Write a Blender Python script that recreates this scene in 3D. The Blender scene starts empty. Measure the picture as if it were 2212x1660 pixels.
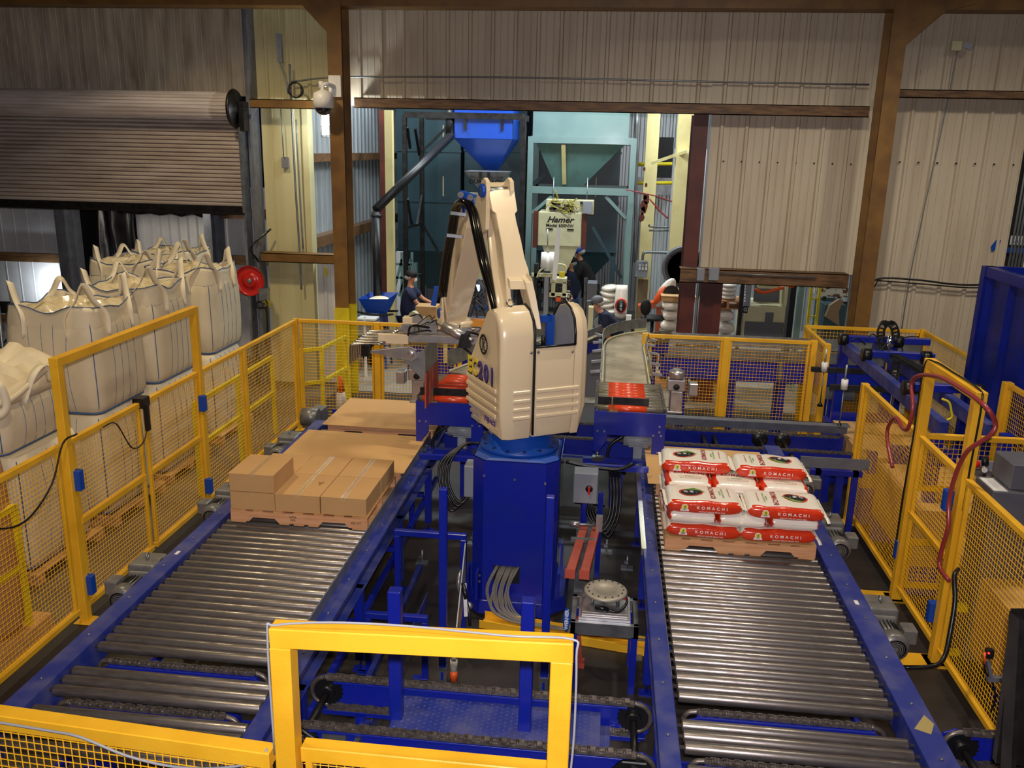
import bpy, math, random
from mathutils import Vector, Matrix, Euler
PI = math.pi
random.seed(7)
sc = bpy.context.scene
COL = sc.collection

# ---------------------------------------------------------------- camera
F_PX, YAW, PITCH, ROLL = 1876.1, 0.10543542, 0.26487583, 0.02289094
CAM = Vector((0, 0, 4.12))
_r = Vector((math.cos(YAW), math.sin(YAW), 0)); _f = Vector((-math.sin(YAW), math.cos(YAW), 0)); _u = Vector((0, 0, 1))
_f2 = _f * math.cos(PITCH) - _u * math.sin(PITCH); _u2 = _u * math.cos(PITCH) + _f * math.sin(PITCH)
_r3 = _r * math.cos(ROLL) + _u2 * math.sin(ROLL); _u3 = _u2 * math.cos(ROLL) - _r * math.sin(ROLL)
cd = bpy.data.cameras.new('camera'); cam = bpy.data.objects.new('camera', cd); COL.objects.link(cam)
cd.sensor_width = 36; cd.lens = 36 * F_PX / 2212; cd.clip_start = 0.05; cd.clip_end = 200
cam.matrix_world = Matrix(((_r3.x, _u3.x, -_f2.x, 0), (_r3.y, _u3.y, -_f2.y, 0), (_r3.z, _u3.z, -_f2.z, CAM.z), (0, 0, 0, 1)))
sc.camera = cam

def at(x, y, X=None, Y=None, Z=None):
    """point of the place seen at photo pixel x, y on the plane X=, Y= or Z="""
    d = _r3 * ((x - 1106) / F_PX) - _u3 * ((y - 830) / F_PX) + _f2
    t = (X - CAM.x) / d.x if X is not None else (Y - CAM.y) / d.y if Y is not None else (Z - CAM.z) / d.z
    return CAM + d * t

# ---------------------------------------------------------------- world, lamps, exposure
w = bpy.data.worlds.new('world'); sc.world = w; w.use_nodes = True
w.node_tree.nodes['Background'].inputs[0].default_value = (0.75, 0.8, 1.0, 1)
w.node_tree.nodes['Background'].inputs[1].default_value = 0.05
sc.view_settings.view_transform = 'Standard'; sc.view_settings.look = 'None'
sc.view_settings.exposure = 0.0; sc.view_settings.gamma = 1; sc.view_settings.use_curve_mapping = False

def lamp(name, kind, loc, energy, color, size=0.3, aim=None, spot=None, blend=0.5, size_y=None):
    l = bpy.data.lights.new(name, kind); l.energy = energy; l.color = color
    if kind == 'AREA':
        l.size = size
        if size_y: l.shape = 'RECTANGLE'; l.size_y = size_y
        else: l.shape = 'DISK'
    else: l.shadow_soft_size = size
    if kind == 'SPOT': l.spot_size = spot; l.spot_blend = blend
    o = bpy.data.objects.new(name, l); COL.objects.link(o); o.location = loc
    if aim is not None:
        o.rotation_euler = (Vector(aim) - Vector(loc)).to_track_quat('-Z', 'Y').to_euler()
    return o
WARM = (1.0, 0.80, 0.50); NEUT = (1.0, 0.90, 0.74); COOL = (0.86, 0.95, 1.0); FLASHC = (1.0, 0.93, 0.97)
# the photographer's flash, just above the lens
lamp('camera_flash', 'SPOT', (0.0, -0.06, 4.26), 1080, FLASHC, 0.035, (-1.0, 9.0, 2.9), math.radians(138), 0.85)
# high bay lamps of the hall (above the frame)
lamp('high_bay_lamp', 'SPOT', (1.6, 8.0, 8.2), 820, NEUT, 0.25, (1.9, 10.4, 0), math.radians(114), 0.6)
lamp('high_bay_lamp', 'SPOT', (-5.6, 9.4, 8.2), 820, WARM, 0.25, (-5.2, 11.2, 0), math.radians(104), 0.5)
lamp('high_bay_lamp', 'SPOT', (6.4, 8.5, 8.2), 540, NEUT, 0.25, (6.4, 10.8, 0), math.radians(114), 0.6)
lamp('high_bay_lamp', 'SPOT', (-2.2, 3.5, 8.2), 550, WARM, 0.25, (-2.2, 4.5, 0), math.radians(120), 0.6)
# lamps of the packing room behind the opening
lamp('packing_room_lamp', 'AREA', (-1.0, 17.0, 6.6), 270, COOL, 2.5, (-1.2, 18.5, 0), size_y=0.6)
lamp('packing_room_lamp', 'AREA', (2.4, 18.5, 6.6), 270, COOL, 2.5, (2.2, 19.5, 0), size_y=0.6)
lamp('packing_room_lamp', 'AREA', (-4.0, 17.5, 6.6), 160, COOL, 2.0, (-4.6, 18.6, 0), size_y=0.6)
lamp('dock_fill_light', 'AREA', (-8.6, 14.9, 3.0), 24, NEUT, 0.8, (-8.2, 17.0, 1.6))  # added fill light to brighten the dock interior, no fixture stands here
lamp('dock_lamp', 'AREA', (-10.9, 15.7, 1.3), 13, COOL, 0.3, (-10.9, 16.6, 1.1))

# ---------------------------------------------------------------- materials
def lin(c):
    return tuple(((v / 255) / 12.92 if v / 255 <= 0.04045 else ((v / 255 + 0.055) / 1.055) ** 2.4) for v in c)
MATS = {}
def mat(name, rgb, rough=0.5, metal=0.0, rgb2=None, scale=6.0, amount=0.5, stretch=None, bump=0.0, bscale=40.0, emit=0.0, trans=0.0, alpha=1.0, coat=0.0, lo=0.4, hi=0.65, rough2=None, detail=6):
    """procedural material: base colour, worn patches of a second colour, fine bump"""
    m = bpy.data.materials.new(name); m.use_nodes = True; MATS[name] = m
    nt = m.node_tree; b = nt.nodes['Principled BSDF']
    b.inputs['Base Color'].default_value = (*lin(rgb), 1); b.inputs['Roughness'].default_value = rough; b.inputs['Metallic'].default_value = metal
    if coat: b.inputs['Coat Weight'].default_value = coat; b.inputs['Coat Roughness'].default_value = 0.15
    if emit: b.inputs['Emission Color'].default_value = (*lin(rgb), 1); b.inputs['Emission Strength'].default_value = emit
    if trans: b.inputs['Transmission Weight'].default_value = trans
    if alpha < 1: b.inputs['Alpha'].default_value = alpha
    tc = nt.nodes.new('ShaderNodeTexCoord')
    src = tc.outputs['Object']
    if stretch:
        mp = nt.nodes.new('ShaderNodeMapping'); mp.inputs['Scale'].default_value = stretch
        nt.links.new(src, mp.inputs['Vector']); src = mp.outputs['Vector']
    if rgb2 is not None:
        n = nt.nodes.new('ShaderNodeTexNoise'); n.inputs['Scale'].default_value = scale; n.inputs['Detail'].default_value = detail
        nt.links.new(src, n.inputs['Vector'])
        mr = nt.nodes.new('ShaderNodeMapRange'); mr.inputs['From Min'].default_value = lo; mr.inputs['From Max'].default_value = hi
        mr.inputs['To Max'].default_value = amount; nt.links.new(n.outputs['Fac'], mr.inputs['Value'])
        mx = nt.nodes.new('ShaderNodeMix'); mx.data_type = 'RGBA'
        mx.inputs['A'].default_value = (*lin(rgb), 1); mx.inputs['B'].default_value = (*lin(rgb2), 1)
        nt.links.new(mr.outputs['Result'], mx.inputs['Factor']); nt.links.new(mx.outputs['Result'], b.inputs['Base Color'])
        if rough2 is not None:
            r = nt.nodes.new('ShaderNodeMapRange'); r.inputs['From Max'].default_value = amount; r.inputs['To Min'].default_value = rough; r.inputs['To Max'].default_value = rough2
            nt.links.new(mr.outputs['Result'], r.inputs['Value']); nt.links.new(r.outputs['Result'], b.inputs['Roughness'])
    if bump:
        n2 = nt.nodes.new('ShaderNodeTexNoise'); n2.inputs['Scale'].default_value = bscale; n2.inputs['Detail'].default_value = 4
        nt.links.new(src, n2.inputs['Vector'])
        bp = nt.nodes.new('ShaderNodeBump'); bp.inputs['Strength'].default_value = bump; bp.inputs['Distance'].default_value = 0.02
        nt.links.new(n2.outputs['Fac'], bp.inputs['Height']); nt.links.new(bp.outputs['Normal'], b.inputs['Normal'])
    return m

YEL = mat('yellow_paint', (240, 182, 42), 0.42, rgb2=(205, 148, 18), scale=3, amount=0.5, bump=0.05, bscale=60)
YELW = mat('yellow_wire', (232, 172, 20), 0.5)
YELG = mat('safety_yellow_paint', (225, 205, 30), 0.5, rgb2=(190, 165, 25), scale=5, amount=0.5)
BLU = mat('blue_paint', (14, 30, 150), 0.36, rgb2=(22, 40, 135), scale=4, amount=0.6, coat=0.2, bump=0.04, bscale=50)
BLUD = mat('dusty_blue_paint', (34, 48, 130), 0.5, rgb2=(98, 98, 128), scale=5, amount=0.6, lo=0.42, hi=0.72)
BLUC = mat('container_blue_paint', (10, 30, 130), 0.3, rgb2=(14, 24, 92), scale=2.5, amount=0.7)
BLUH = mat('hopper_blue_paint', (14, 66, 170), 0.35, rgb2=(30, 80, 175), scale=2, amount=0.5)
BLUM = mat('mid_blue_paint', (16, 70, 165), 0.4)
STEEL = mat('roller_steel', (150, 144, 140), 0.3, 0.8, rgb2=(112, 100, 94), scale=9, amount=0.8, stretch=(1.2, 6, 6), rough2=0.42, bump=0.03, bscale=25)
STEELR = mat('worn_roller_steel', (168, 162, 150), 0.35, 0.6, rgb2=(110, 104, 84), scale=7, amount=0.8, stretch=(1.5, 6, 6), rough2=0.5)
GALV = mat('galvanised_steel', (158, 162, 166), 0.42, 0.85, rgb2=(110, 114, 118), scale=8, amount=0.6)
GALVD = mat('dull_galvanised_sheet', (132, 136, 146), 0.5, 0.6, rgb2=(104, 106, 116), scale=6, amount=0.6)
ALU = mat('aluminium', (190, 186, 186), 0.35, 0.8, rgb2=(150, 146, 146), scale=10, amount=0.5)
DSTEEL = mat('dark_steel', (60, 58, 58), 0.4, 0.8, rgb2=(36, 34, 34), scale=10, amount=0.7)
CHAIN = mat('chain_steel', (120, 112, 106), 0.36, 0.6, rgb2=(72, 64, 60), scale=30, amount=0.7)
BRIGHT = mat('bright_steel', (205, 203, 200), 0.22, 1.0)
MOTOR = mat('grey_motor_paint', (128, 126, 122), 0.38, 0.35, rgb2=(96, 94, 92), scale=12, amount=0.6)
MOTORL = mat('light_grey_motor_paint', (150, 156, 162), 0.45, rgb2=(120, 126, 132), scale=12, amount=0.5)
CREAM = mat('robot_cream_paint', (230, 210, 174), 0.25, rgb2=(221, 199, 162), scale=1.5, amount=0.4, coat=0.5)
CREAMD = mat('pale_machine_paint', (205, 200, 160), 0.45, rgb2=(180, 172, 132), scale=5, amount=0.5)
CREAMC = mat('cream_column_paint', (226, 212, 150), 0.5, rgb2=(190, 170, 110), scale=2.2, amount=0.6, lo=0.5, hi=0.75)
BLACK = mat('black_rubber', (20, 20, 22), 0.35)
BLACKM = mat('black_matt', (16, 16, 17), 0.7)
HOSE = mat('black_hose', (14, 14, 15), 0.18, coat=0.4)
TARP = mat('black_tarpaulin', (14, 13, 15), 0.33, rgb2=(28, 26, 30), scale=3, amount=0.5, bump=0.25, bscale=5)
GREYP = mat('grey_enclosure_paint', (140, 144, 152), 0.45, rgb2=(122, 126, 134), scale=4, amount=0.4)
GREYC = mat('dark_grey_cabinet', (92, 92, 98), 0.5)
GALVP = mat('grey_conduit', (128, 132, 134), 0.4, 0.6)
CARD = mat('cardboard', (192, 150, 98), 0.75, rgb2=(178, 136, 88), scale=2, amount=0.5, bump=0.04, bscale=90)
CARDS = mat('cardboard_sheet', (204, 162, 106), 0.72, rgb2=(194, 150, 96), scale=1.3, amount=0.5)
CARDE = mat('cardboard_edge', (140, 104, 70), 0.85)
TAPE = mat('clear_packing_tape', (196, 160, 112), 0.14, coat=0.8, bump=0.25, bscale=30)
WOOD = mat('pallet_wood', (208, 158, 104), 0.7, rgb2=(176, 120, 74), scale=3.5, amount=0.7, stretch=(1.5, 9, 9), bump=0.1, bscale=20)
WOOD2 = mat('pallet_stringer_wood', (214, 160, 116), 0.7, rgb2=(190, 132, 88), scale=3, amount=0.7, stretch=(1, 7, 12), bump=0.1, bscale=20)
INK = mat('black_ink', (26, 22, 20), 0.6)
BAGW = mat('bulk_bag_fabric', (222, 208, 178), 0.6, rgb2=(204, 188, 156), scale=2.2, amount=0.5, bump=0.35, bscale=7)
LINER = mat('plastic_liner', (226, 212, 176), 0.12, rgb2=(200, 180, 140), scale=9, amount=0.6, bump=1.0, bscale=11, coat=0.7)
BAGT = mat('bag_piping', (70, 100, 150), 0.6)
RICE = mat('rice_bag_white', (238, 230, 216), 0.28, rgb2=(224, 214, 196), scale=3, amount=0.5, bump=0.3, bscale=8, coat=0.25)
RICER = mat('rice_bag_red', (214, 58, 24), 0.24, rgb2=(196, 44, 18), scale=4, amount=0.5, bump=0.35, bscale=11, coat=0.4)
RICEG = mat('rice_bag_green', (110, 150, 60), 0.5); RICEY = mat('rice_bag_yellow', (225, 200, 60), 0.5)
RICET = mat('rice_bag_brown_red', (150, 40, 36), 0.5); WHITEP = mat('white_print', (240, 240, 236), 0.5)
FLOORM = mat('dark_floor', (52, 47, 43), 0.45, rgb2=(32, 29, 27), scale=1.2, amount=0.8, lo=0.35, hi=0.7, bump=0.08, bscale=30)
FLOORL = mat('pale_concrete', (150, 146, 136), 0.5, rgb2=(122, 116, 104), scale=1.0, amount=0.8, bump=0.06, bscale=30)
PANEL = mat('beige_wall_panel', (198, 184, 160), 0.5, rgb2=(168, 146, 118), scale=2.0, amount=0.5, stretch=(2.5, 1, 0.3), lo=0.45, hi=0.72)
PANELD = mat('dirty_wall_panel', (192, 180, 158), 0.5, rgb2=(104, 84, 60), scale=2.0, amount=0.7, stretch=(2.5, 1, 0.5), lo=0.42, hi=0.72)
PANELG = mat('galvalume_wall_panel', (184, 190, 192), 0.34, 0.35, rgb2=(140, 146, 148), scale=3, amount=0.5, stretch=(5, 5, 0.4))
PANELY = mat('cream_wall_panel', (206, 198, 150), 0.55, rgb2=(180, 168, 120), scale=1.5, amount=0.5)
PANELW = mat('white_wall_panel', (212, 212, 214), 0.5, rgb2=(180, 178, 178), scale=2, amount=0.5)
DOORM = mat('roller_door_slats', (198, 186, 178), 0.45, rgb2=(160, 142, 128), scale=2.5, amount=0.6, stretch=(0.5, 1, 4))
BROWN = mat('brown_steelwork', (128, 92, 40), 0.5, rgb2=(92, 62, 34), scale=3, amount=0.7)
BROWND = mat('dirty_brown_girt', (122, 88, 52), 0.55, rgb2=(64, 44, 32), scale=4, amount=0.8, stretch=(1, 6, 6))
MAROON = mat('maroon_steelwork', (96, 40, 24), 0.5, rgb2=(66, 24, 18), scale=3, amount=0.7)
TEAL = mat('teal_paint', (116, 144, 140), 0.36, rgb2=(100, 130, 128), scale=1.6, amount=0.6, bump=0.12, bscale=3, coat=0.2)
TEALW = mat('worn_teal_paint', (92, 128, 124), 0.42, rgb2=(74, 80, 72), scale=2.2, amount=0.8, lo=0.52, hi=0.72)
TEALD = mat('dark_teal_paint', (48, 78, 86), 0.38, rgb2=(36, 62, 74), scale=1.2, amount=0.7, bump=0.1, bscale=2)
RUBR = mat('orange_lagging', (222, 74, 34), 0.3, rgb2=(190, 60, 30), scale=8, amount=0.6, coat=0.3)
BELT = mat('belt_mesh', (206, 196, 170), 0.4, 0.2, rgb2=(150, 138, 116), scale=3, amount=0.7); BELTB = mat('belt_base', (112, 100, 82), 0.6)
RED = mat('red_paint', (196, 22, 18), 0.3, coat=0.3); ORANGE = mat('orange_paint', (226, 88, 24), 0.45)
BRICK = mat('brick_red_fibreglass', (176, 84, 66), 0.55, rgb2=(150, 62, 48), scale=6, amount=0.6)
SKIN = mat('skin', (192, 132, 100), 0.5, rgb2=(176, 112, 84), scale=8, amount=0.5)
NAVY = mat('navy_cloth', (24, 32, 66), 0.8, rgb2=(18, 24, 50), scale=6, amount=0.6, bump=0.3, bscale=9)
BLKC = mat('black_cloth', (20, 18, 18), 0.85, bump=0.2, bscale=9)
KHAKI = mat('khaki_cloth', (128, 104, 80), 0.8, bump=0.2, bscale=9); JEANS = mat('denim', (66, 84, 116), 0.8)
WHITE = mat('white_plastic', (232, 230, 226), 0.4); HAIR = mat('grey_hair', (170, 166, 160), 0.7)
STRAP = mat('bag_strap', (232, 220, 192), 0.6); CABLE = mat('grey_cable', (150, 152, 158), 0.4)
LEDM = mat('lamp_glow', (255, 250, 245), 0.5, emit=9.0); REDHOSE = mat('red_hose', (146, 52, 52), 0.35, coat=0.2)
SCREEN = mat('lit_screen', (190, 215, 255), 0.3, emit=2.0); GLASS = mat('smoked_glass', (30, 30, 34), 0.08, coat=1.0)
GRAIN = mat('rice_grain', (226, 218, 190), 0.8, bump=0.5, bscale=60); CLEAR = mat('clear_plastic', (220, 222, 224), 0.06, trans=1.0)
PURP = mat('purple_print', (60, 44, 130), 0.4); YELP = mat('yellow_print', (232, 208, 60), 0.4); SILV = mat('grey_louvre', (150, 148, 156), 0.4)
BELTG = mat('grey_print', (150, 150, 160), 0.5)

# ---------------------------------------------------------------- mesh helpers
class MB:
    def __init__(s): s.v = []; s.f = []; s.m = []; s.sm = []; s.mi = 0; s.st = []
    def add(s, vs, fs, smooth=False):
        n = len(s.v); s.st.append(n); s.v += [tuple(p) for p in vs]; s.f += [tuple(i + n for i in f) for f in fs]
        s.m += [s.mi] * len(fs); s.sm += [smooth] * len(fs); return s
    def box(s, x0, x1, y0, y1, z0, z1, M=None):
        vs = [Vector((x, y, z)) for z in (z0, z1) for x, y in ((x0, y0), (x1, y0), (x1, y1), (x0, y1))]
        if M is not None: vs = [M @ v for v in vs]
        return s.add(vs, [(0, 3, 2, 1), (4, 5, 6, 7), (0, 1, 5, 4), (1, 2, 6, 5), (2, 3, 7, 6), (3, 0, 4, 7)])
    def cbox(s, c, sx, sy, sz, M=None):
        return s.box(c[0] - sx / 2, c[0] + sx / 2, c[1] - sy / 2, c[1] + sy / 2, c[2] - sz / 2, c[2] + sz / 2, M)
    def bar(s, a, b, w, h, up=(0, 0, 1)):
        a = Vector(a); b = Vector(b); d = (b - a).normalized(); up = Vector(up)
        if abs(d.dot(up)) > 0.98: up = Vector((0, 1, 0))
        x = d.cross(up).normalized(); y = x.cross(d).normalized()
        vs = [p + x * (i * w / 2) + y * (j * h / 2) for p in (a, b) for i, j in ((-1, -1), (1, -1), (1, 1), (-1, 1))]
        return s.add(vs, [(0, 1, 2, 3), (7, 6, 5, 4), (0, 4, 5, 1), (1, 5, 6, 2), (2, 6, 7, 3), (3, 7, 4, 0)])
    def cyl(s, a, b, r, n=16, r2=None, caps=True):
        a = Vector(a); b = Vector(b); d = (b - a).normalized(); r2 = r if r2 is None else r2
        up = Vector((0, 0, 1)) if abs(d.z) < 0.95 else Vector((0, 1, 0))
        x = d.cross(up).normalized(); y = x.cross(d).normalized(); vs = []
        for p, rr in ((a, r), (b, r2)):
            vs += [p + x * (rr * math.cos(2 * PI * i / n)) + y * (rr * math.sin(2 * PI * i / n)) for i in range(n)]
        s.add(vs, [(i, n + i, n + (i + 1) % n, (i + 1) % n) for i in range(n)], True)
        if caps:
            k = len(s.v) - 2 * n
            s.f += [tuple(k + i for i in range(n)), tuple(k + n + n - 1 - i for i in range(n))]; s.m += [s.mi] * 2; s.sm += [False] * 2
        return s
    def tube(s, pts, r, n=8, curve=True, sub=5, flat=None):
        """round (or flat strap, flat=(width, thickness)) tube through the points"""
        P = [Vector(p) for p in pts]
        if curve and len(P) > 2:
            Q = [P[0] * 2 - P[1]] + P + [P[-1] * 2 - P[-2]]; R = []
            for i in range(1, len(Q) - 2):
                for k in range(sub):
                    t = k / sub; a, b, c, d = Q[i - 1], Q[i], Q[i + 1], Q[i + 2]
                    R.append(0.5 * ((2 * b) + (c - a) * t + (2 * a - 5 * b + 4 * c - d) * t * t + (3 * b - a - 3 * c + d) * t ** 3))
            R.append(P[-1]); P = R
        x = None; rings = []
        for i, p in enumerate(P):
            d = (P[min(i + 1, len(P) - 1)] - P[max(i - 1, 0)])
            if d.length < 1e-9: d = Vector((0, 0, 1))
            d.normalize()
            if x is None:
                up = Vector((0, 0, 1)) if abs(d.z) < 0.9 else Vector((0, 1, 0)); x = d.cross(up).normalized()
            else:
                x = x - d * x.dot(d); x.normalize()
            y = d.cross(x)
            if flat: rings.append([p + x * (flat[0] / 2 * i2) + y * (flat[1] / 2 * j2) for i2, j2 in ((-1, -1), (1, -1), (1, 1), (-1, 1))])
            else: rings.append([p + x * (r * math.cos(2 * PI * k / n)) + y * (r * math.sin(2 * PI * k / n)) for k in range(n)])
        return s.loft(rings, True)
    def loft(s, rings, caps=True, smooth=True, closed=True):
        n = len(rings[0]); vs = [p for rg in rings for p in rg]; fs = []
        for i in range(len(rings) - 1):
            for k in range(n if closed else n - 1):
                a = i * n + k; b = i * n + (k + 1) % n; fs.append((a, b, b + n, a + n))
        s.add(vs, fs, smooth)
        if caps:
            k = len(s.v) - len(vs)
            s.f += [tuple(k + n - 1 - i for i in range(n)), tuple(k + len(vs) - n + i for i in range(n))]; s.m += [s.mi] * 2; s.sm += [False] * 2
        return s
    def prism(s, pts, a0, a1, axis='y', M=None):
        """extrude a 2D outline; axis y: pts are (x,z); axis x: (y,z); axis z: (x,y)"""
        def mk(p, a):
            v = Vector((p[0], a, p[1])) if axis == 'y' else Vector((a, p[0], p[1])) if axis == 'x' else Vector((p[0], p[1], a))
            return M @ v if M is not None else v
        n = len(pts)
        vs = [mk(p, a0) for p in pts] + [mk(p, a1) for p in pts]
        return s.add(vs, [tuple(range(n)), tuple(range(2 * n - 1, n - 1, -1))] + [(i, n + i, n + (i + 1) % n, (i + 1) % n) for i in range(n)])
    def lathe(s, prof, c=(0, 0, 0), axis='z', n=20, M=None):
        rings = []
        for r, h in prof:
            rg = []
            for k in range(n):
                a = 2 * PI * k / n; u, v_ = r * math.cos(a), r * math.sin(a)
                p = Vector((u, v_, h)) if axis == 'z' else Vector((h, u, v_)) if axis == 'x' else Vector((v_, h, u))
                p = p + Vector(c)
                rg.append(M @ p if M is not None else p)
            rings.append(rg)
        return s.loft(rings, True)
    def ball(s, c, rx, ry=None, rz=None, n=14, m=9, M=None):
        ry = rx if ry is None else ry; rz = rx if rz is None else rz; rings = []
        for i in range(m + 1):
            t = -PI / 2 + PI * i / m; rr = max(math.cos(t), 0.01)
            rg = [Vector((c[0] + rx * rr * math.cos(2 * PI * k / n), c[1] + ry * rr * math.sin(2 * PI * k / n), c[2] + rz * math.sin(t))) for k in range(n)]
            rings.append([M @ p for p in rg] if M is not None else rg)
        return s.loft(rings, True)
    def build(s, name, mats, parent=None, bevel=0.0, seg=1, kind=None, label=None, subd=0, origin=None, split=False):
        if split and len(s.st) > 1:
            import bisect
            out = []
            for i, a in enumerate(s.st):
                b_ = s.st[i + 1] if i + 1 < len(s.st) else len(s.v); q = MB(); q.v = s.v[a:b_]
                for f, m_, sm_ in zip(s.f, s.m, s.sm):
                    if a <= f[0] < b_: q.f.append(tuple(j - a for j in f)); q.m.append(m_); q.sm.append(sm_)
                out.append(q.build(name, mats, parent, bevel, seg, kind, label))
            return out[0]
        me = bpy.data.meshes.new(name)
        vs = s.v
        if origin is not None: vs = [(p[0] - origin[0], p[1] - origin[1], p[2] - origin[2]) for p in vs]
        me.from_pydata(vs, [], s.f)
        if not isinstance(mats, (list, tuple)): mats = [mats]
        for m in mats: me.materials.append(m)
        me.polygons.foreach_set('material_index', s.m); me.polygons.foreach_set('use_smooth', s.sm)
        me.update()
        import bmesh
        bm = bmesh.new(); bm.from_mesh(me); bmesh.ops.recalc_face_normals(bm, faces=bm.faces[:]); bm.to_mesh(me); bm.free()
        o = bpy.data.objects.new(name, me); COL.objects.link(o)
        if parent is not None: o.parent = parent; o.matrix_parent_inverse = Matrix.Translation(parent.location).inverted() if not parent.parent else Matrix.Identity(4)
        if parent is not None and parent.parent is not None:
            o.matrix_parent_inverse = Matrix.Identity(4)
        if origin is not None: o.location = origin
        if bevel:
            b = o.modifiers.new('bevel', 'BEVEL'); b.width = bevel; b.segments = seg; b.limit_method = 'ANGLE'; b.angle_limit = 0.6; b.harden_normals = False
        if subd:
            b = o.modifiers.new('subdivision', 'SUBSURF'); b.levels = subd; b.render_levels = subd
        if kind: o['kind'] = kind
        if label: o['label'] = label
        return o

def thing(name, label, cat, loc=(0, 0, 0), group=None):
    o = bpy.data.objects.new(name, None); COL.objects.link(o); o.location = loc; o.empty_display_size = 0.1
    o['label'] = label; o['category'] = cat
    if group: o['group'] = group
    return o
def tag(o, label, cat, group=None):
    o['label'] = label; o['category'] = cat
    if group: o['group'] = group
    return o
def kids(o): return [c for c in o.children]
def dup(o, label, loc=None, rotz=None, group=None):
    """copy of a thing with copies of its parts and sub-parts"""
    c = o.copy(); COL.objects.link(c)
    if loc is not None: c.location = loc
    if rotz is not None: c.rotation_euler = (0, 0, rotz)
    if label: c['label'] = label
    if group: c['group'] = group
    for ch in kids(o):
        p = ch.copy(); COL.objects.link(p); p.parent = c
        for g in kids(ch):
            q = g.copy(); COL.objects.link(q); q.parent = p
    return c
def RZ(a): return Matrix.Rotation(a, 4, 'Z')
def T(x, y, z): return Matrix.Translation((x, y, z))

_fonts = {}
def text(name, s, size, M, m, parent=None, extrude=0.0015, align='CENTER', sx=1.0, shear=0.0, bold=0.0, label=None, wrap=None, spacing=1.0):
    """lettering as a mesh; local x right, y up, z out of the face; M places it"""
    cu = bpy.data.curves.new(name, 'FONT'); cu.body = s; cu.size = size; cu.align_x = align; cu.align_y = 'CENTER'
    cu.extrude = extrude; cu.shear = shear; cu.offset = bold; cu.resolution_u = 3; cu.space_character = spacing
    t = bpy.data.objects.new(name, cu); COL.objects.link(t)
    dg = bpy.context.evaluated_depsgraph_get(); me = bpy.data.meshes.new_from_object(t.evaluated_get(dg))
    bpy.data.objects.remove(t); bpy.data.curves.remove(cu)
    me.transform(Matrix.Diagonal((sx, 1, 1, 1)))
    if wrap: 
        for v in me.vertices: v.co = wrap(v.co)
    me.transform(M); me.materials.clear(); me.materials.append(m); me.name = name
    o = bpy.data.objects.new(name, me); COL.objects.link(o)
    if parent is not None:
        o.parent = parent
        if not parent.parent: o.matrix_parent_inverse = Matrix.Translation(parent.location).inverted()
    if label: o['label'] = label
    return o
def face(o, x, y):
    """matrix with origin o, local x along x, local y along y, z out"""
    x = Vector(x).normalized(); y = Vector(y); y = (y - x * x.dot(y)).normalized(); z = x.cross(y)
    return Matrix(((x.x, y.x, z.x, o[0]), (x.y, y.y, z.y, o[1]), (x.z, y.z, z.z, o[2]), (0, 0, 0, 1)))
# ================================================================ the building
def struct(name, m, mb, **k):
    return mb.build(name, m, kind='structure', **k)
def ribs(mb, u0, u1, z0, z1, pitch, rw, dep, put, minor=True):
    """ribbed sheet: profile along u, extruded in z; put(u, d, z) gives the point"""
    prof = [(u0, 0)]; u = u0 + pitch * 0.5
    while u < u1 - rw:
        prof += [(u - rw / 2, 0), (u - rw / 4, dep), (u + rw / 4, dep), (u + rw / 2, 0)]
        if minor:
            for q in (0.34, 0.66):
                v = u + pitch * q
                if v < u1 - 0.02: prof += [(v - 0.012, 0), (v, dep * 0.18), (v + 0.012, 0)]
        u += pitch
    prof.append((u1, 0)); n = len(prof)
    vs = [put(a, d, z0) for a, d in prof] + [put(a, d, z1) for a, d in prof]
    back = [put(u0, -0.02, z0), put(u1, -0.02, z0), put(u1, -0.02, z1), put(u0, -0.02, z1)]
    mb.add(vs + back, [(i, i + 1, n + i + 1, n + i) for i in range(n - 1)] + [(2 * n, 2 * n + 3, 2 * n + 2, 2 * n + 1)])
    return mb
WY = 14.5
wallY = lambda u, d, z: Vector((u, WY - d, z))

struct('floor', FLOORM, MB().box(-4.55, 5.6, -2, 14.15, -0.1, 0))
struct('floor', mat('warehouse_floor', (112, 98, 78), 0.5, rgb2=(78, 66, 52), scale=1.2, amount=0.8, lo=0.35, hi=0.7), MB().box(-16, -4.55, -2, 17.5, -0.1, 0))
struct('floor', FLOORL, MB().box(-4.55, 12, 14.15, 26, -0.1, 0).box(5.6, 12, -2, 14.15, -0.1, 0).box(-6, -4.55, 17.5, 26, -0.1, 0))
struct('ceiling', BLACKM, MB().box(-16, 12, -2, 26, 8.7, 8.8))
struct('wall_back', PANEL, ribs(MB(), -4.3, 1.5, 4.74, 8.7, 0.36, 0.075, 0.035, lambda u, d, z: Vector((u, WY - d, z))))
struct('wall_back_right', PANEL, ribs(ribs(MB(), 1.49, 3.95, 2.28, 8.7, 0.385, 0.075, 0.04, lambda u, d, z: Vector((u, WY - 0.03 - d, z))), 3.95, 6.23, 0, 8.7, 0.385, 0.075, 0.04, wallY))
struct('wall_back_left', PANELY, ribs(MB(), -5.86, -4.3, 4.74, 8.7, 0.36, 0.07, 0.035, wallY))
struct('wall_back_over_door', PANELD, ribs(MB(), -16, -5.98, 4.86, 8.7, 0.34, 0.075, 0.035, wallY))
struct('wall_back_lower_left', PANELY, ribs(MB(), -5.82, -5.08, 0, 4.7, 0.37, 0.03, 0.012, wallY, False).box(-5.12, -5.02, WY - 0.02, WY + 0.22, 0, 4.7))
sw = ribs(MB(), 14.72, 22.8, 0, 6.9, 0.30, 0.1, 0.035, lambda u, d, z: Vector((-5.72 + d, u, z)))
struct('wall_side', PANELG, sw)
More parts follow.
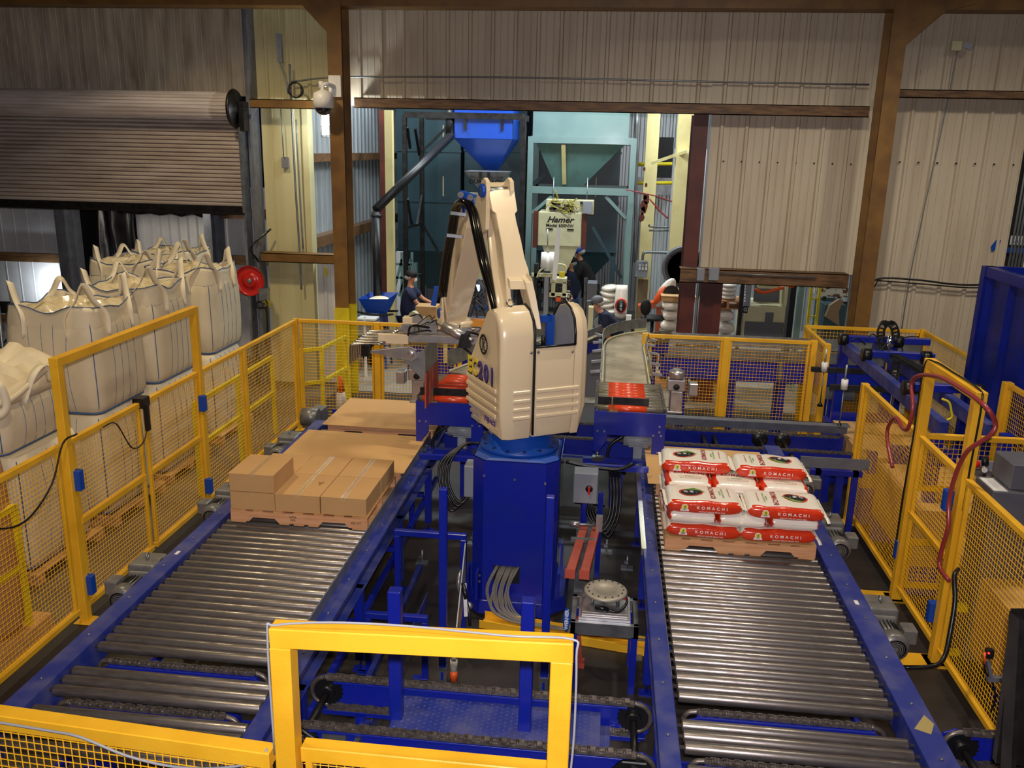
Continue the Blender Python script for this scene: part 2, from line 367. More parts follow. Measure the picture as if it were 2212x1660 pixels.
struct('wall_lower_left_infill', PANELW, ribs(MB(), -5.0, -4.44, 0, 2.15, 0.3, 0.08, 0.03, lambda u, d, z: Vector((u - 0.0, 14.62 - d, z))))
struct('wall_far', PANELG, ribs(MB(), -6, 12, 0, 8.7, 0.32, 0.1, 0.04, lambda u, d, z: Vector((u, 23.2 - d, z))))
struct('wall_packing_right', GREYC, MB().box(9.0, 9.1, 14.6, 23.2, 0, 8.7))
struct('wall_right', PANEL, MB().box(11.9, 12, -2, 14.6, 0, 8.7))
struct('wall_left', PANEL, MB().box(-16.1, -16, -2, 17.6, 0, 8.7))
# ---- steel frame
def ibeam(mb, x0, x1, y0, y1, z0, z1, t=0.02, web='y'):
    mb.box(x0, x1, y0, y0 + t, z0, z1).box(x0, x1, y1 - t, y1, z0, z1)
    xm = (x0 + x1) / 2
    return mb.box(xm - t / 2, xm + t / 2, y0 + t, y1 - t, z0, z1)
c = thing('steel_column', 'brown steel column with yellow foot left of the wide opening', 'column', (-4.22, 13.8, 0))
mb = ibeam(MB(), -4.35, -4.13, 13.55, 13.98, 1.56, 6.3)
mb.build('column_shaft', BROWN, c)
ibeam(MB(), -4.36, -4.12, 13.53, 14.0, 0, 1.56).build('painted_foot', YELG, c, label='yellow painted foot of the column')
MB().prism([(-4.35, 6.3), (-4.35, 5.75), (-4.9, 6.3)], 13.56, 13.97).build('haunch', BROWN, c)
c = thing('steel_column', 'brown steel column between the beige wall panels on the right', 'column', (3.92, 13.8, 0))
def shear(x, z): return 3.86 + (1.0 - z / 6) * 0.12
ibeam(MB(), 3.80, 4.02, 13.55, 13.98, 0, 6.3).build('column_shaft', BROWN, c)
MB().prism([(4.02, 5.65), (4.5, 6.1), (4.9, 6.2), (4.9, 6.3), (4.02, 6.3)], 13.56, 13.97).build('haunch', BROWN, c)
b = MB().box(-16, 12, 13.6, 13.95, 6.12, 6.4).build('eave_beam', BROWN); tag(b, 'brown steel beam along the top of the back wall', 'beam')
def girt(name_label, x0, x1, z0, z1, y0=14.16, y1=14.44, m=None):
    mb = MB().box(x0, x1, y0, y0 + 0.012, z0, z1).box(x0, x1, y0, y1, z1 - 0.012, z1).box(x0, x1, y0, y0 + 0.05, z0, z0 + 0.012)
    o = mb.build('wall_girt', m or BROWND); tag(o, name_label, 'girt')
girt('brown girt spanning above the wide opening between both columns', -4.13, 3.8, 4.69, 4.85)
girt('brown girt beside the roller door above the cream panel', -5.86, -4.36, 4.66, 4.80, m=BROWN)
girt('brown girt high on the wall at the far right', 4.02, 6.23, 4.98, 5.1)
girt('dirty brown girt at the foot of the hanging beige panel', 1.18, 3.8, 2.10, 2.32)
girt('brown girt above the red hose reel', -5.82, -4.36, 2.18, 2.33, m=BROWN)
girt('rusty girt across the corrugated side wall at mid height', -5.7, -5.69, 0, 0.01) if False else None
for z0, z1, lb in ((3.80, 3.95, 'rusty upper girt running along the corrugated side wall'), (2.22, 2.42, 'rusty lower girt running along the corrugated side wall')):
    o = MB().box(-5.66, -5.44, 14.75, 22.6, z1 - 0.015, z1).box(-5.45, -5.43, 14.75, 22.6, z0, z1).build('side_wall_girt', BROWND); tag(o, lb, 'girt')
# maroon columns of the packing room
for (x0, x1, z1, lb) in ((1.24, 1.47, 4.7, 'maroon steel column beside the hanging beige panel, rising to the girt'), (1.56, 1.92, 2.12, 'short wide maroon steel column under the hanging beige panel')):
    o = ibeam(MB(), x0, x1, 14.46 if z1 > 3 else 14.56, 14.9, 0, z1).build('steel_column', MAROON); tag(o, lb, 'column')
o = MB().box(1.49, 1.52, 14.45, 14.48, 0, 4.7).cyl((1.535, 14.4, 0.6), (1.535, 14.4, 2.1), 0.012, 8).build('edge_trim', GALVP); tag(o, 'grey trim strip between the maroon columns', 'trim')
# small dirty bracket, tears and screws
o = MB().prism([(5.98, 2.80), (6.05, 2.92), (6.11, 2.90), (6.06, 2.76), (6.0, 2.72)], WY - 0.03, WY - 0.006).build('torn_panel_patch', BLUM); tag(o, 'small blue tear in the beige wall panel at the far right', 'patch')
for zz, x0, x1, n, lb in ((4.0, 1.75, 3.7, 8, 'row of screws across the hanging beige panel'), (4.05, 4.15, 6.1, 8, 'row of screws across the beige panel right of the column')):
    mb = MB()
    for i in range(n): mb.cyl((x0 + (x1 - x0) * i / (n - 1), WY - 0.045, zz), (x0 + (x1 - x0) * i / (n - 1), WY - 0.02, zz), 0.014, 6)
    tag(mb.build('wall_screws', DSTEEL), lb, 'screws')['kind'] = 'stuff'
# ---- roller door
d = thing('roller_door', 'half open roller door with dusty slats at upper left', 'roller door', (-9, 14.2, 3.0))
mb = MB(); z = 3.08; prof = []
while z < 4.46:
    prof += [(14.22, z), (14.175, z + 0.012), (14.165, z + 0.042), (14.2, z + 0.06)]; z += 0.066
prof += [(14.22, z)]
n = len(prof); vs = [Vector((-16, y, zz)) for y, zz in prof] + [Vector((-6.02, y, zz)) for y, zz in prof]
mb.add(vs, [(i, i + 1, n + i + 1, n + i) for i in range(n - 1)], False); mb.build('curtain', DOORM, d)
mb = MB(); K = 22
mb.lathe([(0.215, -16), (0.215, -6.12)], (0, 14.05, 4.68), 'x', 20)
for k in range(11):
    a = -2.2 + k * 0.32
    mb.bar((-16, 14.05 - 0.217 * math.cos(a * 0.8), 4.68 + 0.217 * math.sin(a * 0.8)), (-6.12, 14.05 - 0.217 * math.cos(a * 0.8), 4.68 + 0.217 * math.sin(a * 0.8)), 0.012, 0.012)
mb.build('barrel', DOORM, d)
MB().box(-16, -6.0, 14.12, 14.26, 2.98, 3.09).box(-16, -6.0, 14.0, 14.2, 2.96, 2.99).build('bottom_bar', DSTEEL, d)
MB().box(-6.06, -6.0, 14.1, 14.3, 2.9, 4.35).box(-6.03, -5.99, 14.05, 14.3, 0, 4.35).build('guide', GALV, d)
mb = MB().lathe([(0.02, -6.1), (0.29, -6.1), (0.31, -6.07), (0.29, -6.04), (0.1, -6.02), (0.1, -5.99)], (0, 14.05, 4.64), 'x', 24).cyl((-6.0, 14.05, 4.64), (-5.86, 14.05, 4.64), 0.03)
mb.box(-5.98, -5.9, 13.98, 14.3, 4.3, 4.75); mb.build('chain_wheel', DSTEEL, d)
struct('door_1_jamb', GALVD, MB().box(-5.98, -5.86, 14.3, 14.52, 0, 8.0).box(-5.9, -5.86, 14.2, 14.3, 0, 8.0))
# ---- dock behind the roller door
struct('wall_dock', PANELW, ribs(ribs(MB(), -9.75, -7.6, 0, 3.3, 0.2, 0.1, 0.05, lambda u, d, z: Vector((u, 17.3 - d, z)), False), -7.3, -6.0, 0, 3.3, 0.3, 0.03, 0.01, lambda u, d, z: Vector((u, 16.2 - d, z)), False))
struct('wall_dock_left', PANELW, ribs(MB(), -13.5, -10.35, 0, 3.3, 0.28, 0.03, 0.012, lambda u, d, z: Vector((u, 16.2 - d, z)), False))
struct('wall_dock_back', BLACKM, MB().box(-16, -5.9, 17.5, 17.6, 0, 5).box(-16, -5.8, 14.7, 17.6, 4.2, 4.3).box(-5.85, -5.78, 14.8, 17.5, 0, 4.8))
o = MB().box(-10.42, -10.22, 15.6, 15.75, 0, 3.6).box(-10.22, -10.12, 15.7, 15.95, 0, 3.6).build('dock_post', GALVD); tag(o, 'grey steel dock post left of the black curtain', 'post')
o = MB().box(-7.55, -7.4, 15.75, 15.9, 0, 3.5).box(-7.4, -7.3, 15.9, 16.1, 0, 3.5).build('dock_post', GALVD); tag(o, 'grey steel dock post right of the ribbed panel', 'post')
for x0, x1, z0, z1, y, lb in ((-13.5, -10.3, 1.75, 1.92, 16.1, 'steel rail across the bright white dock panel'), (-13.5, -10.3, 3.02, 3.2, 16.1, 'steel rail above the white dock panel at far left'), (-13.5, -10.3, 0.5, 0.66, 16.1, 'low steel rail under the bright white dock panel'), (-7.35, -6.0, 2.72, 2.9, 16.1, 'steel rail above the white panel beside the roller door jamb'), (-7.35, -6.0, 1.85, 2.02, 16.1, 'steel rail across the white panel beside the roller door jamb')):
    tag(MB().box(x0, x1, y - 0.1, y, z0, z1).build('dock_rail', BROWND), lb, 'rail')
rng = random.Random(3)
rings = []
for i in range(9):
    z = 3.3 * i / 8; rg = []
    for k in range(15):
        a = k / 14; rg.append(Vector((-10.1 + a * (0.75 + 0.12 * math.sin(z * 2.0)), 16.5 - 0.12 * math.sin(a * 9 + z) - 0.1 * math.sin(a * 3), z)))
    rg += [Vector((p.x, p.y + 0.1, p.z)) for p in reversed(rg)]
    rings.append(rg)
tag(MB().loft(rings, True).build('dock_curtain', TARP), 'black tarpaulin curtain hanging behind the bulk bags', 'curtain')
rings = []
for i in range(11):
    x = -9.6 + 2.15 * i / 10
    rings.append([Vector((x, 16.55 + 0.1 * math.sin(i), 3.35)), Vector((x, 16.3 + 0.05 * math.sin(2 * i), 3.1)), Vector((x, 16.4, 2.72 + 0.04 * math.sin(3 * i))), Vector((x, 16.5, 2.72)), Vector((x, 16.7, 3.35))])
tag(MB().loft(rings, True).build('dock_header_pad', TARP), 'black tarpaulin header pad above the ribbed dock panel', 'pad')
# ---- conduits and boxes on the wall
tag(MB().tube([(-5.25, 14.36, 5.08), (-4.3, 14.36, 5.17), (-1.5, 14.38, 5.2), (1.5, 14.38, 5.18), (3.8, 14.36, 5.17)], 0.014, 8).build('conduit', GALVP), 'long thin grey conduit along the upper back wall', 'conduit')
tag(MB().tube([(-5.24, 14.36, 5.35), (-5.24, 14.36, 5.0), (-5.22, 14.34, 3.4), (-5.2, 14.36, 2.3), (-5.2, 14.36, 1.7)], 0.018, 8).tube([(-5.17, 14.36, 4.5), (-5.16, 14.36, 3.4), (-5.14, 14.36, 2.4)], 0.012, 8).build('conduit', GALVP), 'vertical grey conduit on the cream panel above the hose reel', 'conduit')
tag(MB().tube([(-5.42, 14.36, 4.66), (-5.41, 14.36, 3.9)], 0.01, 8).build('conduit', GALVP), 'thin conduit drop to the small switch box on the cream panel', 'conduit')
tag(MB().box(-5.47, -5.36, 14.40, 14.49, 3.72, 3.9).build('switch_box', GREYP, bevel=0.008), 'small grey switch box on the cream wall panel', 'switch box')
tag(MB().box(-5.46, -5.38, 14.4, 14.46, 5.38, 5.82).tube([(-5.42, 14.4, 5.38), (-5.35, 14.36, 5.2), (-5.28, 14.34, 4.9)], 0.012).build('junction_strip', MOTORL), 'narrow grey junction strip above the girt left of the dome camera', 'junction box')
mb = MB(); rg = random.Random(5)
for i in range(7):
    a = rg.random() * 6; mb.tube([(-5.12 + 0.14 * math.cos(a + k * 1.1) * (0.6 + 0.4 * rg.random()), 14.25, 4.95 + 0.12 * math.sin(a + k * 1.1)) for k in range(6)], 0.006, 5)
tag(mb.build('wire_bundle', BLACK), 'tangled bundle of thin wire on the girt left of the dome camera', 'wire')
mb = MB().tube([(5.02, 14.41, 5.72), (5.0, 14.45, 5.0), (4.9, 14.45, 3.6), (4.82, 14.45, 2.4), (4.8, 14.45, 1.4)], 0.009, 6)
tag(mb.build('conduit', GALVP), 'thin conduit dropping down the beige wall at the right', 'conduit')
o = thing('wall_sensor', 'small pale sensor box with angled head high on the right wall', 'sensor', (4.98, 14.4, 5.72))
MB().box(4.9, 5.05, 14.32, 14.42, 5.66, 5.8).build('housing', CREAMD, o, bevel=0.01); MB().bar((5.08, 14.34, 5.75), (5.18, 14.3, 5.7), 0.09, 0.08).build('head', GREYP, o)
mb = MB().tube([(4.1, 14.3, 2.0), (4.3, 14.36, 2.24), (4.9, 14.36, 2.25), (5.5, 14.36, 2.2), (6.1, 14.36, 2.22)], 0.016, 6).tube([(4.3, 14.34, 2.22), (5.0, 14.34, 2.19), (5.7, 14.34, 2.16), (6.2, 14.34, 2.2)], 0.012, 6).tube([(4.1, 14.3, 1.7), (4.2, 14.3, 2.0), (4.3, 14.34, 2.22)], 0.01, 6)
tag(mb.build('cable_run', BLACK), 'black cables strung along the right wall above the fence', 'cable')
mb = MB()
for i in range(5): mb.cyl((6.27 + i * 0.05, 14.46, 0), (6.3 + i * 0.05, 14.46, 7.5), 0.017, 8)
tag(mb.build('conduit_bank', GALVP), 'bank of vertical conduits at the right end of the wall', 'conduit')
struct('trim_1', CREAMC, MB().box(6.54, 6.6, 14.4, 14.6, 0, 8))
o = thing('switch_boxes', 'grey junction box with conduit on the girt under the beige panel', 'junction box', (1.7, 14.1, 2.3))
MB().box(1.62, 1.78, 14.04, 14.16, 2.16, 2.36).box(1.44, 1.56, 14.08, 14.16, 2.14, 2.34).build('box', GREYP, o, bevel=0.01); MB().cyl((1.78, 14.12, 2.28), (3.3, 14.12, 2.26), 0.012).build('conduit', GALVP, o)
# ---- dome camera and caged lamp on the left column
o = thing('dome_camera', 'white dome security camera on a bracket from the left column', 'security camera', (-4.4, 13.3, 4.6))
p = at(698, 215, Y=13.3)
MB().box(-4.33, -4.14, 13.5, 13.55, p.z + 0.05, p.z + 0.36).build('mounting_plate', WHITE, o)
MB().tube([(-4.25, 13.5, p.z + 0.2), (-4.3, 13.35, p.z + 0.22), (p.x, 13.3, p.z + 0.2), (p.x, 13.3, p.z + 0.1)], 0.035).cyl((p.x - 0.02, 13.3, p.z + 0.16), (p.x - 0.02, 13.3, p.z + 0.26), 0.04).build('bracket', WHITE, o)
MB().lathe([(0.02, 0.14), (0.06, 0.13), (0.14, 0.09), (0.155, 0.0), (0.15, -0.12), (0.1, -0.125)], (p.x, 13.3, p.z), 'z', 24).build('housing', WHITE, o)
MB().lathe([(0.125, -0.12), (0.115, -0.17), (0.07, -0.215), (0.01, -0.23)], (p.x, 13.3, p.z), 'z', 20).build('dome', GLASS, o)
o = thing('hanging_work_lamp', 'bright clear caged lamp hanging just below the dome camera', 'lamp', (p.x, 13.6, 4.1))
q = at(702, 262, Y=13.9)
MB().cyl((q.x, 13.9, q.z - 0.21), (q.x, 13.9, q.z + 0.2), 0.055, 16).build('tube', LEDM, o)
mb = MB()
for k in range(6):
    a = k * PI / 3; mb.cyl((q.x + 0.075 * math.cos(a), 13.9 + 0.075 * math.sin(a), q.z - 0.24), (q.x + 0.075 * math.cos(a), 13.9 + 0.075 * math.sin(a), q.z + 0.22), 0.004, 5)
for h in (-0.24, -0.08, 0.08, 0.22): mb.lathe([(0.072, h - 0.004), (0.08, h), (0.072, h + 0.004)], (q.x, 13.9, q.z), 'z', 12)
mb.build('cage', GALV, o)
lamp('hanging_lamp_light', 'POINT', (q.x + 0.12, 14.1, q.z), 45, COOL, 0.06)
# ---- hose reel, clipboard, sign
o = thing('hose_reel', 'round red air hose reel on the wall beneath the brown girt', 'hose reel', (-6.0, 14.2, 1.8))
q = at(539, 607, Y=14.0)
MB().lathe([(0.05, 0.0), (0.1, -0.02), (0.12, 0.02), (0.24, 0.03), (0.255, 0.0), (0.255, -0.02), (0.24, 0.05), (0.12, 0.06)], (q.x, 14.0, q.z), 'y', 30).build('reel_disc', RED, o)
MB().lathe([(0.02, -0.03), (0.035, -0.03), (0.05, 0.02), (0.05, 0.3)], (q.x, 14.0, q.z), 'y', 14).box(q.x + 0.16, q.x + 0.3, 13.98, 14.12, q.z - 0.32, q.z - 0.12).build('hub', GALV, o)
mb = MB().tube([(q.x + 0.24, 14.0, q.z - 0.25), (q.x + 0.3, 13.98, q.z - 0.42), (q.x + 0.14, 13.98, q.z - 0.45), (q.x + 0.12, 13.98, q.z - 0.36), (q.x + 0.26, 13.98, q.z - 0.4), (q.x + 0.28, 13.98, q.z - 0.8), (q.x + 0.24, 13.98, q.z - 1.1)], 0.016)
mb.tube([(q.x + 0.1, 14.2, q.z + 0.3), (q.x + 0.02, 14.1, q.z + 0.55), (q.x + 0.3, 14.3, q.z + 0.85)], 0.018)
mb.build('hose', HOSE, o)
tag(MB().box(q.x + 0.02, q.x + 0.2, 14.3, 14.36, q.z - 0.5, q.z - 0.28).build('warning_tag', YELG), 'yellow and red tag under the hose reel', 'sign')
g = at(632, 614, Y=14.5)
o = thing('clipboard', 'pale board hanging on the corrugated panel below the girt', 'board', (g.x, 14.5, g.z))
MB().box(g.x - 0.15, g.x + 0.15, 14.54, 14.57, g.z - 0.28, g.z + 0.28, T(g.x, 0, g.z) @ Matrix.Rotation(-0.09, 4, 'Y') @ T(-g.x, 0, -g.z)).build('backing', GREYC, o)
MB().box(g.x - 0.14, g.x + 0.14, 14.53, 14.54, g.z - 0.27, g.z + 0.27, T(g.x, 0, g.z) @ Matrix.Rotation(-0.09, 4, 'Y') @ T(-g.x, 0, -g.z)).build('sheet', WHITE, o)
g = at(702, 588, Y=14.5)
tag(MB().box(g.x - 0.02, g.x + 0.02, 14.54, 14.57, g.z - 0.08, g.z + 0.08).build('caution_sticker', YELG), 'small yellow caution sticker beside the left column', 'sign')
# ================================================================ yellow guard fences
WIRE = 0.0045
def fence_bay(parent, a, b, z0, z1, pitch=0.04, rail=0.05, mesh=True, wr=WIRE):
    """rails and wire mesh between two points on the floor plan"""
    a = Vector((a[0], a[1], 0)); b = Vector((b[0], b[1], 0)); d = (b - a); L = d.length; d.normalize()
    mb = MB().bar(a + Vector((0, 0, z1 - rail / 2)), b + Vector((0, 0, z1 - rail / 2)), rail, rail)
    mb.bar(a + Vector((0, 0, z0 + rail / 2)), b + Vector((0, 0, z0 + rail / 2)), rail, rail)
    mb.bar(a + d * 0.03 + Vector((0, 0, z0 + rail)), a + d * 0.03 + Vector((0, 0, z1 - rail)), 0.03, rail * 0.8, (0, 1, 0)).bar(b - d * 0.03 + Vector((0, 0, z0 + rail)), b - d * 0.03 + Vector((0, 0, z1 - rail)), 0.03, rail * 0.8, (0, 1, 0))
    frm = mb.build('panel_frame', YEL, parent, bevel=0.004)
    if not mesh: return
    mb = MB(); nrm = Vector((-d.y, d.x, 0)) * wr * 0.8; n = int(L / pitch)
    def wire(p, q, w, off):
        s = (q - p).normalized(); x = s.cross(Vector((d.y, -d.x, 0))).normalized() * w * 0.62
        yv = nrm * 0.78
        mb.add([p + off - x, p + off - yv, p + off + x, p + off + yv, q + off - x, q + off - yv, q + off + x, q + off + yv], [(0, 1, 5, 4), (1, 2, 6, 5), (2, 3, 7, 6), (3, 0, 4, 7)])
    for i in range(1, n):
        p = a + d * (L * i / n); wire(p + Vector((0, 0, z0 + rail)), p + Vector((0, 0, z1 - rail)), wr, nrm * (0.6))
    m = int((z1 - z0) / pitch)
    for i in range(1, m):
        z = z0 + (z1 - z0) * i / m; wire(a + Vector((0, 0, z)), b + Vector((0, 0, z)), wr, -nrm * 0.6)
    mb.build('wire_mesh', YELW, frm)
def post(parent, x, y, z1, w=0.06, foot=True, z0=0.0):
    mb = MB().box(x - w / 2, x + w / 2, y - w / 2, y + w / 2, z0, z1)
    if foot and z0 == 0: mb.box(x - w, x + w, y - w, y + w, 0.0, 0.012)
    return mb.build('post', YEL, parent, bevel=0.004)
def interlock(parent, x, y, z, ax=0):
    MB().box(x - 0.035, x + 0.035, y - 0.035, y + 0.035, z - 0.09, z + 0.09).build('interlock_plate', BLUM, parent, bevel=0.005, label='blue interlock plate')

H = 1.68; Z0 = 0.12; FX = -4.42
f = thing('guard_fence', 'long yellow mesh guard fence between bulk bags and left roller conveyor', 'fence', (FX, 6, 0))
for (y0, y1) in ((1.0, 3.0), (3.0, 4.6), (4.6, 6.36)): fence_bay(f, (FX, y0 + 0.03), (FX, y1 - 0.03), Z0, H)
for (y0, y1) in ((8.86, 10.04), (10.04, 11.88)): fence_bay(f, (FX, y0 + 0.03), (FX, y1 - 0.03), Z0, H, 0.045)
for y in (3.0, 4.6, 10.04): post(f, FX, y, H)
post(f, FX, 11.9, H + 0.01)
# tall gateway in the left fence with two leaves
GX = -4.42
g = thing('fence_gateway', 'tall yellow gateway frame rising above the left fence beside the bulk bags', 'gate', (GX, 7.6, 0))
post(g, GX, 6.42, 2.325, 0.075); post(g, GX, 8.84, 2.325, 0.075)
MB().bar((GX, 6.382, 2.36), (GX, 8.878, 2.36), 0.0752, 0.075).build('lintel', YEL, g, bevel=0.004)
g1 = thing('gate_leaf', 'near leaf of the yellow mesh gate under the tall left gateway', 'gate', (GX, 6.5, 0))
fence_bay(g1, (GX, 6.47), (GX, 7.60), Z0, H); MB().bar((GX, 6.5, 0.92), (GX, 7.58, 0.92), 0.045, 0.045).build('middle_rail', YEL, g1)
interlock(g1, GX + 0.05, 6.46, 1.32); interlock(g1, GX + 0.05, 6.46, 0.34)
g2 = thing('gate_leaf', 'far leaf of the yellow mesh gate under the tall left gateway', 'gate', (GX, 8.8, 0))
fence_bay(g2, (GX, 7.66), (GX, 8.80), Z0, H); MB().bar((GX, 7.68, 0.92), (GX, 8.78, 0.92), 0.045, 0.045).build('middle_rail', YEL, g2)
interlock(g2, GX + 0.05, 8.8, 1.32); interlock(g2, GX + 0.05, 8.8, 0.34)
tag(MB().box(GX - 0.05, GX + 0.06, 7.56, 7.7, 1.62, 1.72).box(GX + 0.03, GX + 0.07, 7.6, 7.66, 1.38, 1.66).build('gate_switch', BLACK, bevel=0.008), 'black safety switch where the two left gate leaves meet', 'switch')
tag(MB().tube([(GX + 0.05, 7.63, 1.42), (GX + 0.06, 7.5, 1.3), (GX + 0.06, 7.3, 1.32), (GX + 0.05, 7.1, 1.62), (GX + 0.045, 6.9, 1.65)] ,0.006, 6).build('switch_cable', BLACK), 'thin black cable hanging from the left gate switch', 'cable')
tag(MB().tube([(GX + 0.06, 6.5, 1.72), (GX + 0.06, 6.3, 1.70), (GX + 0.06, 6.1, 1.42), (GX + 0.06, 5.75, 1.26), (GX + 0.06, 5.4, 1.36), (GX + 0.06, 5.2, 1.62), (GX + 0.06, 4.9, 1.36), (GX + 0.06, 4.6, 1.5)], 0.008, 6).build('fence_cable', BLACK), 'slack black cable looped along the left fence near the gateway', 'cable')
# hand rails behind the fence
def handrail(lb, pts, h1=1.05, h2=0.55):
    o = thing('hand_rail', lb, 'hand rail', (pts[0][0], pts[0][1], 0))
    for z in (h1, h2):
        mb = MB()
        for p, q in zip(pts, pts[1:]): mb.bar((p[0], p[1], z), (q[0], q[1], z), 0.05, 0.05)
        mb.build('rail', YELG, o)
    for p in pts: MB().box(p[0] - 0.025, p[0] + 0.025, p[1] - 0.025, p[1] + 0.025, 0, h1 + 0.02).build('post', YELG, o)
handrail('bright yellow hand rail standing behind the near left fence', [(-4.72, 3.2), (-4.72, 5.0), (-4.72, 6.1)], 1.2, 0.68)
handrail('bright yellow hand rail behind the far half of the left fence', [(-4.72, 9.3), (-4.72, 10.5), (-4.72, 11.7)], 1.15, 0.62)
handrail('bright yellow hand rail passing the foot of the left column', [(-4.5, 12.3), (-4.25, 12.5), (-4.14, 13.4)], 1.12, 0.6)
# back fence
f = thing('guard_fence', 'yellow mesh back fence left of the robot, from the corner to the infeed', 'fence', (-3, 11.95, 0))
fence_bay(f, (-4.38, 11.93), (-3.26, 11.93), Z0, H, 0.045); fence_bay(f, (-3.18, 11.93), (-2.06, 11.93), Z0, H, 0.045)
post(f, -3.22, 11.93, H, 0.085); post(f, -2.02, 11.93, H)
f = thing('guard_fence', 'yellow mesh back fence right of the curved infeed belt', 'fence', (1.6, 11.95, 0))
fence_bay(f, (0.63, 11.95), (1.66, 11.95), Z0, H, 0.045); fence_bay(f, (1.72, 11.95), (2.82, 11.95), Z0, H, 0.045)
post(f, 0.58, 11.95, H + 0.01, 0.08); post(f, 1.69, 11.95, H, 0.09); post(f, 2.86, 11.95, H + 0.01, 0.08)
f = thing('guard_fence', 'short yellow mesh fence panel running back beside the sheet feeder', 'fence', (2.98, 12.4, 0))
fence_bay(f, (2.98, 11.75), (2.98, 13.1), Z0, H, 0.045); post(f, 2.98, 11.72, H + 0.02, 0.08)
f = thing('guard_fence', 'yellow mesh fence behind the sheet feeder along the wall', 'fence', (3.8, 13.1, 0))
fence_bay(f, (3.0, 13.12), (4.62, 13.12), Z0, H, 0.05); post(f, 4.66, 13.12, H + 0.01, 0.08)
f = thing('guard_fence', 'yellow mesh fence between the sheet feeder and blue container', 'fence', (4.68, 12.2, 0))
fence_bay(f, (4.68, 13.06), (4.70, 11.42), Z0, H, 0.05); post(f, 4.70, 11.38, H, 0.08)
f = thing('guard_fence', 'yellow mesh fence panel at the far right edge below the container', 'fence', (4.62, 9.9, 0))
post(f, 4.60, 10.1, H, 0.1); fence_bay(f, (4.60, 10.05), (4.60, 8.2), Z0, H, 0.045)
# right fence
RX = 2.93
f = thing('guard_fence', 'yellow mesh guard fence along the right roller conveyor, far panel', 'fence', (RX, 9, 0))
post(f, RX, 9.72, H, 0.08); fence_bay(f, (RX, 9.68), (RX, 8.02), Z0, H)
interlock(f, RX - 0.02, 7.98, 0.5)
g = thing('fence_gateway', 'tall yellow gateway frame in the right fence with hose over it', 'gate', (RX, 7.4, 0))
post(g, RX, 7.94, 2.302, 0.09); post(g, RX, 6.86, 2.302, 0.09)
MB().bar((RX, 7.985, 2.342), (RX, 6.815, 2.342), 0.09, 0.08).build('lintel', YEL, g, bevel=0.004)
MB().box(RX - 0.3, RX + 0.1, 6.75, 6.95, 0, 0.012).box(RX - 0.3, RX + 0.1, 7.85, 8.05, 0, 0.012).build('base_plate', YEL, g, split=True)
g1 = thing('gate_leaf', 'yellow mesh gate leaf under the tall right gateway', 'gate', (RX, 7.4, 0))
fence_bay(g1, (RX, 7.88), (RX, 6.93), Z0, H); MB().bar((RX, 7.88, 0.92), (RX, 6.93, 0.92), 0.045, 0.045).build('middle_rail', YEL, g1)
interlock(g1, RX - 0.06, 6.98, 1.42); interlock(g1, RX - 0.05, 6.95, 0.42)
f = thing('guard_fence', 'yellow mesh guard fence along the right roller conveyor, nearest panel', 'fence', (RX, 5.5, 0))
fence_bay(f, (RX, 6.80), (RX, 4.6), Z0, H); fence_bay(f, (RX, 4.55), (RX, 2.0), Z0, H); post(f, RX, 4.57, H)
f = thing('guard_fence', 'yellow cross fence with a window cut out behind the right gateway', 'fence', (3.8, 7.75, 0))
mbx = 4.9
fence_bay(f, (2.98, 7.96), (4.9, 7.96), 1.12, H, 0.045)
fence_bay(f, (2.98, 7.96), (4.9, 7.96), Z0, 0.62, 0.045)
MB().bar((3.62, 7.96, 1.12), (3.62, 7.96, 0.6), 0.04, 0.04).build('window_post', YEL, f)
mb = MB()
for z in (0.45,): mb.bar((2.95, 7.0, z), (4.2, 7.0, z), 0.06, 0.06)
tag(mb.bar((2.95, 7.0, 0.02), (4.2, 7.0, 0.02), 0.06, 0.04).bar((3.9, 7.0, 0.0), (3.9, 7.0, 0.95), 0.06, 0.06).box(3.72, 4.1, 6.95, 7.05, 0.88, 0.92).build('ground_frame', YELG), 'yellow stand and rails seen through the nearest right fence', 'stand')
# front fence close to the camera
FY = 2.97
f = thing('guard_fence', 'yellow mesh fence crossing the bottom left corner nearest the camera', 'fence', (-2.8, FY, 0))
fence_bay(f, (-4.4, FY + 0.16), (-1.27, FY - 0.03), Z0, 1.71, 0.036, 0.075, wr=0.005)
g = thing('fence_gateway', 'tall yellow gateway frame nearest the camera at bottom centre', 'gate', (-0.65, FY, 0))
post(g, -1.20, FY - 0.03, 2.205, 0.085); post(g, -0.095, FY, 2.228, 0.085)
MB().bar((-1.243, FY - 0.03, 2.245), (-0.053, FY, 2.268), 0.08, 0.085).build('lintel', YEL, g, bevel=0.004)
MB().box(-1.24, -1.16, FY - 0.076, FY - 0.0725, 1.60, 1.625).build('number_label', WHITE, g, label='small white label on the post')
text('label_digits', '1 0', 0.02, face((-1.2, FY - 0.0765, 1.612), (1, 0, 0), (0, 0, 1)), INK, g, 0.0005)
g1 = thing('gate_leaf', 'yellow mesh gate leaf under the nearest gateway at bottom centre', 'gate', (-0.65, FY, 0))
fence_bay(g1, (-1.15, FY), (-0.14, FY), Z0, 1.73, 0.034, 0.07, wr=0.004)
f = thing('guard_fence', 'yellow fence end right of the nearest gateway at the bottom edge', 'fence', (0.6, FY, 0))
fence_bay(f, (-0.04, FY), (2.9, FY), Z0, 1.70, 0.036, 0.07, wr=0.005)
def draped(name, lb, pts, r, m): tag(MB().tube(pts, r, 6).build(name, m), lb, 'cable')
z = 2.32
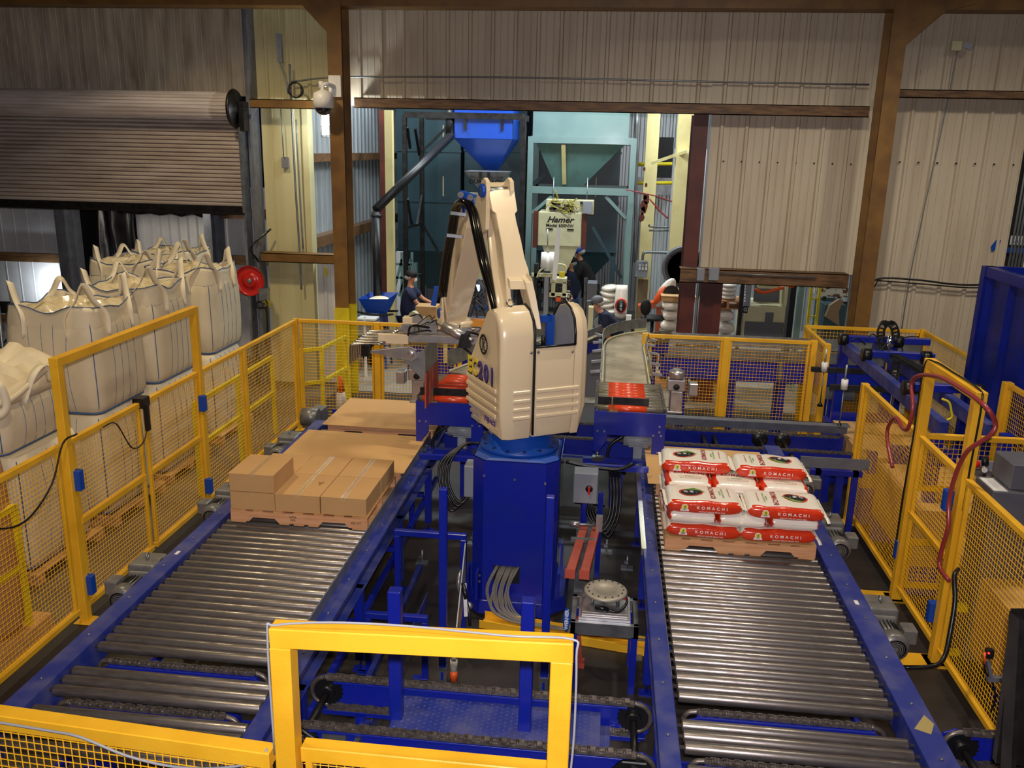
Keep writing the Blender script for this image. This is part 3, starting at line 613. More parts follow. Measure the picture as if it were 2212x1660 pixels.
draped('conduit_cable', 'grey cable taped over the top of the nearest gateway', [(-1.253, FY - 0.05, 1.7), (-1.255, FY - 0.05, 2.25), (-1.22, FY - 0.05, 2.295), (-1.0, FY - 0.035, 2.318), (-0.7, FY - 0.02, 2.32), (-0.3, FY - 0.035, 2.322), (-0.06, FY - 0.02, 2.32), (-0.04, FY - 0.03, 2.25), (-0.035, FY - 0.02, 1.9), (-0.045, FY - 0.03, 1.45), (0.06, FY, 1.36)], 0.005, CABLE)
draped('conduit_cable', 'grey cable sagging across the nearest left fence', [(-2.6, FY, 1.69), (-2.25, FY - 0.03, 1.69), (-2.1, FY - 0.05, 1.69), (-1.9, FY - 0.05, 1.62), (-1.7, FY - 0.045, 1.585), (-1.5, FY - 0.045, 1.6), (-1.32, FY - 0.05, 1.66), (-1.285, FY - 0.05, 1.72)], 0.006, CABLE)
draped('black_cable', 'black cable running down the posts of the right gateway', [(RX - 0.05, 7.98, 0.6), (RX - 0.055, 7.97, 1.0), (RX - 0.05, 7.96, 1.5), (RX - 0.05, 7.95, 1.68), (RX - 0.05, 7.95, 2.3), (RX - 0.02, 7.8, 2.39), (RX, 7.4, 2.39), (RX, 6.9, 2.39), (RX + 0.0, 6.80, 2.3), (RX, 6.81, 1.8), (RX, 6.81, 1.4)], 0.009, BLACK)
hp = [at(1412 + 0, 900, Y=9) for _ in ()]
P = []
for (x, y, Y) in ((1928, 1010, 8.3), (1918, 960, 8.3), (1918, 925, 8.3), (1935, 903, 8.2), (1950, 925, 8.1), (1962, 925, 8.0), (1972, 880, 7.95), (1969, 830, 7.95), (1985, 812, 7.9), (2030, 815, 7.6), (2085, 845, 7.3), (2130, 880, 7.15), (2150, 915, 7.1), (2140, 940, 7.05), (2095, 970, 6.95), (2075, 1000, 6.85), (2060, 1040, 6.8), (2050, 1085, 6.8), (2048, 1140, 6.8), (2034, 1190, 6.8), (2030, 1225, 6.8), (2050, 1255, 6.9)):
    P.append(at(x, y, X=2.85) if x < 2100 else at(x, y, Y=6.55))
tag(MB().tube(P, 0.018, 10).build('air_hose', REDHOSE), 'dark red air hose looping over the right gateway', 'hose')
P = [at(x, y, Y=Y) for x, y, Y in ((2070, 1230, 6.4), (2062, 1245, 6.3), (2063, 1300, 6.2), (2052, 1370, 6.1), (2040, 1420, 6.0), (2015, 1440, 5.9), (1950, 1443, 5.9))]
tag(MB().tube(P, 0.017, 8).build('cable_sleeve', BLACK), 'black sleeved cable hanging outside the nearest right fence', 'cable')
# ================================================================ roller conveyors
RT = 0.92
def roller_conveyor(name, lb, x0, x1, lr, rr, y0, ylist, y1):
    """x0..x1 rollers; lr, rr = rail spans in x"""
    c = thing(name, lb, 'roller conveyor', ((x0 + x1) / 2, (y0 + y1) / 2, 0))
    r = 0.036
    proto = MB().lathe([(0.012, x0 - 0.05), (0.012, x0), (r * 0.93, x0), (r, x0 + 0.006), (r, x1 - 0.006), (r * 0.93, x1), (0.012, x1), (0.012, x1 + 0.05)], (0, 0, 0), 'x', 20)
    me = None
    for y in ylist:
        o = bpy.data.objects.new('roller', me) if me else proto.build('roller', STEEL)
        if me: COL.objects.link(o)
        me = o.data; o.parent = c; o.matrix_parent_inverse = Matrix.Translation(c.location).inverted(); o.location = (0, y, RT - r)
        o.rotation_euler = (0.7 * y * 9, 0, 0)
    for (a, b), s in ((lr, 1), (rr, -1)):
        inner = b if s == 1 else a
        mb = MB().box(a, b, y0, y1, RT + 0.005, RT + 0.015).box(inner - 0.006, inner + 0.006, y0, y1, RT - 0.17, RT + 0.015).box(a, b, y0, y1, RT - 0.18, RT - 0.17)
        out = a if s == 1 else b
        mb.box(out - 0.005, out + 0.005, y0, y1, RT - 0.03, RT + 0.015)
        mb.build('side_rail', BLUD, c, bevel=0.003)
        mb = MB(); yy = y0 + 0.2
        while yy < y1: mb.cyl(((a + b) / 2, yy, RT + 0.015), ((a + b) / 2, yy, RT + 0.024), 0.009, 6); yy += 0.5
        mb.build('rail_bolts', GALV, c)
    for y in [y0 + 0.25 + i * 1.35 for i in range(int((y1 - y0) / 1.35) + 1)]:
        for xx in ((lr[0] + lr[1]) / 2, (rr[0] + rr[1]) / 2):
            MB().box(xx - 0.035, xx + 0.035, y - 0.03, y + 0.03, 0.1, RT - 0.17).cyl((xx, y, 0.01), (xx, y, 0.16), 0.01, 8).box(xx - 0.06, xx + 0.06, y - 0.04, y + 0.04, 0, 0.012).build('leg', [BLU], c)
        MB().bar((lr[1], y, 0.42), (rr[0], y, 0.42), 0.05, 0.05).build('cross_tie', BLU, c)
    for xx in (lr[1], rr[0]): MB().box(xx - 0.02, xx + 0.02, y0 + 0.25, y1 - 0.1, 0.3, 0.36).build('lower_tie', BLU, c)
    return c
P = 0.0990
main = [4.757 + P * i for i in range(100) if 4.757 + P * i < 9.35]
near = [4.472, 4.374, 4.275, 4.076, 3.977, 3.878, 3.78] + [3.58 - P * i for i in range(4)]
cl = roller_conveyor('roller_conveyor', 'left roller conveyor carrying the pallet of brown cartons', -3.2, -1.9, (-3.36, -3.235), (-1.875, -1.77), 3.1, near + main, 9.6)
cr = roller_conveyor('roller_conveyor', 'right roller conveyor carrying the pallet of rice bags', 0.57, 1.84, (0.425, 0.53), (1.88, 2.04), 3.1, near + main, 9.6)
MB().box(-1.885, -1.875, 4.9, 9.2, RT + 0.0, RT + 0.10).build('pallet_guide', GALVD, cl)
MB().box(0.40, 0.44, 6.6, 8.6, RT + 0.0, RT + 0.06).build('pallet_guide', BRIGHT, cr); MB().box(0.53, 0.54, 4.9, 9.2, RT - 0.05, RT + 0.012).build('inner_guide', GALVD, cr)
MB().prism([(1.885, 3.95), (1.99, 4.05), (2.04, 3.9), (2.03, 3.62), (1.9, 3.5)], RT + 0.0155, RT + 0.0165, 'z').prism([(1.9, 4.56), (2.0, 4.7), (2.03, 4.62), (1.98, 4.52)], RT + 0.0155, RT + 0.0165, 'z').build('worn_patch', mat('bare_worn_metal', (190, 170, 110), 0.5, 0.4), cr, split=True, label='scuffed bare metal patch on the rail')
for c, x in ((cl, -3.3), (cr, 1.96)):
    MB().box(x - 0.014, x + 0.014, 6.0, 6.06, RT + 0.0155, RT + 0.0165).build('rail_label', WHITE, c, label='tiny white label on the rail')
# ---- chains
def chain_run(x0, x1, y, z, w=0.045, p=0.05):
    mb = MB(); mb.box(x0, x1, y - w / 2, y + w / 2, z - 0.022, z - 0.006); x = x0; i = 0
    while x < x1 - p * 0.4:
        s = w / 2 if i % 2 else w / 2 - 0.008
        for e in (-1, 1): mb.box(x - 0.006, x + p * 0.86, y + e * s - 0.003, y + e * s + 0.003, z - 0.02, z + 0.006)
        mb.cyl((x + 0.005, y - w / 2 - 0.004, z - 0.006), (x + 0.005, y + w / 2 + 0.004, z - 0.006), 0.009, 6)
        x += p; i += 1
    return mb
def transfer(lb, x0, x1, y):
    t = thing('chain_transfer', lb, 'chain conveyor', ((x0 + x1) / 2, y, 0.75))
    MB().prism([(x0 + 0.07, 0.74), (x0, 0.8), (x0, 0.85), (x0 + 0.07, 0.872), (x1 - 0.09, 0.872), (x1, 0.84), (x1, 0.8), (x1 - 0.09, 0.74)], y - 0.045, y - 0.033).box(x0 + 0.05, x1 - 0.06, y - 0.033, y + 0.03, 0.82, 0.868).build('chain_beam', BLU, t)
    MB().box(x0 + 0.12, x1 - 0.18, y - 0.048, y - 0.045, 0.838, 0.846).build('slot', BLACKM, t)
    c = chain_run(x0 + 0.06, x1 - 0.08, y, 0.892, 0.035, 0.032)
    c.tube([(x1 - 0.08, y, 0.885), (x1 - 0.02, y, 0.86), (x1 + 0.01, y, 0.81)], 0.016, 6).tube([(x0 + 0.06, y, 0.885), (x0, y, 0.87), (x0 - 0.03, y, 0.82)], 0.016, 6)
    c.build('chain', CHAIN, t)
    MB().box(x0 + 0.2, x0 + 0.3, y - 0.03, y + 0.03, 0.4, 0.82).box(x1 - 0.3, x1 - 0.2, y - 0.03, y + 0.03, 0.4, 0.82).build('support', BLU, t, split=True)
    MB().lathe([(0.02, -0.012), (0.055, -0.012), (0.055, 0.012), (0.02, 0.012)], ((x0 + x1) / 2 - 0.35, y - 0.055, 0.8), 'y', 18).build('sprocket', CHAIN, t)
transfer('narrow chain transfer set between the left rollers, farther of two', -3.1, -2.0, 4.615)
transfer('narrow chain transfer set between the left rollers, nearer of two', -3.1, -2.0, 4.176)
transfer('narrow chain transfer set between the right rollers, farther of two', 0.62, 1.76, 4.615)
transfer('narrow chain transfer set between the right rollers, nearer of two', 0.62, 1.76, 4.176)
transfer('narrow chain transfer near the bottom edge under the right rollers', 0.62, 1.76, 3.68)
# ---- cross shuttle between both conveyors
def chain_conveyor(lb, x0, x1, ya, yb, shaft_ends=(True, True)):
    c = thing('chain_conveyor', lb, 'chain conveyor', ((x0 + x1) / 2, (ya + yb) / 2, 0))
    for y in (ya, yb):
        MB().prism([(x0, 0.66), (x0 - 0.03, 0.76), (x0, 0.84), (x0 + 0.06, 0.868), (x1 - 0.06, 0.868), (x1, 0.84), (x1 + 0.03, 0.76), (x1, 0.66), (x1 - 0.05, 0.58), (x0 + 0.05, 0.58)], y - 0.008, y + 0.004).box(x0 + 0.14, x1 - 0.14, y - 0.05, y, 0.835, 0.85).box(x0 + 0.02, x1 - 0.02, y - 0.06, y, 0.64, 0.652).build('side_plate', BLU, c, bevel=0.002)
        mb = chain_run(x0 + 0.1, x1 - 0.1, y - 0.035, 0.885); mb2 = chain_run(x0 + 0.1, x1 - 0.1, y - 0.035, 0.672)
        mb.add(mb2.v, mb2.f)
        for xe, s in ((x0 + 0.1, -1), (x1 - 0.1, 1)):
            mb.tube([(xe + s * 0.105 * math.sin(t), y - 0.035, 0.775 + 0.1 * math.cos(t)) for t in (0, 0.6, 1.2, 1.9, 2.5, 3.14)], 0.016, 6)
        mb.build('chain', CHAIN, c)
    for xe in (x0 + 0.1, x1 - 0.1):
        for y in (ya, yb):
            prof = []
            M0 = T(xe, y - 0.035, 0.775); n = 20; out = []
            for k in range(n * 2):
                rr = 0.098 if k % 2 else 0.086; out.append((rr * math.cos(PI * k / n), rr * math.sin(PI * k / n)))
            mb = MB().prism(out, -0.008, 0.008, 'y', M0); mb.lathe([(0.05, -0.05), (0.05, 0.03), (0.03, 0.03)], (0, 0, 0), 'y', 18, M0); mb.build('sprocket', BLACK, c)
        MB().cyl((xe, ya, 0.775), (xe, yb, 0.775), 0.022, 14).build('shaft', DSTEEL, c)
    for xx in (x0 + 0.3, x1 - 0.3):
        for y in (ya, yb): MB().box(xx - 0.03, xx + 0.03, y - 0.03, y + 0.03, 0, 0.6).build('leg', BLU, c)
    MB().box(x0 + 0.3, x0 + 0.36, yb, ya, 0.5, 0.56).box(x1 - 0.36, x1 - 0.3, yb, ya, 0.5, 0.56).build('cross_tie', BLUD, c)
    return c
cc = chain_conveyor('blue chain conveyor crossing between both roller conveyors behind the nearest gateway', -1.72, 0.40, 4.69, 4.22)
TREAD = mat('tread_pale_metal', (120, 132, 190), 0.3, 0.6)  # lighter, shinier metal than the plate, for the raised pattern
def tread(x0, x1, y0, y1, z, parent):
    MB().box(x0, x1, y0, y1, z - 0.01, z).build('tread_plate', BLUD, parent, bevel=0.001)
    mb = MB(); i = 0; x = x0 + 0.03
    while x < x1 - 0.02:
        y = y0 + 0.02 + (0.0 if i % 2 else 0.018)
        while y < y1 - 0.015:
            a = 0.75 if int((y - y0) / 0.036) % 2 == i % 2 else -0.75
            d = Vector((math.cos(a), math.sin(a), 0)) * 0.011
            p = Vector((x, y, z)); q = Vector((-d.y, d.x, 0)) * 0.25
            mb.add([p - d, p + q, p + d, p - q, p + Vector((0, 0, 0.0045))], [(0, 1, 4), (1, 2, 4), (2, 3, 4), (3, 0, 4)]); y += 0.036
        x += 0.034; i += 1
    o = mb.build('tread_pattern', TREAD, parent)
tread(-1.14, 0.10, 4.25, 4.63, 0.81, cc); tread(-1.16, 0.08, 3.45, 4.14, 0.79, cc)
MB().box(-1.14, -1.08, 4.27, 4.62, 0.5, 0.7).box(0.1, 0.16, 4.25, 4.64, 0.55, 0.71).box(-1.72, 0.4, 4.14, 4.2, 0.5, 0.56).build('plate_support', BLUD, cc)
MB().prism([(-1.68, 0.66), (-1.5, 0.775), (-1.62, 0.86), (-1.72, 0.85), (-1.72, 0.68)], 4.16, 4.19).cyl((-1.6, 4.12, 0.775), (-1.6, 4.2, 0.775), 0.045).build('bearing', BLACK, cc, bevel=0.006)
MB().prism([(0.16, 0.775), (0.22, 0.7), (0.36, 0.7), (0.42, 0.775), (0.36, 0.85), (0.22, 0.85)], 4.15, 4.18).cyl((0.29, 4.1, 0.775), (0.29, 4.2, 0.775), 0.05).build('bearing', BLACK, cc, bevel=0.006)
mb = MB().box(-1.5, -1.36, 4.17, 4.2, 0.71, 0.83).cyl((-1.38, 4.16, 0.77), (-1.12, 4.16, 0.77), 0.008).box(-1.3, -1.27, 4.12, 4.2, 0.7, 0.83).cyl((-1.27, 4.16, 0.77), (-1.25, 4.16, 0.77), 0.016, 6).cyl((-1.13, 4.16, 0.77), (-1.11, 4.16, 0.77), 0.014, 6)
mb.build('chain_tensioner', GALV, cc)
cc2 = chain_conveyor('blue chain conveyor leaving to the right at the bottom right corner', 2.12, 4.3, 4.69, 4.22)
# ---- gear motors
def make_motor():
    t = thing('gear_motor', 'gear motor', 'motor')
    MB().box(-0.11, 0.11, 0.0, 0.24, -0.12, 0.11).box(-0.09, 0.09, -0.04, 0.0, -0.1, 0.07).build('gearbox', MOTOR, t, bevel=0.025, seg=3)
    mb = MB().lathe([(0.018, -0.004), (0.024, 0), (0.018, 0.004)], (0, 0.12, 0.14), 'x', 12)
    R = [[Vector((0.0 + 0.006 * math.cos(b) * 1, 0.12 + (0.022 + 0.006 * math.cos(b)) * math.cos(a), 0.135 + (0.022 + 0.006 * math.cos(b)) * math.sin(a))) + Vector((0.006 * math.sin(b), 0, 0)) for b in [k * PI / 3 for k in range(6)]] for a in [j * PI / 6 for j in range(13)]]
    MB().loft(R, False).build('eye_bolt', GALV, t)
    mbody = MB().lathe([(0.06, -0.04), (0.085, -0.06), (0.085, -0.23), (0.07, -0.23)], (0, 0, -0.03), 'y', 24).build('motor_body', MOTOR, t)
    mb = MB()
    for k in range(22):
        a = 2 * PI * k / 22
        M = T(0, 0, -0.03) @ Matrix.Rotation(a, 4, 'Y'); mb.box(-0.003, 0.003, -0.225, -0.07, 0.08, 0.098, M)
    mb.build('cooling_fins', DSTEEL, mbody)
    fcov = MB().lathe([(0.088, -0.2), (0.104, -0.21), (0.106, -0.29), (0.095, -0.315), (0.06, -0.325), (0.01, -0.325)], (0, 0, -0.03), 'y', 26).build('fan_cover', MOTOR, t)
    mb = MB()
    for rr in (0.02, 0.036, 0.052, 0.068): mb.lathe([(rr, -0.324), (rr + 0.004, -0.329), (rr + 0.008, -0.324)], (0, 0, -0.03), 'y', 24)
    mb.build('fan_grille', DSTEEL, fcov)
    MB().box(-0.19, -0.09, -0.2, -0.07, -0.06, 0.06).build('terminal_box', MOTOR, t, bevel=0.01)
    MB().lathe([(0.05, 0.0), (0.115, 0.0), (0.12, 0.02), (0.12, 0.05), (0.05, 0.06)], (0.1, 0.14, -0.01), 'x', 22).build('flange', BLACKM, t)
    return t
mot = make_motor(); mot.location = (-3.53, 5.86, 0.78); mot['label'] = 'grey gear motor left of the left conveyor, nearest of its row'
G = 'gear motors beside the roller conveyors'; mot['group'] = G
dup(mot, 'grey gear motor left of the left conveyor, level with the carton pallet', (-3.53, 7.42, 0.78), group=G)
dup(mot, 'grey gear motor left of the left conveyor, beside the empty sheet topped pallet', (-3.53, 9.05, 0.78), group=G)
def mirror(o, lb, loc):
    c = dup(o, lb, loc, group=G); c.scale = (-1, 1, 1); return c
mirror(mot, 'grey gear motor right of the right conveyor, nearest of its row', (2.21, 6.15, 0.72))
mirror(mot, 'grey gear motor right of the right conveyor, just in front of the rice pallet corner', (2.21, 7.75, 0.72))
mirror(mot, 'grey gear motor right of the right conveyor, behind the rice bags', (2.21, 9.2, 0.72))
# ---- back cross transfer
c = thing('cross_transfer', 'long blue chain transfer running behind both roller conveyors', 'chain conveyor', (0, 10, 0))
for y in (9.78, 10.35): MB().box(-3.4, 2.95, y - 0.008, y + 0.008, 0.62, 0.84).box(-3.4, 2.95, y - 0.05, y, 0.6, 0.61).build('side_plate', BLU, c)
for y in (9.72, 10.30): chain_run(-3.3, 2.9, y, 0.86, 0.04, 0.05).build('chain', CHAIN, c)
MB().box(0.72, 3.0, 10.42, 10.44, 0.86, 0.99).box(0.72, 3.0, 10.3, 10.44, 0.98, 0.99).build('pallet_guide', GALVD, c)
MB().box(2.2, 2.95, 9.2, 9.22, 0.84, 0.96).build('pallet_guide', GALVD, c)
for x in (1.95, 2.22):
    MB().cyl((x, 9.55, 0.78), (x, 10.36, 0.78), 0.025, 12).build('shaft', DSTEEL, c)
    MB().lathe([(0.02, -0.015), (0.095, -0.015), (0.095, 0.015), (0.05, 0.02), (0.05, 0.06)], (x, 10.28, 0.78), 'y', 22).build('sprocket', BLACK, c)
for x in (-3.3, -1.6, 0.2, 1.4, 2.8):
    for y in (9.78, 10.35): MB().box(x - 0.04, x + 0.04, y - 0.03, y + 0.03, 0, 0.62).build('leg', BLU, c)
mb = MB()
for i in range(6): mb.bar((0.75 + i * 0.12, 9.8, 0.5), (0.9 + i * 0.13, 10.3, 0.5), 0.03, 0.05)
mb.box(1.25, 1.29, 9.7, 10.3, 0.7, 0.8).box(1.38, 1.42, 9.7, 10.3, 0.7, 0.8).build('cross_members', DSTEEL, c)
MB().box(2.2, 2.9, 9.3, 9.36, 0.72, 0.78).box(2.8, 2.86, 9.3, 9.36, 0.0, 0.78).box(2.4, 2.46, 9.3, 9.36, 0.0, 0.78).build('drive_frame', BLU, c)
MB().box(2.0, 2.6, 10.0, 10.2, 0.3, 0.55).build('drive_guard', YEL, c)
MB().box(-3.55, -3.4, 9.9, 10.15, 0.72, 0.95).cyl((-3.6, 9.8, 0.9), (-3.4, 9.8, 0.9), 0.11).build('drive_unit', MOTOR, c)

# ================================================================ pallets, cartons, rice bags
def make_pallet():
    p = thing('pallet', 'pallet', 'pallet')
    L, W = 1.22, 1.016
    for y in (0.0, W / 2 - 0.019, W - 0.038):
        out = [(0, 0.014), (0.165, 0.014), (0.20, 0.052), (0.395, 0.052), (0.43, 0.014), (0.79, 0.014), (0.825, 0.052), (1.02, 0.052), (1.055, 0.014), (L, 0.014), (L, 0.104), (0, 0.104)]
        MB().prism(out, y, y + 0.038, 'y').build('stringer', WOOD2, p)
    n = 7
    for i in range(n):
        w = 0.135 if i in (0, n - 1) else 0.085; x = 0.0675 + (L - 0.135) * i / (n - 1)
        MB().box(x - w / 2, x + w / 2, 0.0, W, 0.104, 0.119).build('deck_board', WOOD, p)
    for x, w in ((0.07, 0.13), (0.48, 0.09), (0.61, 0.09), (0.74, 0.09), (1.15, 0.13)): MB().box(x - w / 2, x + w / 2, 0.0, W, 0.0, 0.014).build('bottom_board', WOOD, p)
    return p
PZ = RT + 0.001; PT = PZ + 0.119
pal = make_pallet(); GP = 'wooden pallets on the conveyors'
pal.location = (-3.148, 6.70, PZ); pal['label'] = 'wooden pallet under the brown cartons on the left conveyor'; pal['group'] = GP
dup(pal, 'wooden pallet under the large cardboard sheet behind the cartons', (-3.12, 7.80, PZ), group=GP)
dup(pal, 'wooden pallet at the far end of the left conveyor under a cardboard sheet', (-3.07, 9.15, PZ), group=GP)
dup(pal, 'wooden pallet under the rice bags on the right conveyor', (0.595, 6.73, PZ), group=GP)
dup(pal, 'wooden pallet with cardboard sheet hidden behind the rice bags', (0.58, 7.95, PZ), group=GP)
def stamp(px_, x, y, z, s=0.03):
    for i, (dx, st) in enumerate(((0.56, 'WPA\nPPP'), (1.12, 'KD HT'))):
        text('pallet_stamp', st, s, face((x + dx, y - 0.002, z + 0.062), (1, 0, 0), (0, 0, 1)), INK, px_, 0.0004)
stamp(pal, -3.148, 6.70, PZ)
def sheet(lb, x0, x1, y0, y1, z):
    rings = []; n = 8
    for i in range(n + 1):
        x = x0 + (x1 - x0) * i / n; rg = []
        for j in range(7):
            y = y0 + (y1 - y0) * j / 6; rg.append(Vector((x, y, z + 0.004 * math.sin(3 * x + 2 * y))))
        rg += [Vector((v.x, v.y, v.z - 0.005)) for v in reversed(rg)]; rings.append(rg)
    return tag(MB().loft(rings, True, False).build('cardboard_sheet', CARDS), lb, 'cardboard sheet', 'cardboard sheets on the pallets')
sheet('large flat cardboard sheet on the middle left pallet, just behind the cartons', -3.20, -1.86, 7.76, 8.88, PT + 0.012)
sheet('flat cardboard sheet on the farthest left pallet', -3.12, -1.82, 9.1, 10.2, PT + 0.012)
sheet('cardboard sheet sticking out behind the rice bags', 0.5, 1.72, 7.9, 9.0, PT + 0.012)
sheet('brown slip sheet under the rice bags on the right pallet', 0.595, 1.815, 6.735, 7.75, PT + 0.006)
def make_carton():
    c = thing('carton', 'carton', 'carton')
    w, d, h = 0.398, 0.487, 0.163
    MB().box(0, w, 0, d, 0, h - 0.004).build('box', CARD, c, bevel=0.003)
    for a, b in ((-0.001, w / 2 - 0.002), (w / 2 + 0.002, w + 0.001)):
        rings = [[Vector((x, yy, h - 0.0035 + 0.0025 * math.sin(PI * k / 6) + e)) for x in (a, b) for e in (0,)] for k, yy in enumerate([d * i / 6 for i in range(7)])]
        mb = MB(); n = 6
        for k in range(n):
            y0, y1 = d * k / n - 0.001, d * (k + 1) / n + 0.001
            mb.box(a, b, y0, y1, h - 0.0045, h - 0.001 + 0.0015 * math.sin(PI * (k + 0.5) / n))
        mb.build('flap', CARD, c)
    MB().box(w / 2 - 0.024, w / 2 + 0.024, -0.0006, d + 0.0006, h - 0.0005, h + 0.0007).box(w / 2 - 0.024, w / 2 + 0.024, -0.0014, 0.0, h - 0.03, h + 0.0005).build('tape', TAPE, c)
    MB().box(w / 2 - 0.0016, w / 2 + 0.0016, 0, d, h + 0.0004, h + 0.0012).build('seam', CARDE, c)
    return c
car = make_carton(); GC = 'brown cartons on the left pallet'
car.location = (-3.145, 6.705, PT); car['label'] = 'brown carton at the front left of the bottom layer, under the upper carton'; car['group'] = GC
ctop = PT + 0.166
dup(car, 'single brown carton stacked on top at the front left of the pallet', (-3.145, 6.705, ctop), group=GC)
stm = dup(car, 'brown carton in the middle of the front row with a small printed mark', (-2.745, 6.71, PT), group=GC)
dup(car, 'brown carton at the front right corner of the pallet', (-2.338, 6.712, PT), group=GC)
dup(car, 'brown carton at the back left of the pallet', (-3.14, 7.205, PT), group=GC)
dup(car, 'brown carton in the middle of the back row', (-2.742, 7.205, PT), group=GC)
dup(car, 'brown carton at the back right corner of the pallet', (-2.335, 7.208, PT), group=GC)
text('printed_mark', 'IO\nT', 0.05, face((-2.43, 6.99, PT + 0.1645), (1, 0.05, 0), (0, 1, 0)), INK, stm, 0.0003)

# ---- rice bags
BL, BW, BH = 0.60, 0.405, 0.125
def bag_pt(t, a):
    """t -1..1 along the bag, a angle of the section"""
    e = max(0.0, 1 - abs(t) ** 7) ** 0.5
    hw = BW / 2 * (0.86 + 0.14 * e); hh = BH / 2 * (0.1 + 0.9 * e ** 0.8)
    c, s_ = math.cos(a), math.sin(a); p = 2 / 5.5; q = 2 / 3.2
    y = hw * math.copysign(abs(c) ** p, c); z = hh * math.copysign(abs(s_) ** q, s_)
    z += 0.006 * math.sin(t * 7 + 1.3) * (s_ > 0) * abs(s_)
    y += 0.004 * math.sin(t * 9) * math.copysign(1, c) * e
    return Vector((t * BL / 2, y, BH / 2 + z))
def make_bag(seed):
    b = thing('rice_bag', 'rice bag', 'rice bag'); N = 32; mb = MB(); rings = []
    ts = [-1, -0.985, -0.95, -0.9, -0.82, -0.7, -0.5, -0.25, 0, 0.25, 0.5, 0.7, 0.82, 0.9, 0.95, 0.985, 1]
    rg = random.Random(seed)
    for t in ts:
        rings.append([bag_pt(t, 2 * PI * k / N) + Vector((0, 0, rg.uniform(-0.002, 0.002))) for k in range(N)])
    mb.loft(rings, True)
    # red gusset sides, white top and bottom
    nf = len(ts) - 1
    for i in range(nf):
        for k in range(N):
            a = (k + 0.5) * 2 * PI / N; t = (ts[i] + ts[i + 1]) / 2
            side = abs(math.sin(a)) < (0.80 if abs(t) < 0.86 else 0.80 - 3.2 * (abs(t) - 0.86))
            mb.m[i * N + k] = 1 if side else 0
    mb.build('bag_body', [RICE, RICER], b)
    for s in (-1, 1):
        MB().box(s * BL / 2 - 0.003, s * (BL / 2 + 0.022), -0.168, 0.168, BH / 2 - 0.004, BH / 2 + 0.004, ).build('seam_strip', RICE, b)
    e = -0.24 if seed % 2 else 0.24
    MB().tube([(BL / 2 + 0.01, -0.165, BH / 2), (BL / 2 + 0.02, -0.205, BH / 2 - 0.01), (BL / 2 + 0.03, -0.235, BH / 2 - 0.035)], 0, flat=(0.028, 0.003)).build('tape_tail', RICE, b)
    # side print
    y = -BW / 2 - 0.0045
    for sgn in (1, -1):
        F = lambda x, z: face((x * sgn, y * sgn, z), (sgn, 0, 0), (0, 0, 1))
        text('side_name', 'KOMACHI', 0.036, F(0.055, BH / 2 + 0.006), WHITEP, b, 0.001, spacing=1.75, bold=0.0003)
        text('side_caption', 'PREMIUM MEDIUM GRAIN RICE', 0.013, F(0.055, BH / 2 - 0.027), WHITEP, b, 0.001, spacing=1.2)
        mb = MB().prism([(0.026 * math.cos(k * PI / 10), 0.026 * math.sin(k * PI / 10)) for k in range(20)], -0.001, 0.001, 'z', F(-0.165, BH / 2 + 0.008)); mb.prism([(-0.036, -0.02), (0.036, -0.02), (0.03, -0.002), (-0.03, -0.002)], -0.001, 0.001, 'z', F(-0.165, BH / 2 - 0.006)); mb.build('logo_badge', WHITEP, b)
        MB().prism([(0.021 * math.cos(k * PI / 9), 0.021 * math.sin(k * PI / 9)) for k in range(18)], -0.001, 0.0018, 'z', F(-0.165, BH / 2 + 0.009)).build('logo_sun', RICEY, b)
        MB().prism([(-0.004, -0.018), (0.004, -0.018), (0.010, 0.004), (0.002, 0.012), (-0.006, 0.004)], -0.001, 0.0024, 'z', F(-0.165, BH / 2 + 0.01)).build('logo_leaf', RICEG, b)
        text('logo_text', 'SUN VALLEY', 0.009, F(-0.165, BH / 2 - 0.017), INK, b, 0.0016)
    # top print
    zt = BH + 0.002
    def surf(v):
        t = max(-0.98, min(0.98, v.x / (BL / 2))); e_ = max(0.0, 1 - abs(t) ** 7) ** 0.5
        hw = BW / 2 * (0.86 + 0.14 * e_); hh = BH / 2 * (0.1 + 0.9 * e_ ** 0.8)
        cc_ = min(0.98, abs(v.y) / hw); c_ = cc_ ** (5.5 / 2); s_ = math.sqrt(max(0, 1 - c_ * c_))
        return Vector((v.x, v.y, BH / 2 + hh * s_ ** (2 / 3.2) + 0.006 * math.sin(t * 7 + 1.3) * s_ + 0.003 + v.z))
    def oval(rx, ry, dz, cx, cy):
        c0 = [Vector((cx + r_ * rx * math.cos(k * PI / 16), cy + r_ * ry * math.sin(k * PI / 16), dz)) for r_ in (0.02, 0.5, 1.0) for k in range(32)]
        c0 = [surf(v) for v in c0]; fs = [(r_ * 32 + k, r_ * 32 + (k + 1) % 32, (r_ + 1) * 32 + (k + 1) % 32, (r_ + 1) * 32 + k) for r_ in (0, 1) for k in range(32)] + [tuple(range(31, -1, -1))]
        return MB().add(c0, fs)
    oval(0.10, 0.078, 0.0008, 0.10, 0.015).build('oval_border', RICER, b); oval(0.086, 0.062, 0.0016, 0.10, 0.018).build('oval_panel', BLACKM, b)
    text('oval_writing', 'こまち', 0.05, T(0.095, 0.02, 0.0024), WHITEP, b, 0.0003, wrap=surf)
    mb = MB()
    for k in range(7):
        a = -0.55 + k * 0.06; p0 = Vector((-0.01 + 0.01 * k, 0.02 - 0.008 * k, 0.003)); p1 = p0 + Vector((0.10 * math.cos(a), -0.09 + 0.012 * k, 0))
        pts = [surf(p0), surf((p0 + p1) / 2), surf(p1)]; mb.tube(pts, 0.0025, 4)
    mb.build('rice_ears', RICEG if seed % 2 else RICEY, b)
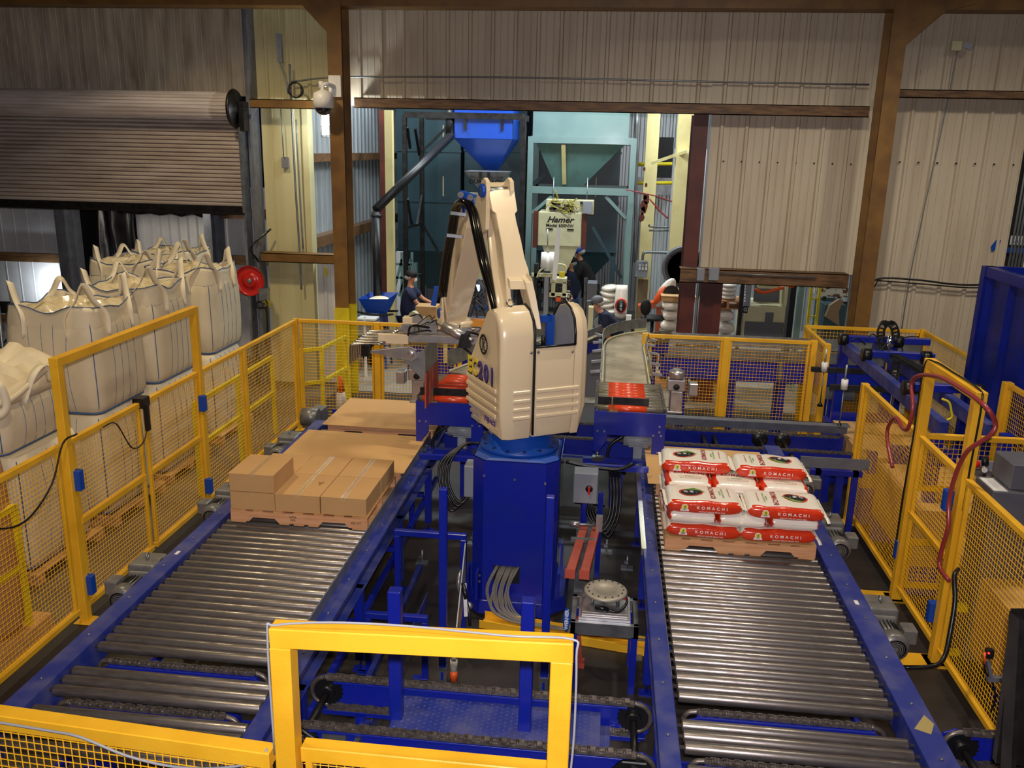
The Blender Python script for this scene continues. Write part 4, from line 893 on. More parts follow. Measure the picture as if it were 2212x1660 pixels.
    text('top_name', 'KOMACHI', 0.058, Matrix.Identity(4), RICET, b, 0.0003, wrap=lambda v: surf(Vector((v.y - 0.075, -v.x - 0.01, v.z))), bold=0.0015)
    text('top_grade', 'PREMIUM\nMEDIUM GRAIN RICE', 0.021, Matrix.Identity(4), RICEG, b, 0.0003, wrap=lambda v: surf(Vector((v.y - 0.15, -v.x - 0.01, v.z))))
    text('top_weight', 'NET WT. 50 LBS (22.68 KG)', 0.015, Matrix.Identity(4), RICET, b, 0.0003, wrap=lambda v: surf(Vector((v.y - 0.21, -v.x - 0.01, v.z))))
    return b
bagA = make_bag(1)
z0 = PT + 0.004; zp = 0.108; x0 = 0.60; yf = 6.72; GB = 'rice bags stacked on the right pallet'
def putbag(first, lb, x, y, z, a):
    o = bagA if first else dup(bagA, lb)
    o['label'] = lb; o['group'] = GB; o.location = (x, y, z); o.rotation_euler = (random.uniform(-0.015, 0.015), random.uniform(-0.015, 0.015), a + random.uniform(-0.03, 0.03)); return o
XL, XR = x0 + 0.30, x0 + 0.92; E3 = [x0 + 0.20, x0 + 0.61, x0 + 1.02]
names3 = ('left', 'middle', 'right')
first = True
bottom2 = [('left', XL), ('right', XR)]
sets = [(0, 'bottom layer'), (2, 'third layer')]
random.seed(4)
putbag(True, 'left rice bag at the front of the bottom layer with KOMACHI on its red side', XL, yf + 0.19, z0, PI)
putbag(False, 'right rice bag at the front of the bottom layer with KOMACHI on its red side', XR - 0.02, yf + 0.19, z0, 0.02)
for n_, x in zip(names3, E3): putbag(False, n_ + ' rice bag hidden at the back of the bottom layer', x, yf + 0.71, z0, PI / 2)
for n_, x in zip(names3, E3): putbag(False, n_ + ' rice bag with its white end facing front in the second layer', x, yf + 0.30, z0 + zp, PI / 2)
putbag(False, 'left rice bag hidden at the back of the second layer', XL, yf + 0.81, z0 + zp, 0)
putbag(False, 'right rice bag hidden at the back of the second layer', XR, yf + 0.81, z0 + zp, 0)
putbag(False, 'left rice bag of the third layer, lying in front with black oval on top', XL - 0.01, yf + 0.18, z0 + 2 * zp, PI)
putbag(False, 'right rice bag of the third layer, lying in front with black oval on top', XR + 0.02, yf + 0.16, z0 + 2 * zp, 0.0)
for n_, x in zip(names3, E3): putbag(False, n_ + ' rice bag with white end facing front, right below the top two bags', x, yf + 0.70, z0 + 2 * zp, PI / 2)
putbag(False, 'left bag of the topmost two rice bags at the back of the stack', XL - 0.02, yf + 0.82, z0 + 3 * zp, PI)
putbag(False, 'right bag of the topmost two rice bags at the back of the stack', XR, yf + 0.78, z0 + 3 * zp, 0.0)
# ================================================================ palletising robot
RC = Vector((-0.71, 7.50, 0)); RA = math.radians(31)
MR = T(*RC) @ RZ(RA)
def R(u, v, z): return MR @ Vector((u, v, z))
rb = thing('robot_column', 'tall blue eight sided column carrying the cream robot', 'column', (RC.x, RC.y, 0))
def octo(hw, ch): return [(-hw + ch, -hw), (hw - ch, -hw), (hw, -hw + ch), (hw, hw - ch), (hw - ch, hw), (-hw + ch, hw), (-hw, hw - ch), (-hw, -hw + ch)]
def octprism(mb, hw, ch, z0_, z1_, hw2=None, ch2=None):
    hw2 = hw if hw2 is None else hw2; ch2 = ch if ch2 is None else ch2
    a = [Vector((RC.x + x, RC.y + y, z0_)) for x, y in octo(hw, ch)]; b = [Vector((RC.x + x, RC.y + y, z1_)) for x, y in octo(hw2, ch2)]
    return mb.loft([a, b], True, False)
W8 = 0.385
# shell with a cable opening low on the front: build the front as strips
mb = MB(); hw, ch = W8, 0.11; zc0, zc1 = 0.30, 0.47; pts = octo(hw, ch)
for i in range(1, 8):
    a, b = pts[i], pts[(i + 1) % 8]
    mb.add([(RC.x + a[0], RC.y + a[1], 0.1), (RC.x + b[0], RC.y + b[1], 0.1), (RC.x + b[0], RC.y + b[1], 1.47), (RC.x + a[0], RC.y + a[1], 1.47)], [(0, 1, 2, 3)])
xl, xr, yf_ = RC.x - hw + ch, RC.x + hw - ch, RC.y - hw
for x0_, x1_, z0_, z1_ in ((xl, xl + 0.10, 0.1, 1.47), (xl + 0.34, xr, 0.1, 1.47), (xl + 0.10, xl + 0.34, 0.1, zc0), (xl + 0.10, xl + 0.34, zc1, 1.47)):
    mb.add([(x0_, yf_, z0_), (x1_, yf_, z0_), (x1_, yf_, z1_), (x0_, yf_, z1_)], [(0, 1, 2, 3)])
mb.build('shell', BLU, rb)
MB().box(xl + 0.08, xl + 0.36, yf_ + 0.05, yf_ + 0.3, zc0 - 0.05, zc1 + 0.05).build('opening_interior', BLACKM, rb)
octprism(MB(), W8 - 0.002, 0.11, 1.469, 1.50, W8 - 0.03, 0.14).build('top_plate', BLUM, rb, bevel=0.01)
octprism(MB(), W8 + 0.11, 0.2, 0.03, 0.16, W8 + 0.09, 0.19).build('base_skirt', BLU, rb, bevel=0.006)
mb = MB()
for x, y in octo(W8 + 0.03, 0.1): mb.box(RC.x + x - 0.012, RC.x + x + 0.012, RC.y + y - 0.06, RC.y + y + 0.06, 0.16, 0.42)
mb.build('gussets', BLU, rb)
mb = MB()
for x, z in ((-0.27, 1.33), (0.0, 1.31), (0.27, 1.29), (-0.3, 0.36), (-0.3, 0.30), (0.31, 0.36)): mb.cyl((RC.x + x, yf_ - 0.008, z), (RC.x + x, yf_, z), 0.011, 8)
mb.build('cover_screws', GALV, rb); MB().lathe([(0.0, -0.014), (0.03, -0.014), (0.045, 0)], (RC.x - 0.38, RC.y - W8 - 0.105, 0.1), 'y', 14).build('anchor_bolt', GALV, rb)
MB().box(RC.x + W8 + 0.012, RC.x + W8 + 0.016, RC.y - 0.3, RC.y + 0.25, 0.5, 1.5).build('clear_panel', CLEAR, rb, label='clear plastic side panel')
MB().lathe([(0.36, 1.50), (0.36, 1.535), (0.30, 1.55), (0.30, 1.62), (0.24, 1.63), (0.24, 1.70)], (RC.x, RC.y, 0), 'z', 36).build('slewing_ring', BLUM, rb)
mb = MB()
for k in range(14):
    a = k * 2 * PI / 14; mb.cyl((RC.x + 0.33 * math.cos(a), RC.y + 0.33 * math.sin(a), 1.53), (RC.x + 0.33 * math.cos(a), RC.y + 0.33 * math.sin(a), 1.55), 0.014, 6)
mb.build('ring_bolts', DSTEEL, rb)
mb = MB(); rg = random.Random(2)
for i in range(16):
    x = xl + 0.12 + 0.2 * i / 15; e = rg.uniform(-0.02, 0.02)
    mb.tube([(x + 0.02, yf_ + 0.12, 0.44), (x, yf_ - 0.02, 0.43 + e), (x - 0.05 - e, yf_ - 0.09, 0.28), (x - 0.03 + e, yf_ - 0.15, 0.12), (x + 0.12, yf_ - 0.2 + e, 0.05), (x + 0.4, yf_ - 0.24 + e, 0.04), (0.1, yf_ - 0.31 + e * 1.5, 0.05), (0.5, yf_ - 0.36 + e * 1.5, 0.06)], 0.009, 6)
tag(mb.build('cable_bundle', mat('grey_cable_jacket', (112, 108, 102), 0.5)), 'bundle of grey cables pouring out of the blue column into the yellow tray', 'cables')
t = thing('cable_tray', 'yellow floor cable tray running right from the blue column foot', 'cable tray', (-0.2, 6.7, 0))
a, b = Vector((-0.95, 6.90, 0)), Vector((0.52, 6.66, 0)); d = (b - a).normalized(); nn = Vector((-d.y, d.x, 0))
MB().bar(a + Vector((0, 0, 0.006)), b + Vector((0, 0, 0.006)), 0.17, 0.012).build('tray_floor', YEL, t)
for s in (-1, 1): MB().bar(a + nn * s * 0.085 + Vector((0, 0, 0.04)), b + nn * s * 0.085 + Vector((0, 0, 0.04)), 0.01, 0.075).build('tray_side', YEL, t)

ro = thing('palletising_robot', 'cream palletising robot with rounded housing marked EC201 and two arms', 'robot', (RC.x, RC.y, 1.65))
VB = -0.385
prof = [(VB + 0.035, 1.685), (VB, 1.93), (VB, 2.60), (VB + 0.03, 2.72), (VB + 0.10, 2.80), (VB + 0.20, 2.835), (VB + 0.32, 2.80), (0.05, 2.66), (0.38, 2.24), (0.42, 2.12), (0.42, 1.98), (0.37, 1.72), (0.35, 1.70)]
low = [(VB + 0.035, 1.685), (VB, 1.93), (VB, 2.50), (VB + 0.04, 2.50), (VB + 0.04, 1.94), (VB + 0.07, 1.70)]
def lobe(u0, u1, inL, inR, pr):
    """rounded housing slice: sections shrink toward the outer ends"""
    cx = 0.03; cz = 2.2; secs = []
    ks = []
    if inL: ks += [(u0 + 0.0, 0.90), (u0 + 0.012, 0.93), (u0 + 0.035, 0.955), (u0 + 0.09, 0.99)]
    else: ks += [(u0, 1.0)]
    ks += [((u0 + u1) / 2, 1.0)]
    if inR: ks += [(u1 - 0.07, 0.99), (u1 - 0.03, 0.96), (u1 - 0.01, 0.935), (u1, 0.90)]
    else: ks += [(u1, 1.0)]
    for u, k in ks:
        low_in = 1.0
        secs.append([R(u + (0.04 if (inL and u < u0 + 0.05 and z < 1.75) else -0.045 if (inR and u > u1 - 0.04 and z < 1.75) else 0), cx + (v - cx) * k, cz + (z - cz) * (1 - (1 - k) * 0.6) if z > 1.75 else z) for v, z in pr])
    return MB().loft(secs, True, True)
def shade(o, a=0.5):
    m = o.modifiers.new('edge', 'BEVEL'); m.width = 0.018; m.segments = 3; m.limit_method = 'ANGLE'; m.angle_limit = 0.5
    return o
UL, U0, U1, UR = -0.37, -0.065, 0.325, 0.465
shade(lobe(UL, U0 - 0.008, True, False, prof).build('left_cover', CREAM, ro))
shade(lobe(U1, UR, False, True, prof).build('right_cover', CREAM, ro))
shade(lobe(U0 + 0.002, U1 + 0.001, False, False, low).build('rear_cover', CREAM, ro))
for u in (U0 - 0.007, U1 - 0.003): MB().prism([(0.03 + (v - 0.03) * 0.97, 2.2 + (z - 2.2) * 0.97) for v, z in prof], u, u + 0.004, 'x', MR).build('inner_wall', GREYP, ro)
MB().box(U0, U1, VB + 0.08, 0.30, 1.70, 2.28, MR).build('inner_frame', GREYC, ro); MB().box(U0, U1, 0.33, 0.37, 1.75, 2.22, MR).build('front_cover', CREAM, ro)
for u, s in ((U0 - 0.002, 1), (U1 - 0.004, -1)):
    rim = [R(u, v, z + 0.004) for v, z in ([(VB - 0.004, 1.72)] if s > 0 else []) + [(VB - 0.004, 1.93), (VB - 0.004, 2.50)][(0 if s > 0 else 1):] + prof[2:8]]
    MB().tube(rim, 0.011, 6, curve=False).build('black_edge_seal', BLACK, ro)
MB().tube([R(U0, VB - 0.002, 2.503), R(U1, VB - 0.002, 2.503)], 0.011, 6).build('black_edge_seal', BLACK, ro)
MB().box(U0 - 0.01, U0 + 0.008, VB - 0.005, VB + 0.02, 1.74, 2.49, MR).build('seam_strip', mat('worn_tan_seal', (170, 130, 90), 0.6), ro)
mb = MB()
for i in range(4):
    z = 2.115 - i * 0.075
    for u0_, u1_ in ((UL + 0.11, U0 - 0.03), (U0 + 0.025, UR - 0.09)):
        mb.prism([(VB + 0.005, z - 0.024), (VB - 0.012, z - 0.013), (VB - 0.012, z + 0.015), (VB + 0.005, z + 0.021)], u0_, u1_, 'x', MR)
    mb.box(UL - 0.012, UL + 0.005, VB + 0.10, 0.38, z - 0.02, z + 0.018, MR)
mb.build('moulded_ribs', CREAM, ro, bevel=0.006, seg=2)
mb = MB()
for u, z in ((U0 - 0.035, 2.46), (U0 + 0.03, 2.46), (U1 - 0.03, 2.44)): mb.lathe([(0.001, -0.008), (0.012, -0.006), (0.012, 0)], (0, 0, 0), 'y', 10, MR @ T(u, VB - 0.002, z))
mb.build('cover_screws', GALV, ro)
def eye(u, v, z):
    c = R(u, v, z); ax = [Vector((math.cos(0.5), math.sin(0.5), 0)), Vector((0, 0, 1))]
    rings = [[c + (ax[0] * math.cos(a) + ax[1] * math.sin(a)) * (0.03 + 0.008 * math.cos(b)) + Vector((-math.sin(0.5), math.cos(0.5), 0)) * 0.008 * math.sin(b) for b in [k * PI / 4 for k in range(8)]] for a in [j * PI / 9 for j in range(19)]]
    MB().loft(rings, False).cyl(c - Vector((0, 0, 0.06)), c - Vector((0, 0, 0.03)), 0.016, 10).build('lifting_eye', BRIGHT, ro)
eye(-0.22, -0.2, 2.86); eye(0.40, -0.1, 2.86)
# printing on the left face
MS = MR @ face((UL - 0.0105, 0, 0), (0, -1, 0), (0, 0, 1))      # local x towards the rear, y up
def S(x, y): return MS @ T(x, y, 0)
x = -0.30
for ch_, m_ in (('E', YELP), ('C', YELP), ('2', PURP), ('0', PURP), ('1', PURP)):
    text('model_letter_shadow', ch_, 0.20, S(x - 0.012 + 0.02, 2.225 + (x + 0.3) * 0.0 - 0.014), INK, ro, 0.001, bold=0.008, sx=0.95)
    text('model_letter', ch_, 0.20, S(x, 2.225), m_, ro, 0.003, bold=0.008, sx=0.95); x += 0.127
mb = MB(); n = 28; out = []; Mg = S(0.02, 2.475)
for k in range(n * 2): rr = 0.098 if k % 2 else 0.086; out.append((rr * 1.0 * math.cos(PI * k / n), rr * math.sin(PI * k / n)))
inn = [(0.066 * math.cos(PI * k / n), 0.066 * math.sin(PI * k / n)) for k in range(n * 2)]
vs = [Mg @ Vector((a, b, 0.002)) for a, b in out] + [Mg @ Vector((a, b, 0.002)) for a, b in inn]; N2 = n * 2
mb.add(vs, [(k, (k + 1) % N2, N2 + (k + 1) % N2, N2 + k) for k in range(N2)])
for a, b, c_, d_ in ((-0.03, -0.05, -0.03, 0.05), (-0.005, -0.05, -0.005, 0.05), (0.0, 0.0, 0.038, 0.045), (0.0, 0.0, 0.038, -0.05), (-0.05, 0.05, 0.05, 0.05), (-0.05, -0.05, 0.05, -0.05)):
    mb.bar(Mg @ Vector((a, b, 0.002)), Mg @ Vector((c_, d_, 0.002)), 0.006, 0.006)
mb.build('gear_emblem', INK, ro)
mb = MB()
for i in range(3): mb.box(-0.30 + 0.03 * i, -0.08 + 0.03 * i, 1.84 - 0.05 * i, 1.87 - 0.05 * i, -0.002, 0.004, MS)
mb.build('louvres', SILV, ro)
text('maker_name', 'FUJI·ACE', 0.062, S(0.18, 1.825), PURP, ro, 0.002, bold=0.002); text('sub_mark', 'KL', 0.06, S(0.20, 1.74), BELTG, ro, 0.001)
# blue bracket in the open slot
MB().box(0.22, 0.29, -0.05, 0.0, 2.28, 2.70, MR).box(0.16, 0.26, -0.05, 0.0, 2.64, 2.70, MR).build('inner_bracket', BLUM, ro)
MB().box(U0 + 0.01, U0 + 0.12, -0.3, 0.1, 2.28, 2.5, MR).cyl(R(U0 + 0.12, -0.3, 2.50), R(U0 + 0.12, -0.3, 2.58), 0.02).build('pivot_seat', DSTEEL, ro)
# ---- main arm (rear link): slab between shoulder and elbow
def P3(x, y, v):  # point on the arm plane (constant u) through pixel x, y at forward distance v
    Y = RC.y + 0.89 * v
    return at(x, y, Y=Y)
sh = R(0.02, -0.12, 2.50)
def slab(poly_px, v0, v1, thick, name, m, bev=0.006, ptop=None):
    """outline traced on the leaning arm plane; thickness goes forward"""
    ys = [p[1] for p in poly_px]; ya, yb = min(ys), max(ys); mb = MB()
    f_, b_ = [], []
    for x, y in poly_px:
        k = (yb - y) / (yb - ya); v = v0 + (v1 - v0) * k; p = at(x, y, Y=RC.y + 0.89 * v); f_.append(p); b_.append(p + Vector((-0.45, 0.89, 0.28)).normalized() * thick)
    n = len(f_)
    mb.add(f_ + b_, [tuple(range(n)), tuple(range(2 * n - 1, n - 1, -1))] + [(i, n + i, n + (i + 1) % n, (i + 1) % n) for i in range(n)])
    return mb.build(name, m, ro, bevel=bev, seg=2)
main_poly = [(1097, 700), (1092, 625), (1086, 560), (1078, 500), (1071, 462), (1063, 456), (1058, 425), (1056, 409), (1062, 398), (1092, 398), (1104, 392), (1108, 385), (1113, 420), (1119, 456), (1114, 462), (1116, 480), (1126, 520), (1134, 560), (1142, 583), (1149, 594), (1158, 640), (1166, 690), (1168, 703), (1152, 700), (1143, 650), (1137, 628), (1124, 628), (1121, 632), (1122, 700)]
main_poly = [(1097, 700), (1094, 640), (1091, 590), (1084, 530), (1072, 470), (1071, 462), (1063, 456), (1057, 425), (1056, 409), (1060, 408), (1100, 408), (1104, 395), (1108, 390), (1113, 420), (1118, 456), (1113, 462), (1116, 480), (1126, 520), (1134, 560), (1142, 583), (1149, 594), (1158, 640), (1166, 690), (1170, 712), (1160, 712), (1148, 670), (1143, 652), (1137, 628), (1124, 628), (1114, 628), (1122, 700)]
slab([(1097, 700), (1094, 640), (1091, 592), (1084, 530), (1072, 470), (1071, 462), (1063, 456), (1057, 425), (1056, 409), (1104, 409), (1110, 400), (1118, 456), (1113, 462), (1116, 480), (1126, 520), (1134, 560), (1142, 583), (1146, 610), (1102, 610), (1104, 640), (1118, 700)], -0.12, 0.42, 0.20, 'main_arm', CREAM)
slab([(1146, 609), (1149, 600), (1158, 640), (1166, 685), (1170, 712), (1160, 712), (1148, 668), (1134, 609)], -0.16, -0.04, 0.26, 'arm_leg', CREAM)
slab([(1102, 626), (1144, 626), (1142, 605), (1100, 605)], -0.03, 0.0, 0.24, 'arm_web', CREAM)
# elbow ears with blue pivot
E0 = at(1048, 407, Y=RC.y + 0.89 * 0.5)
def ear(px_c, off):
    c = at(*px_c, Y=RC.y + 0.89 * 0.45)
    M = Matrix.Translation(c) @ RZ(RA)
    pts = [(-0.14, -0.42), (0.06, -0.34), (0.07, 0.0), (0.055, 0.085), (0.0, 0.115), (-0.055, 0.085), (-0.14, -0.02), (-0.22, -0.16)]
    MB().prism([(-p[0] + 0.0, p[1]) for p in pts], -0.02, 0.02, 'x', M).build('elbow_ear', CREAM, ro, bevel=0.006, seg=2)
    return c
c1 = ear((1049, 412), 0); c2 = ear((1100, 412), 0)
MB().cyl(c1 - MR.to_3x3() @ Vector((0.05, 0, 0)), c2, 0.034, 20).build('elbow_pin', GALV, ro)
MB().lathe([(0.001, -0.035), (0.05, -0.035), (0.062, -0.02), (0.062, 0)], (0, 0, 0), 'x', 20, Matrix.Translation(c1) @ RZ(RA) @ T(-0.02, 0, 0)).build('pivot_cap', BLUM, ro)
# ---- fore arm
WR = at(985, 690, Y=9.0); EL = at(1052, 440, Y=8.2)
d = (WR - EL).normalized(); ux = MR.to_3x3() @ Vector((1, 0, 0)); n_ = ux.cross(d).normalized()
mb = MB(); w2 = 0.115
A0 = at(1030, 440, Y=8.25); secs = []
for t, hh, ww in ((0.0, 0.10, 0.10), (0.12, 0.135, 0.12), (0.3, 0.13, 0.12), (0.8, 0.105, 0.115), (1.0, 0.09, 0.11)):
    c = A0.lerp(at(980, 684, Y=8.92), t); secs.append([c + ux * i * ww + n_ * j * hh for i, j in ((-1, -1), (1, -1), (1, 1), (-1, 1))])
mb.loft(secs, True, False).build('fore_arm', CREAM, ro, bevel=0.006, seg=2)
MB().box(-0.145, -0.125, -0.10, 0.04, -0.13, 0.02, Matrix.Translation(at(975, 672, Y=8.95)) @ RZ(RA)).prism([(-0.10, -0.13), (0.05, -0.13), (0.03, 0.05), (-0.04, 0.22)], -0.15, -0.135, 'x', Matrix.Translation(at(980, 672, Y=8.95)) @ RZ(RA)).build('wrist_ear', CREAM, ro, bevel=0.004)
MB().lathe([(0.001, -0.16), (0.05, -0.16), (0.06, -0.15), (0.06, 0.15), (0.001, 0.15)], (0, 0, 0), 'x', 18, Matrix.Translation(at(978, 676, Y=8.95)) @ RZ(RA)).build('wrist_pivot', BLUM, ro)
MB().tube([at(1040, 520, Y=8.1), at(1046, 560, Y=8.0), at(1058, 620, Y=7.8), at(1066, 672, Y=7.65)], 0, flat=(0.07, 0.05)).build('parallel_link', CREAM, ro, bevel=0.004)
MB().tube([at(1062, 470, Y=8.05), at(1070, 560, Y=7.85), at(1082, 640, Y=7.6), at(1088, 690, Y=7.5)], 0, flat=(0.10, 0.06)).build('parallel_link', CREAM, ro, bevel=0.004)
MB().bar(at(1028, 430, Y=8.2), at(1048, 440, Y=8.2), 0.1, 0.12).bar(at(995, 420, Y=8.3), at(1030, 432, Y=8.25), 0.06, 0.08).bar(at(1022, 430, Y=8.2), at(1040, 560, Y=8.0), 0.04, 0.07).bar(at(1012, 440, Y=8.25), at(1008, 470, Y=8.3), 0.09, 0.08).build('link_bracket', BLUM, ro, bevel=0.006)
mb = MB()
for px_, py_ in ((995, 421), (1016, 427), (1030, 432)): mb.cyl(at(px_, py_, Y=8.15), at(px_, py_, Y=8.3), 0.03, 12)
mb.build('link_pins', DSTEEL, ro)
MB().tube([at(999, 462, Y=8.4), at(975, 545, Y=8.6), at(958, 600, Y=8.8), at(950, 640, Y=8.9)], 0, flat=(0.05, 0.04)).build('thin_blue_link', BLUM, ro)
MB().tube([at(1030, 470, Y=8.1), at(1052, 570, Y=7.9), at(1072, 660, Y=7.6), at(1078, 700, Y=7.5)], 0, flat=(0.03, 0.03)).build('thin_blue_link', BLUM, ro)
MB().bar(at(938, 626, Y=8.9), at(985, 628, Y=8.9), 0.06, 0.07).bar(at(944, 622, Y=8.9), at(936, 660, Y=8.9), 0.05, 0.05).build('wrist_link_arm', BLUM, ro)
for dx, r in ((0, 0.034), (9, 0.022)):
    MB().tube([at(952 + dx, 640, Y=8.6), at(962 + dx, 560, Y=8.5), at(972 + dx, 505, Y=8.4), at(982 + dx, 452, Y=8.3), at(1000 + dx, 436, Y=8.1), at(1017 + dx, 455, Y=8.0), at(1027 + dx, 500, Y=7.9), at(1042 + dx, 570, Y=7.8), at(1062 + dx * .5, 640, Y=7.6), at(1074 + dx * .5, 690, Y=7.5)], r, 10).build('dress_hose', HOSE, ro)
mb = MB()
for (x1, y1, x2, y2) in ((974, 460, 1008, 464), (966, 508, 1000, 512), (1022, 482, 1040, 478), (1062, 608, 1074, 612)): mb.bar(at(x1, y1, Y=8.15), at(x2, y2, Y=8.15), 0.04, 0.03)
mb.build('hose_clamps', GALV, ro)

# ---- gripper under the wrist
gp = thing('robot_gripper', 'aluminium bag gripper with fork fingers hanging from the robot wrist', 'gripper', (WR.x, WR.y, 2.1))
GC_ = at(985, 702, Y=9.0); gz = GC_.z
MB().lathe([(0.05, 0.10), (0.12, 0.10), (0.13, 0.07), (0.19, 0.06), (0.20, 0.03), (0.16, 0.0), (0.22, -0.01), (0.22, -0.03)], (GC_.x, GC_.y, gz), 'z', 28).build('tool_flange', CREAM, gp)
gx0, gx1 = GC_.x - 0.53, GC_.x + 0.62
MB().box(gx0 + 0.1, gx1, 8.75, 9.3, gz - 0.06, gz - 0.04).build('base_plate', ALU, gp)
for y in (8.66, 9.36): MB().box(gx0, gx1, y - 0.025, y + 0.025, gz - 0.13, gz - 0.05).build('cross_beam', ALU, gp, bevel=0.004)
MB().box(gx0 - 0.22, gx0 + 0.1, 8.60, 8.66, gz - 0.15, gz - 0.05).box(gx0 - 0.10, gx0 + 0.15, 9.2, 9.3, gz - 0.08, gz + 0.02).build('end_block', CREAM, gp, bevel=0.004, split=True)
mb = MB()
for i in range(9):
    y = 8.45 + i * 0.085; mb.tube([(gx0 - 0.12, y, gz - 0.12), (gx0 - 0.42, y, gz - 0.14), (gx0 - 0.47, y, gz - 0.17), (gx0 - 0.475, y, gz - 0.36)], 0.011, 6)
mb.build('fork_fingers', BRIGHT, gp)
MB().cyl((gx0 - 0.28, 8.4, gz - 0.16), (gx0 - 0.28, 9.2, gz - 0.16), 0.025).box(gx0 - 0.33, gx0 - 0.25, 8.36, 8.42, gz - 0.24, gz - 0.12).build('finger_shaft', DSTEEL, gp)
MB().prism([(gx0 - 0.32, gz - 0.20), (gx0 + 0.18, gz - 0.28), (gx0 + 0.24, gz - 0.24), (gx0 + 0.22, gz - 0.16), (gx0 + 0.14, gz - 0.13)], 8.42, 8.46).lathe([(0.001, -0.02), (0.035, -0.02), (0.035, 0.02)], (gx0 + 0.17, 8.42, gz - 0.2), 'y', 14).build('finger_lever', ALU, gp, bevel=0.003)
MB().prism([(gx0 + 0.08, gz - 0.28), (gx0 + 0.3, gz - 0.16), (gx0 + 0.3, gz - 0.50)], 8.46, 8.48).box(gx0 + 0.3, gx0 + 0.31, 8.44, 9.1, gz - 0.42, gz - 0.14).build('side_plate', GALV, gp)
MB().box(gx0 + 0.305, gx0 + 0.32, 8.44, 9.1, gz - 0.78, gz - 0.42).build('rubber_flap', BRICK, gp)
a, b = at(958, 706, Y=8.55), at(1005, 728, Y=8.45)
MB().cyl(a, b, 0.055, 18).cyl(b, b + (b - a) * 0.35, 0.018).build('pneumatic_cylinder', ALU, gp); MB().prism([(b.x - 0.03, b.z + 0.04), (b.x + 0.04, b.z + 0.04), (b.x + 0.06, b.z - 0.1), (b.x - 0.07, b.z - 0.1)], 8.38, 8.5).build('cylinder_mount', DSTEEL, gp)
MB().prism([(gx1 - 0.25, gz - 0.12), (gx1 - 0.02, gz - 0.16), (gx1 + 0.02, gz - 0.3), (gx1 - 0.02, gz - 0.42), (gx1 - 0.12, gz - 0.38)], 8.42, 8.46).build('finger_lever', ALU, gp)
mb = MB(); rg = random.Random(9)
for i in range(26):
    p = Vector((rg.uniform(gx0 + 0.05, gx1), rg.uniform(8.62, 9.3), gz - 0.03)); q = p + Vector((rg.uniform(-0.3, 0.3), rg.uniform(-0.2, 0.2), 0))
    mb.tube([p, (p + q) / 2 + Vector((0.05, 0.0, rg.uniform(0.02, 0.1))), q], rg.choice((0.006, 0.009)), 5)
mb.build('air_line', BLACK, gp, split=True)
mb = MB()
for i in range(14):
    p = Vector((rg.uniform(gx0, gx1), rg.uniform(8.65, 9.3), gz)); s = rg.uniform(0.03, 0.07); mb.box(p.x - s, p.x + s, p.y - 0.03, p.y + 0.03, gz - 0.04, gz + rg.uniform(0.0, 0.05))
mb.build('valve_block', ALU, gp, split=True); MB().box(GC_.x + 0.16, GC_.x + 0.42, 8.95, 9.05, gz, gz + 0.07).build('orange_valve', mat('amber_plastic', (196, 130, 40), 0.4), gp)
a = at(1000, 735, Y=8.6)
P = [(gx1 - 0.5, 8.7, gz), (gx1 - 0.3, 8.6, gz - 0.02), (gx1 - 0.15, 8.5, gz - 0.14), (gx1 - 0.3, 8.45, gz - 0.2), (gx1 - 0.5, 8.5, gz - 0.1)]
MB().tube(P, 0.013, 8).tube([(gx0 + 0.1, 8.6, gz - 0.05), (gx0 + 0.15, 8.55, gz + 0.06), (gx0 + 0.3, 8.7, gz + 0.02)], 0.012, 8).build('looped_hose', BLACK, gp)

# ---- things round the column
def enclosure(lb, x0, x1, y0, y1, z0, z1, sw):
    o = thing('control_box', lb, 'control box', ((x0 + x1) / 2, (y0 + y1) / 2, z0))
    MB().box(x0, x1, y0, y1, z0, z1).build('body', GREYP, o, bevel=0.008); dr = MB().box(x0 + 0.006, x1 - 0.006, y0 - 0.012, y0, z0 + 0.006, z1 - 0.006).build('door', GREYP, o, bevel=0.003)
    if sw:
        MB().lathe([(0.001, -0.02), (0.03, -0.02), (0.036, 0)], (x1 - 0.08, y0 - 0.012, (z0 + z1) / 2), 'y', 16).build('switch_ring', BLACK, dr)
        MB().box(x1 - 0.09, x1 - 0.07, y0 - 0.045, y0 - 0.03, (z0 + z1) / 2 - 0.045, (z0 + z1) / 2 + 0.03).build('switch_lever', RED, dr, label='red switch lever')
    return o
enclosure('grey control box with red switch lever right of the blue column', -0.21, 0.02, 7.75, 7.92, 0.86, 1.17, True)
enclosure('grey control box half hidden left of the blue column', -1.26, -1.12, 7.72, 7.92, 0.86, 1.18, False)
tag(MB().box(-0.2, 0.5, 7.98, 8.03, 1.12, 1.17).box(-0.12, -0.07, 7.93, 8.0, 0, 1.17).box(0.03, 0.08, 7.93, 8.0, 0, 0.9).build('box_stand', BLU), 'blue tube stand holding the control box with the red lever', 'stand'); tag(MB().box(-1.75, -1.1, 7.98, 8.03, 1.12, 1.17).box(-1.2, -1.15, 7.93, 8.0, 0, 1.17).build('box_stand', BLU), 'blue tube stand left of the blue robot column', 'stand')
mb = MB(); mb2 = MB()
for i in range(4):
    e = i * 0.03
    mb.tube([(-0.05, 7.84, 0.87), (-0.06 + e, 7.8, 0.72), (0.05 + e, 7.75, 0.62 - e), (0.14 + e, 7.8, 0.72), (0.15 + e, 7.9, 0.95), (0.12 + e, 8.1, 1.15)], 0.013, 6)
    mb2.tube([(-1.2, 7.8, 0.88), (-1.3 - e, 7.75, 0.78 - e), (-1.42 - e, 7.8, 0.95), (-1.42 - e, 7.9, 1.15), (-1.3, 8.0, 1.3), (-1.15, 8.0, 1.32)], 0.013, 6)
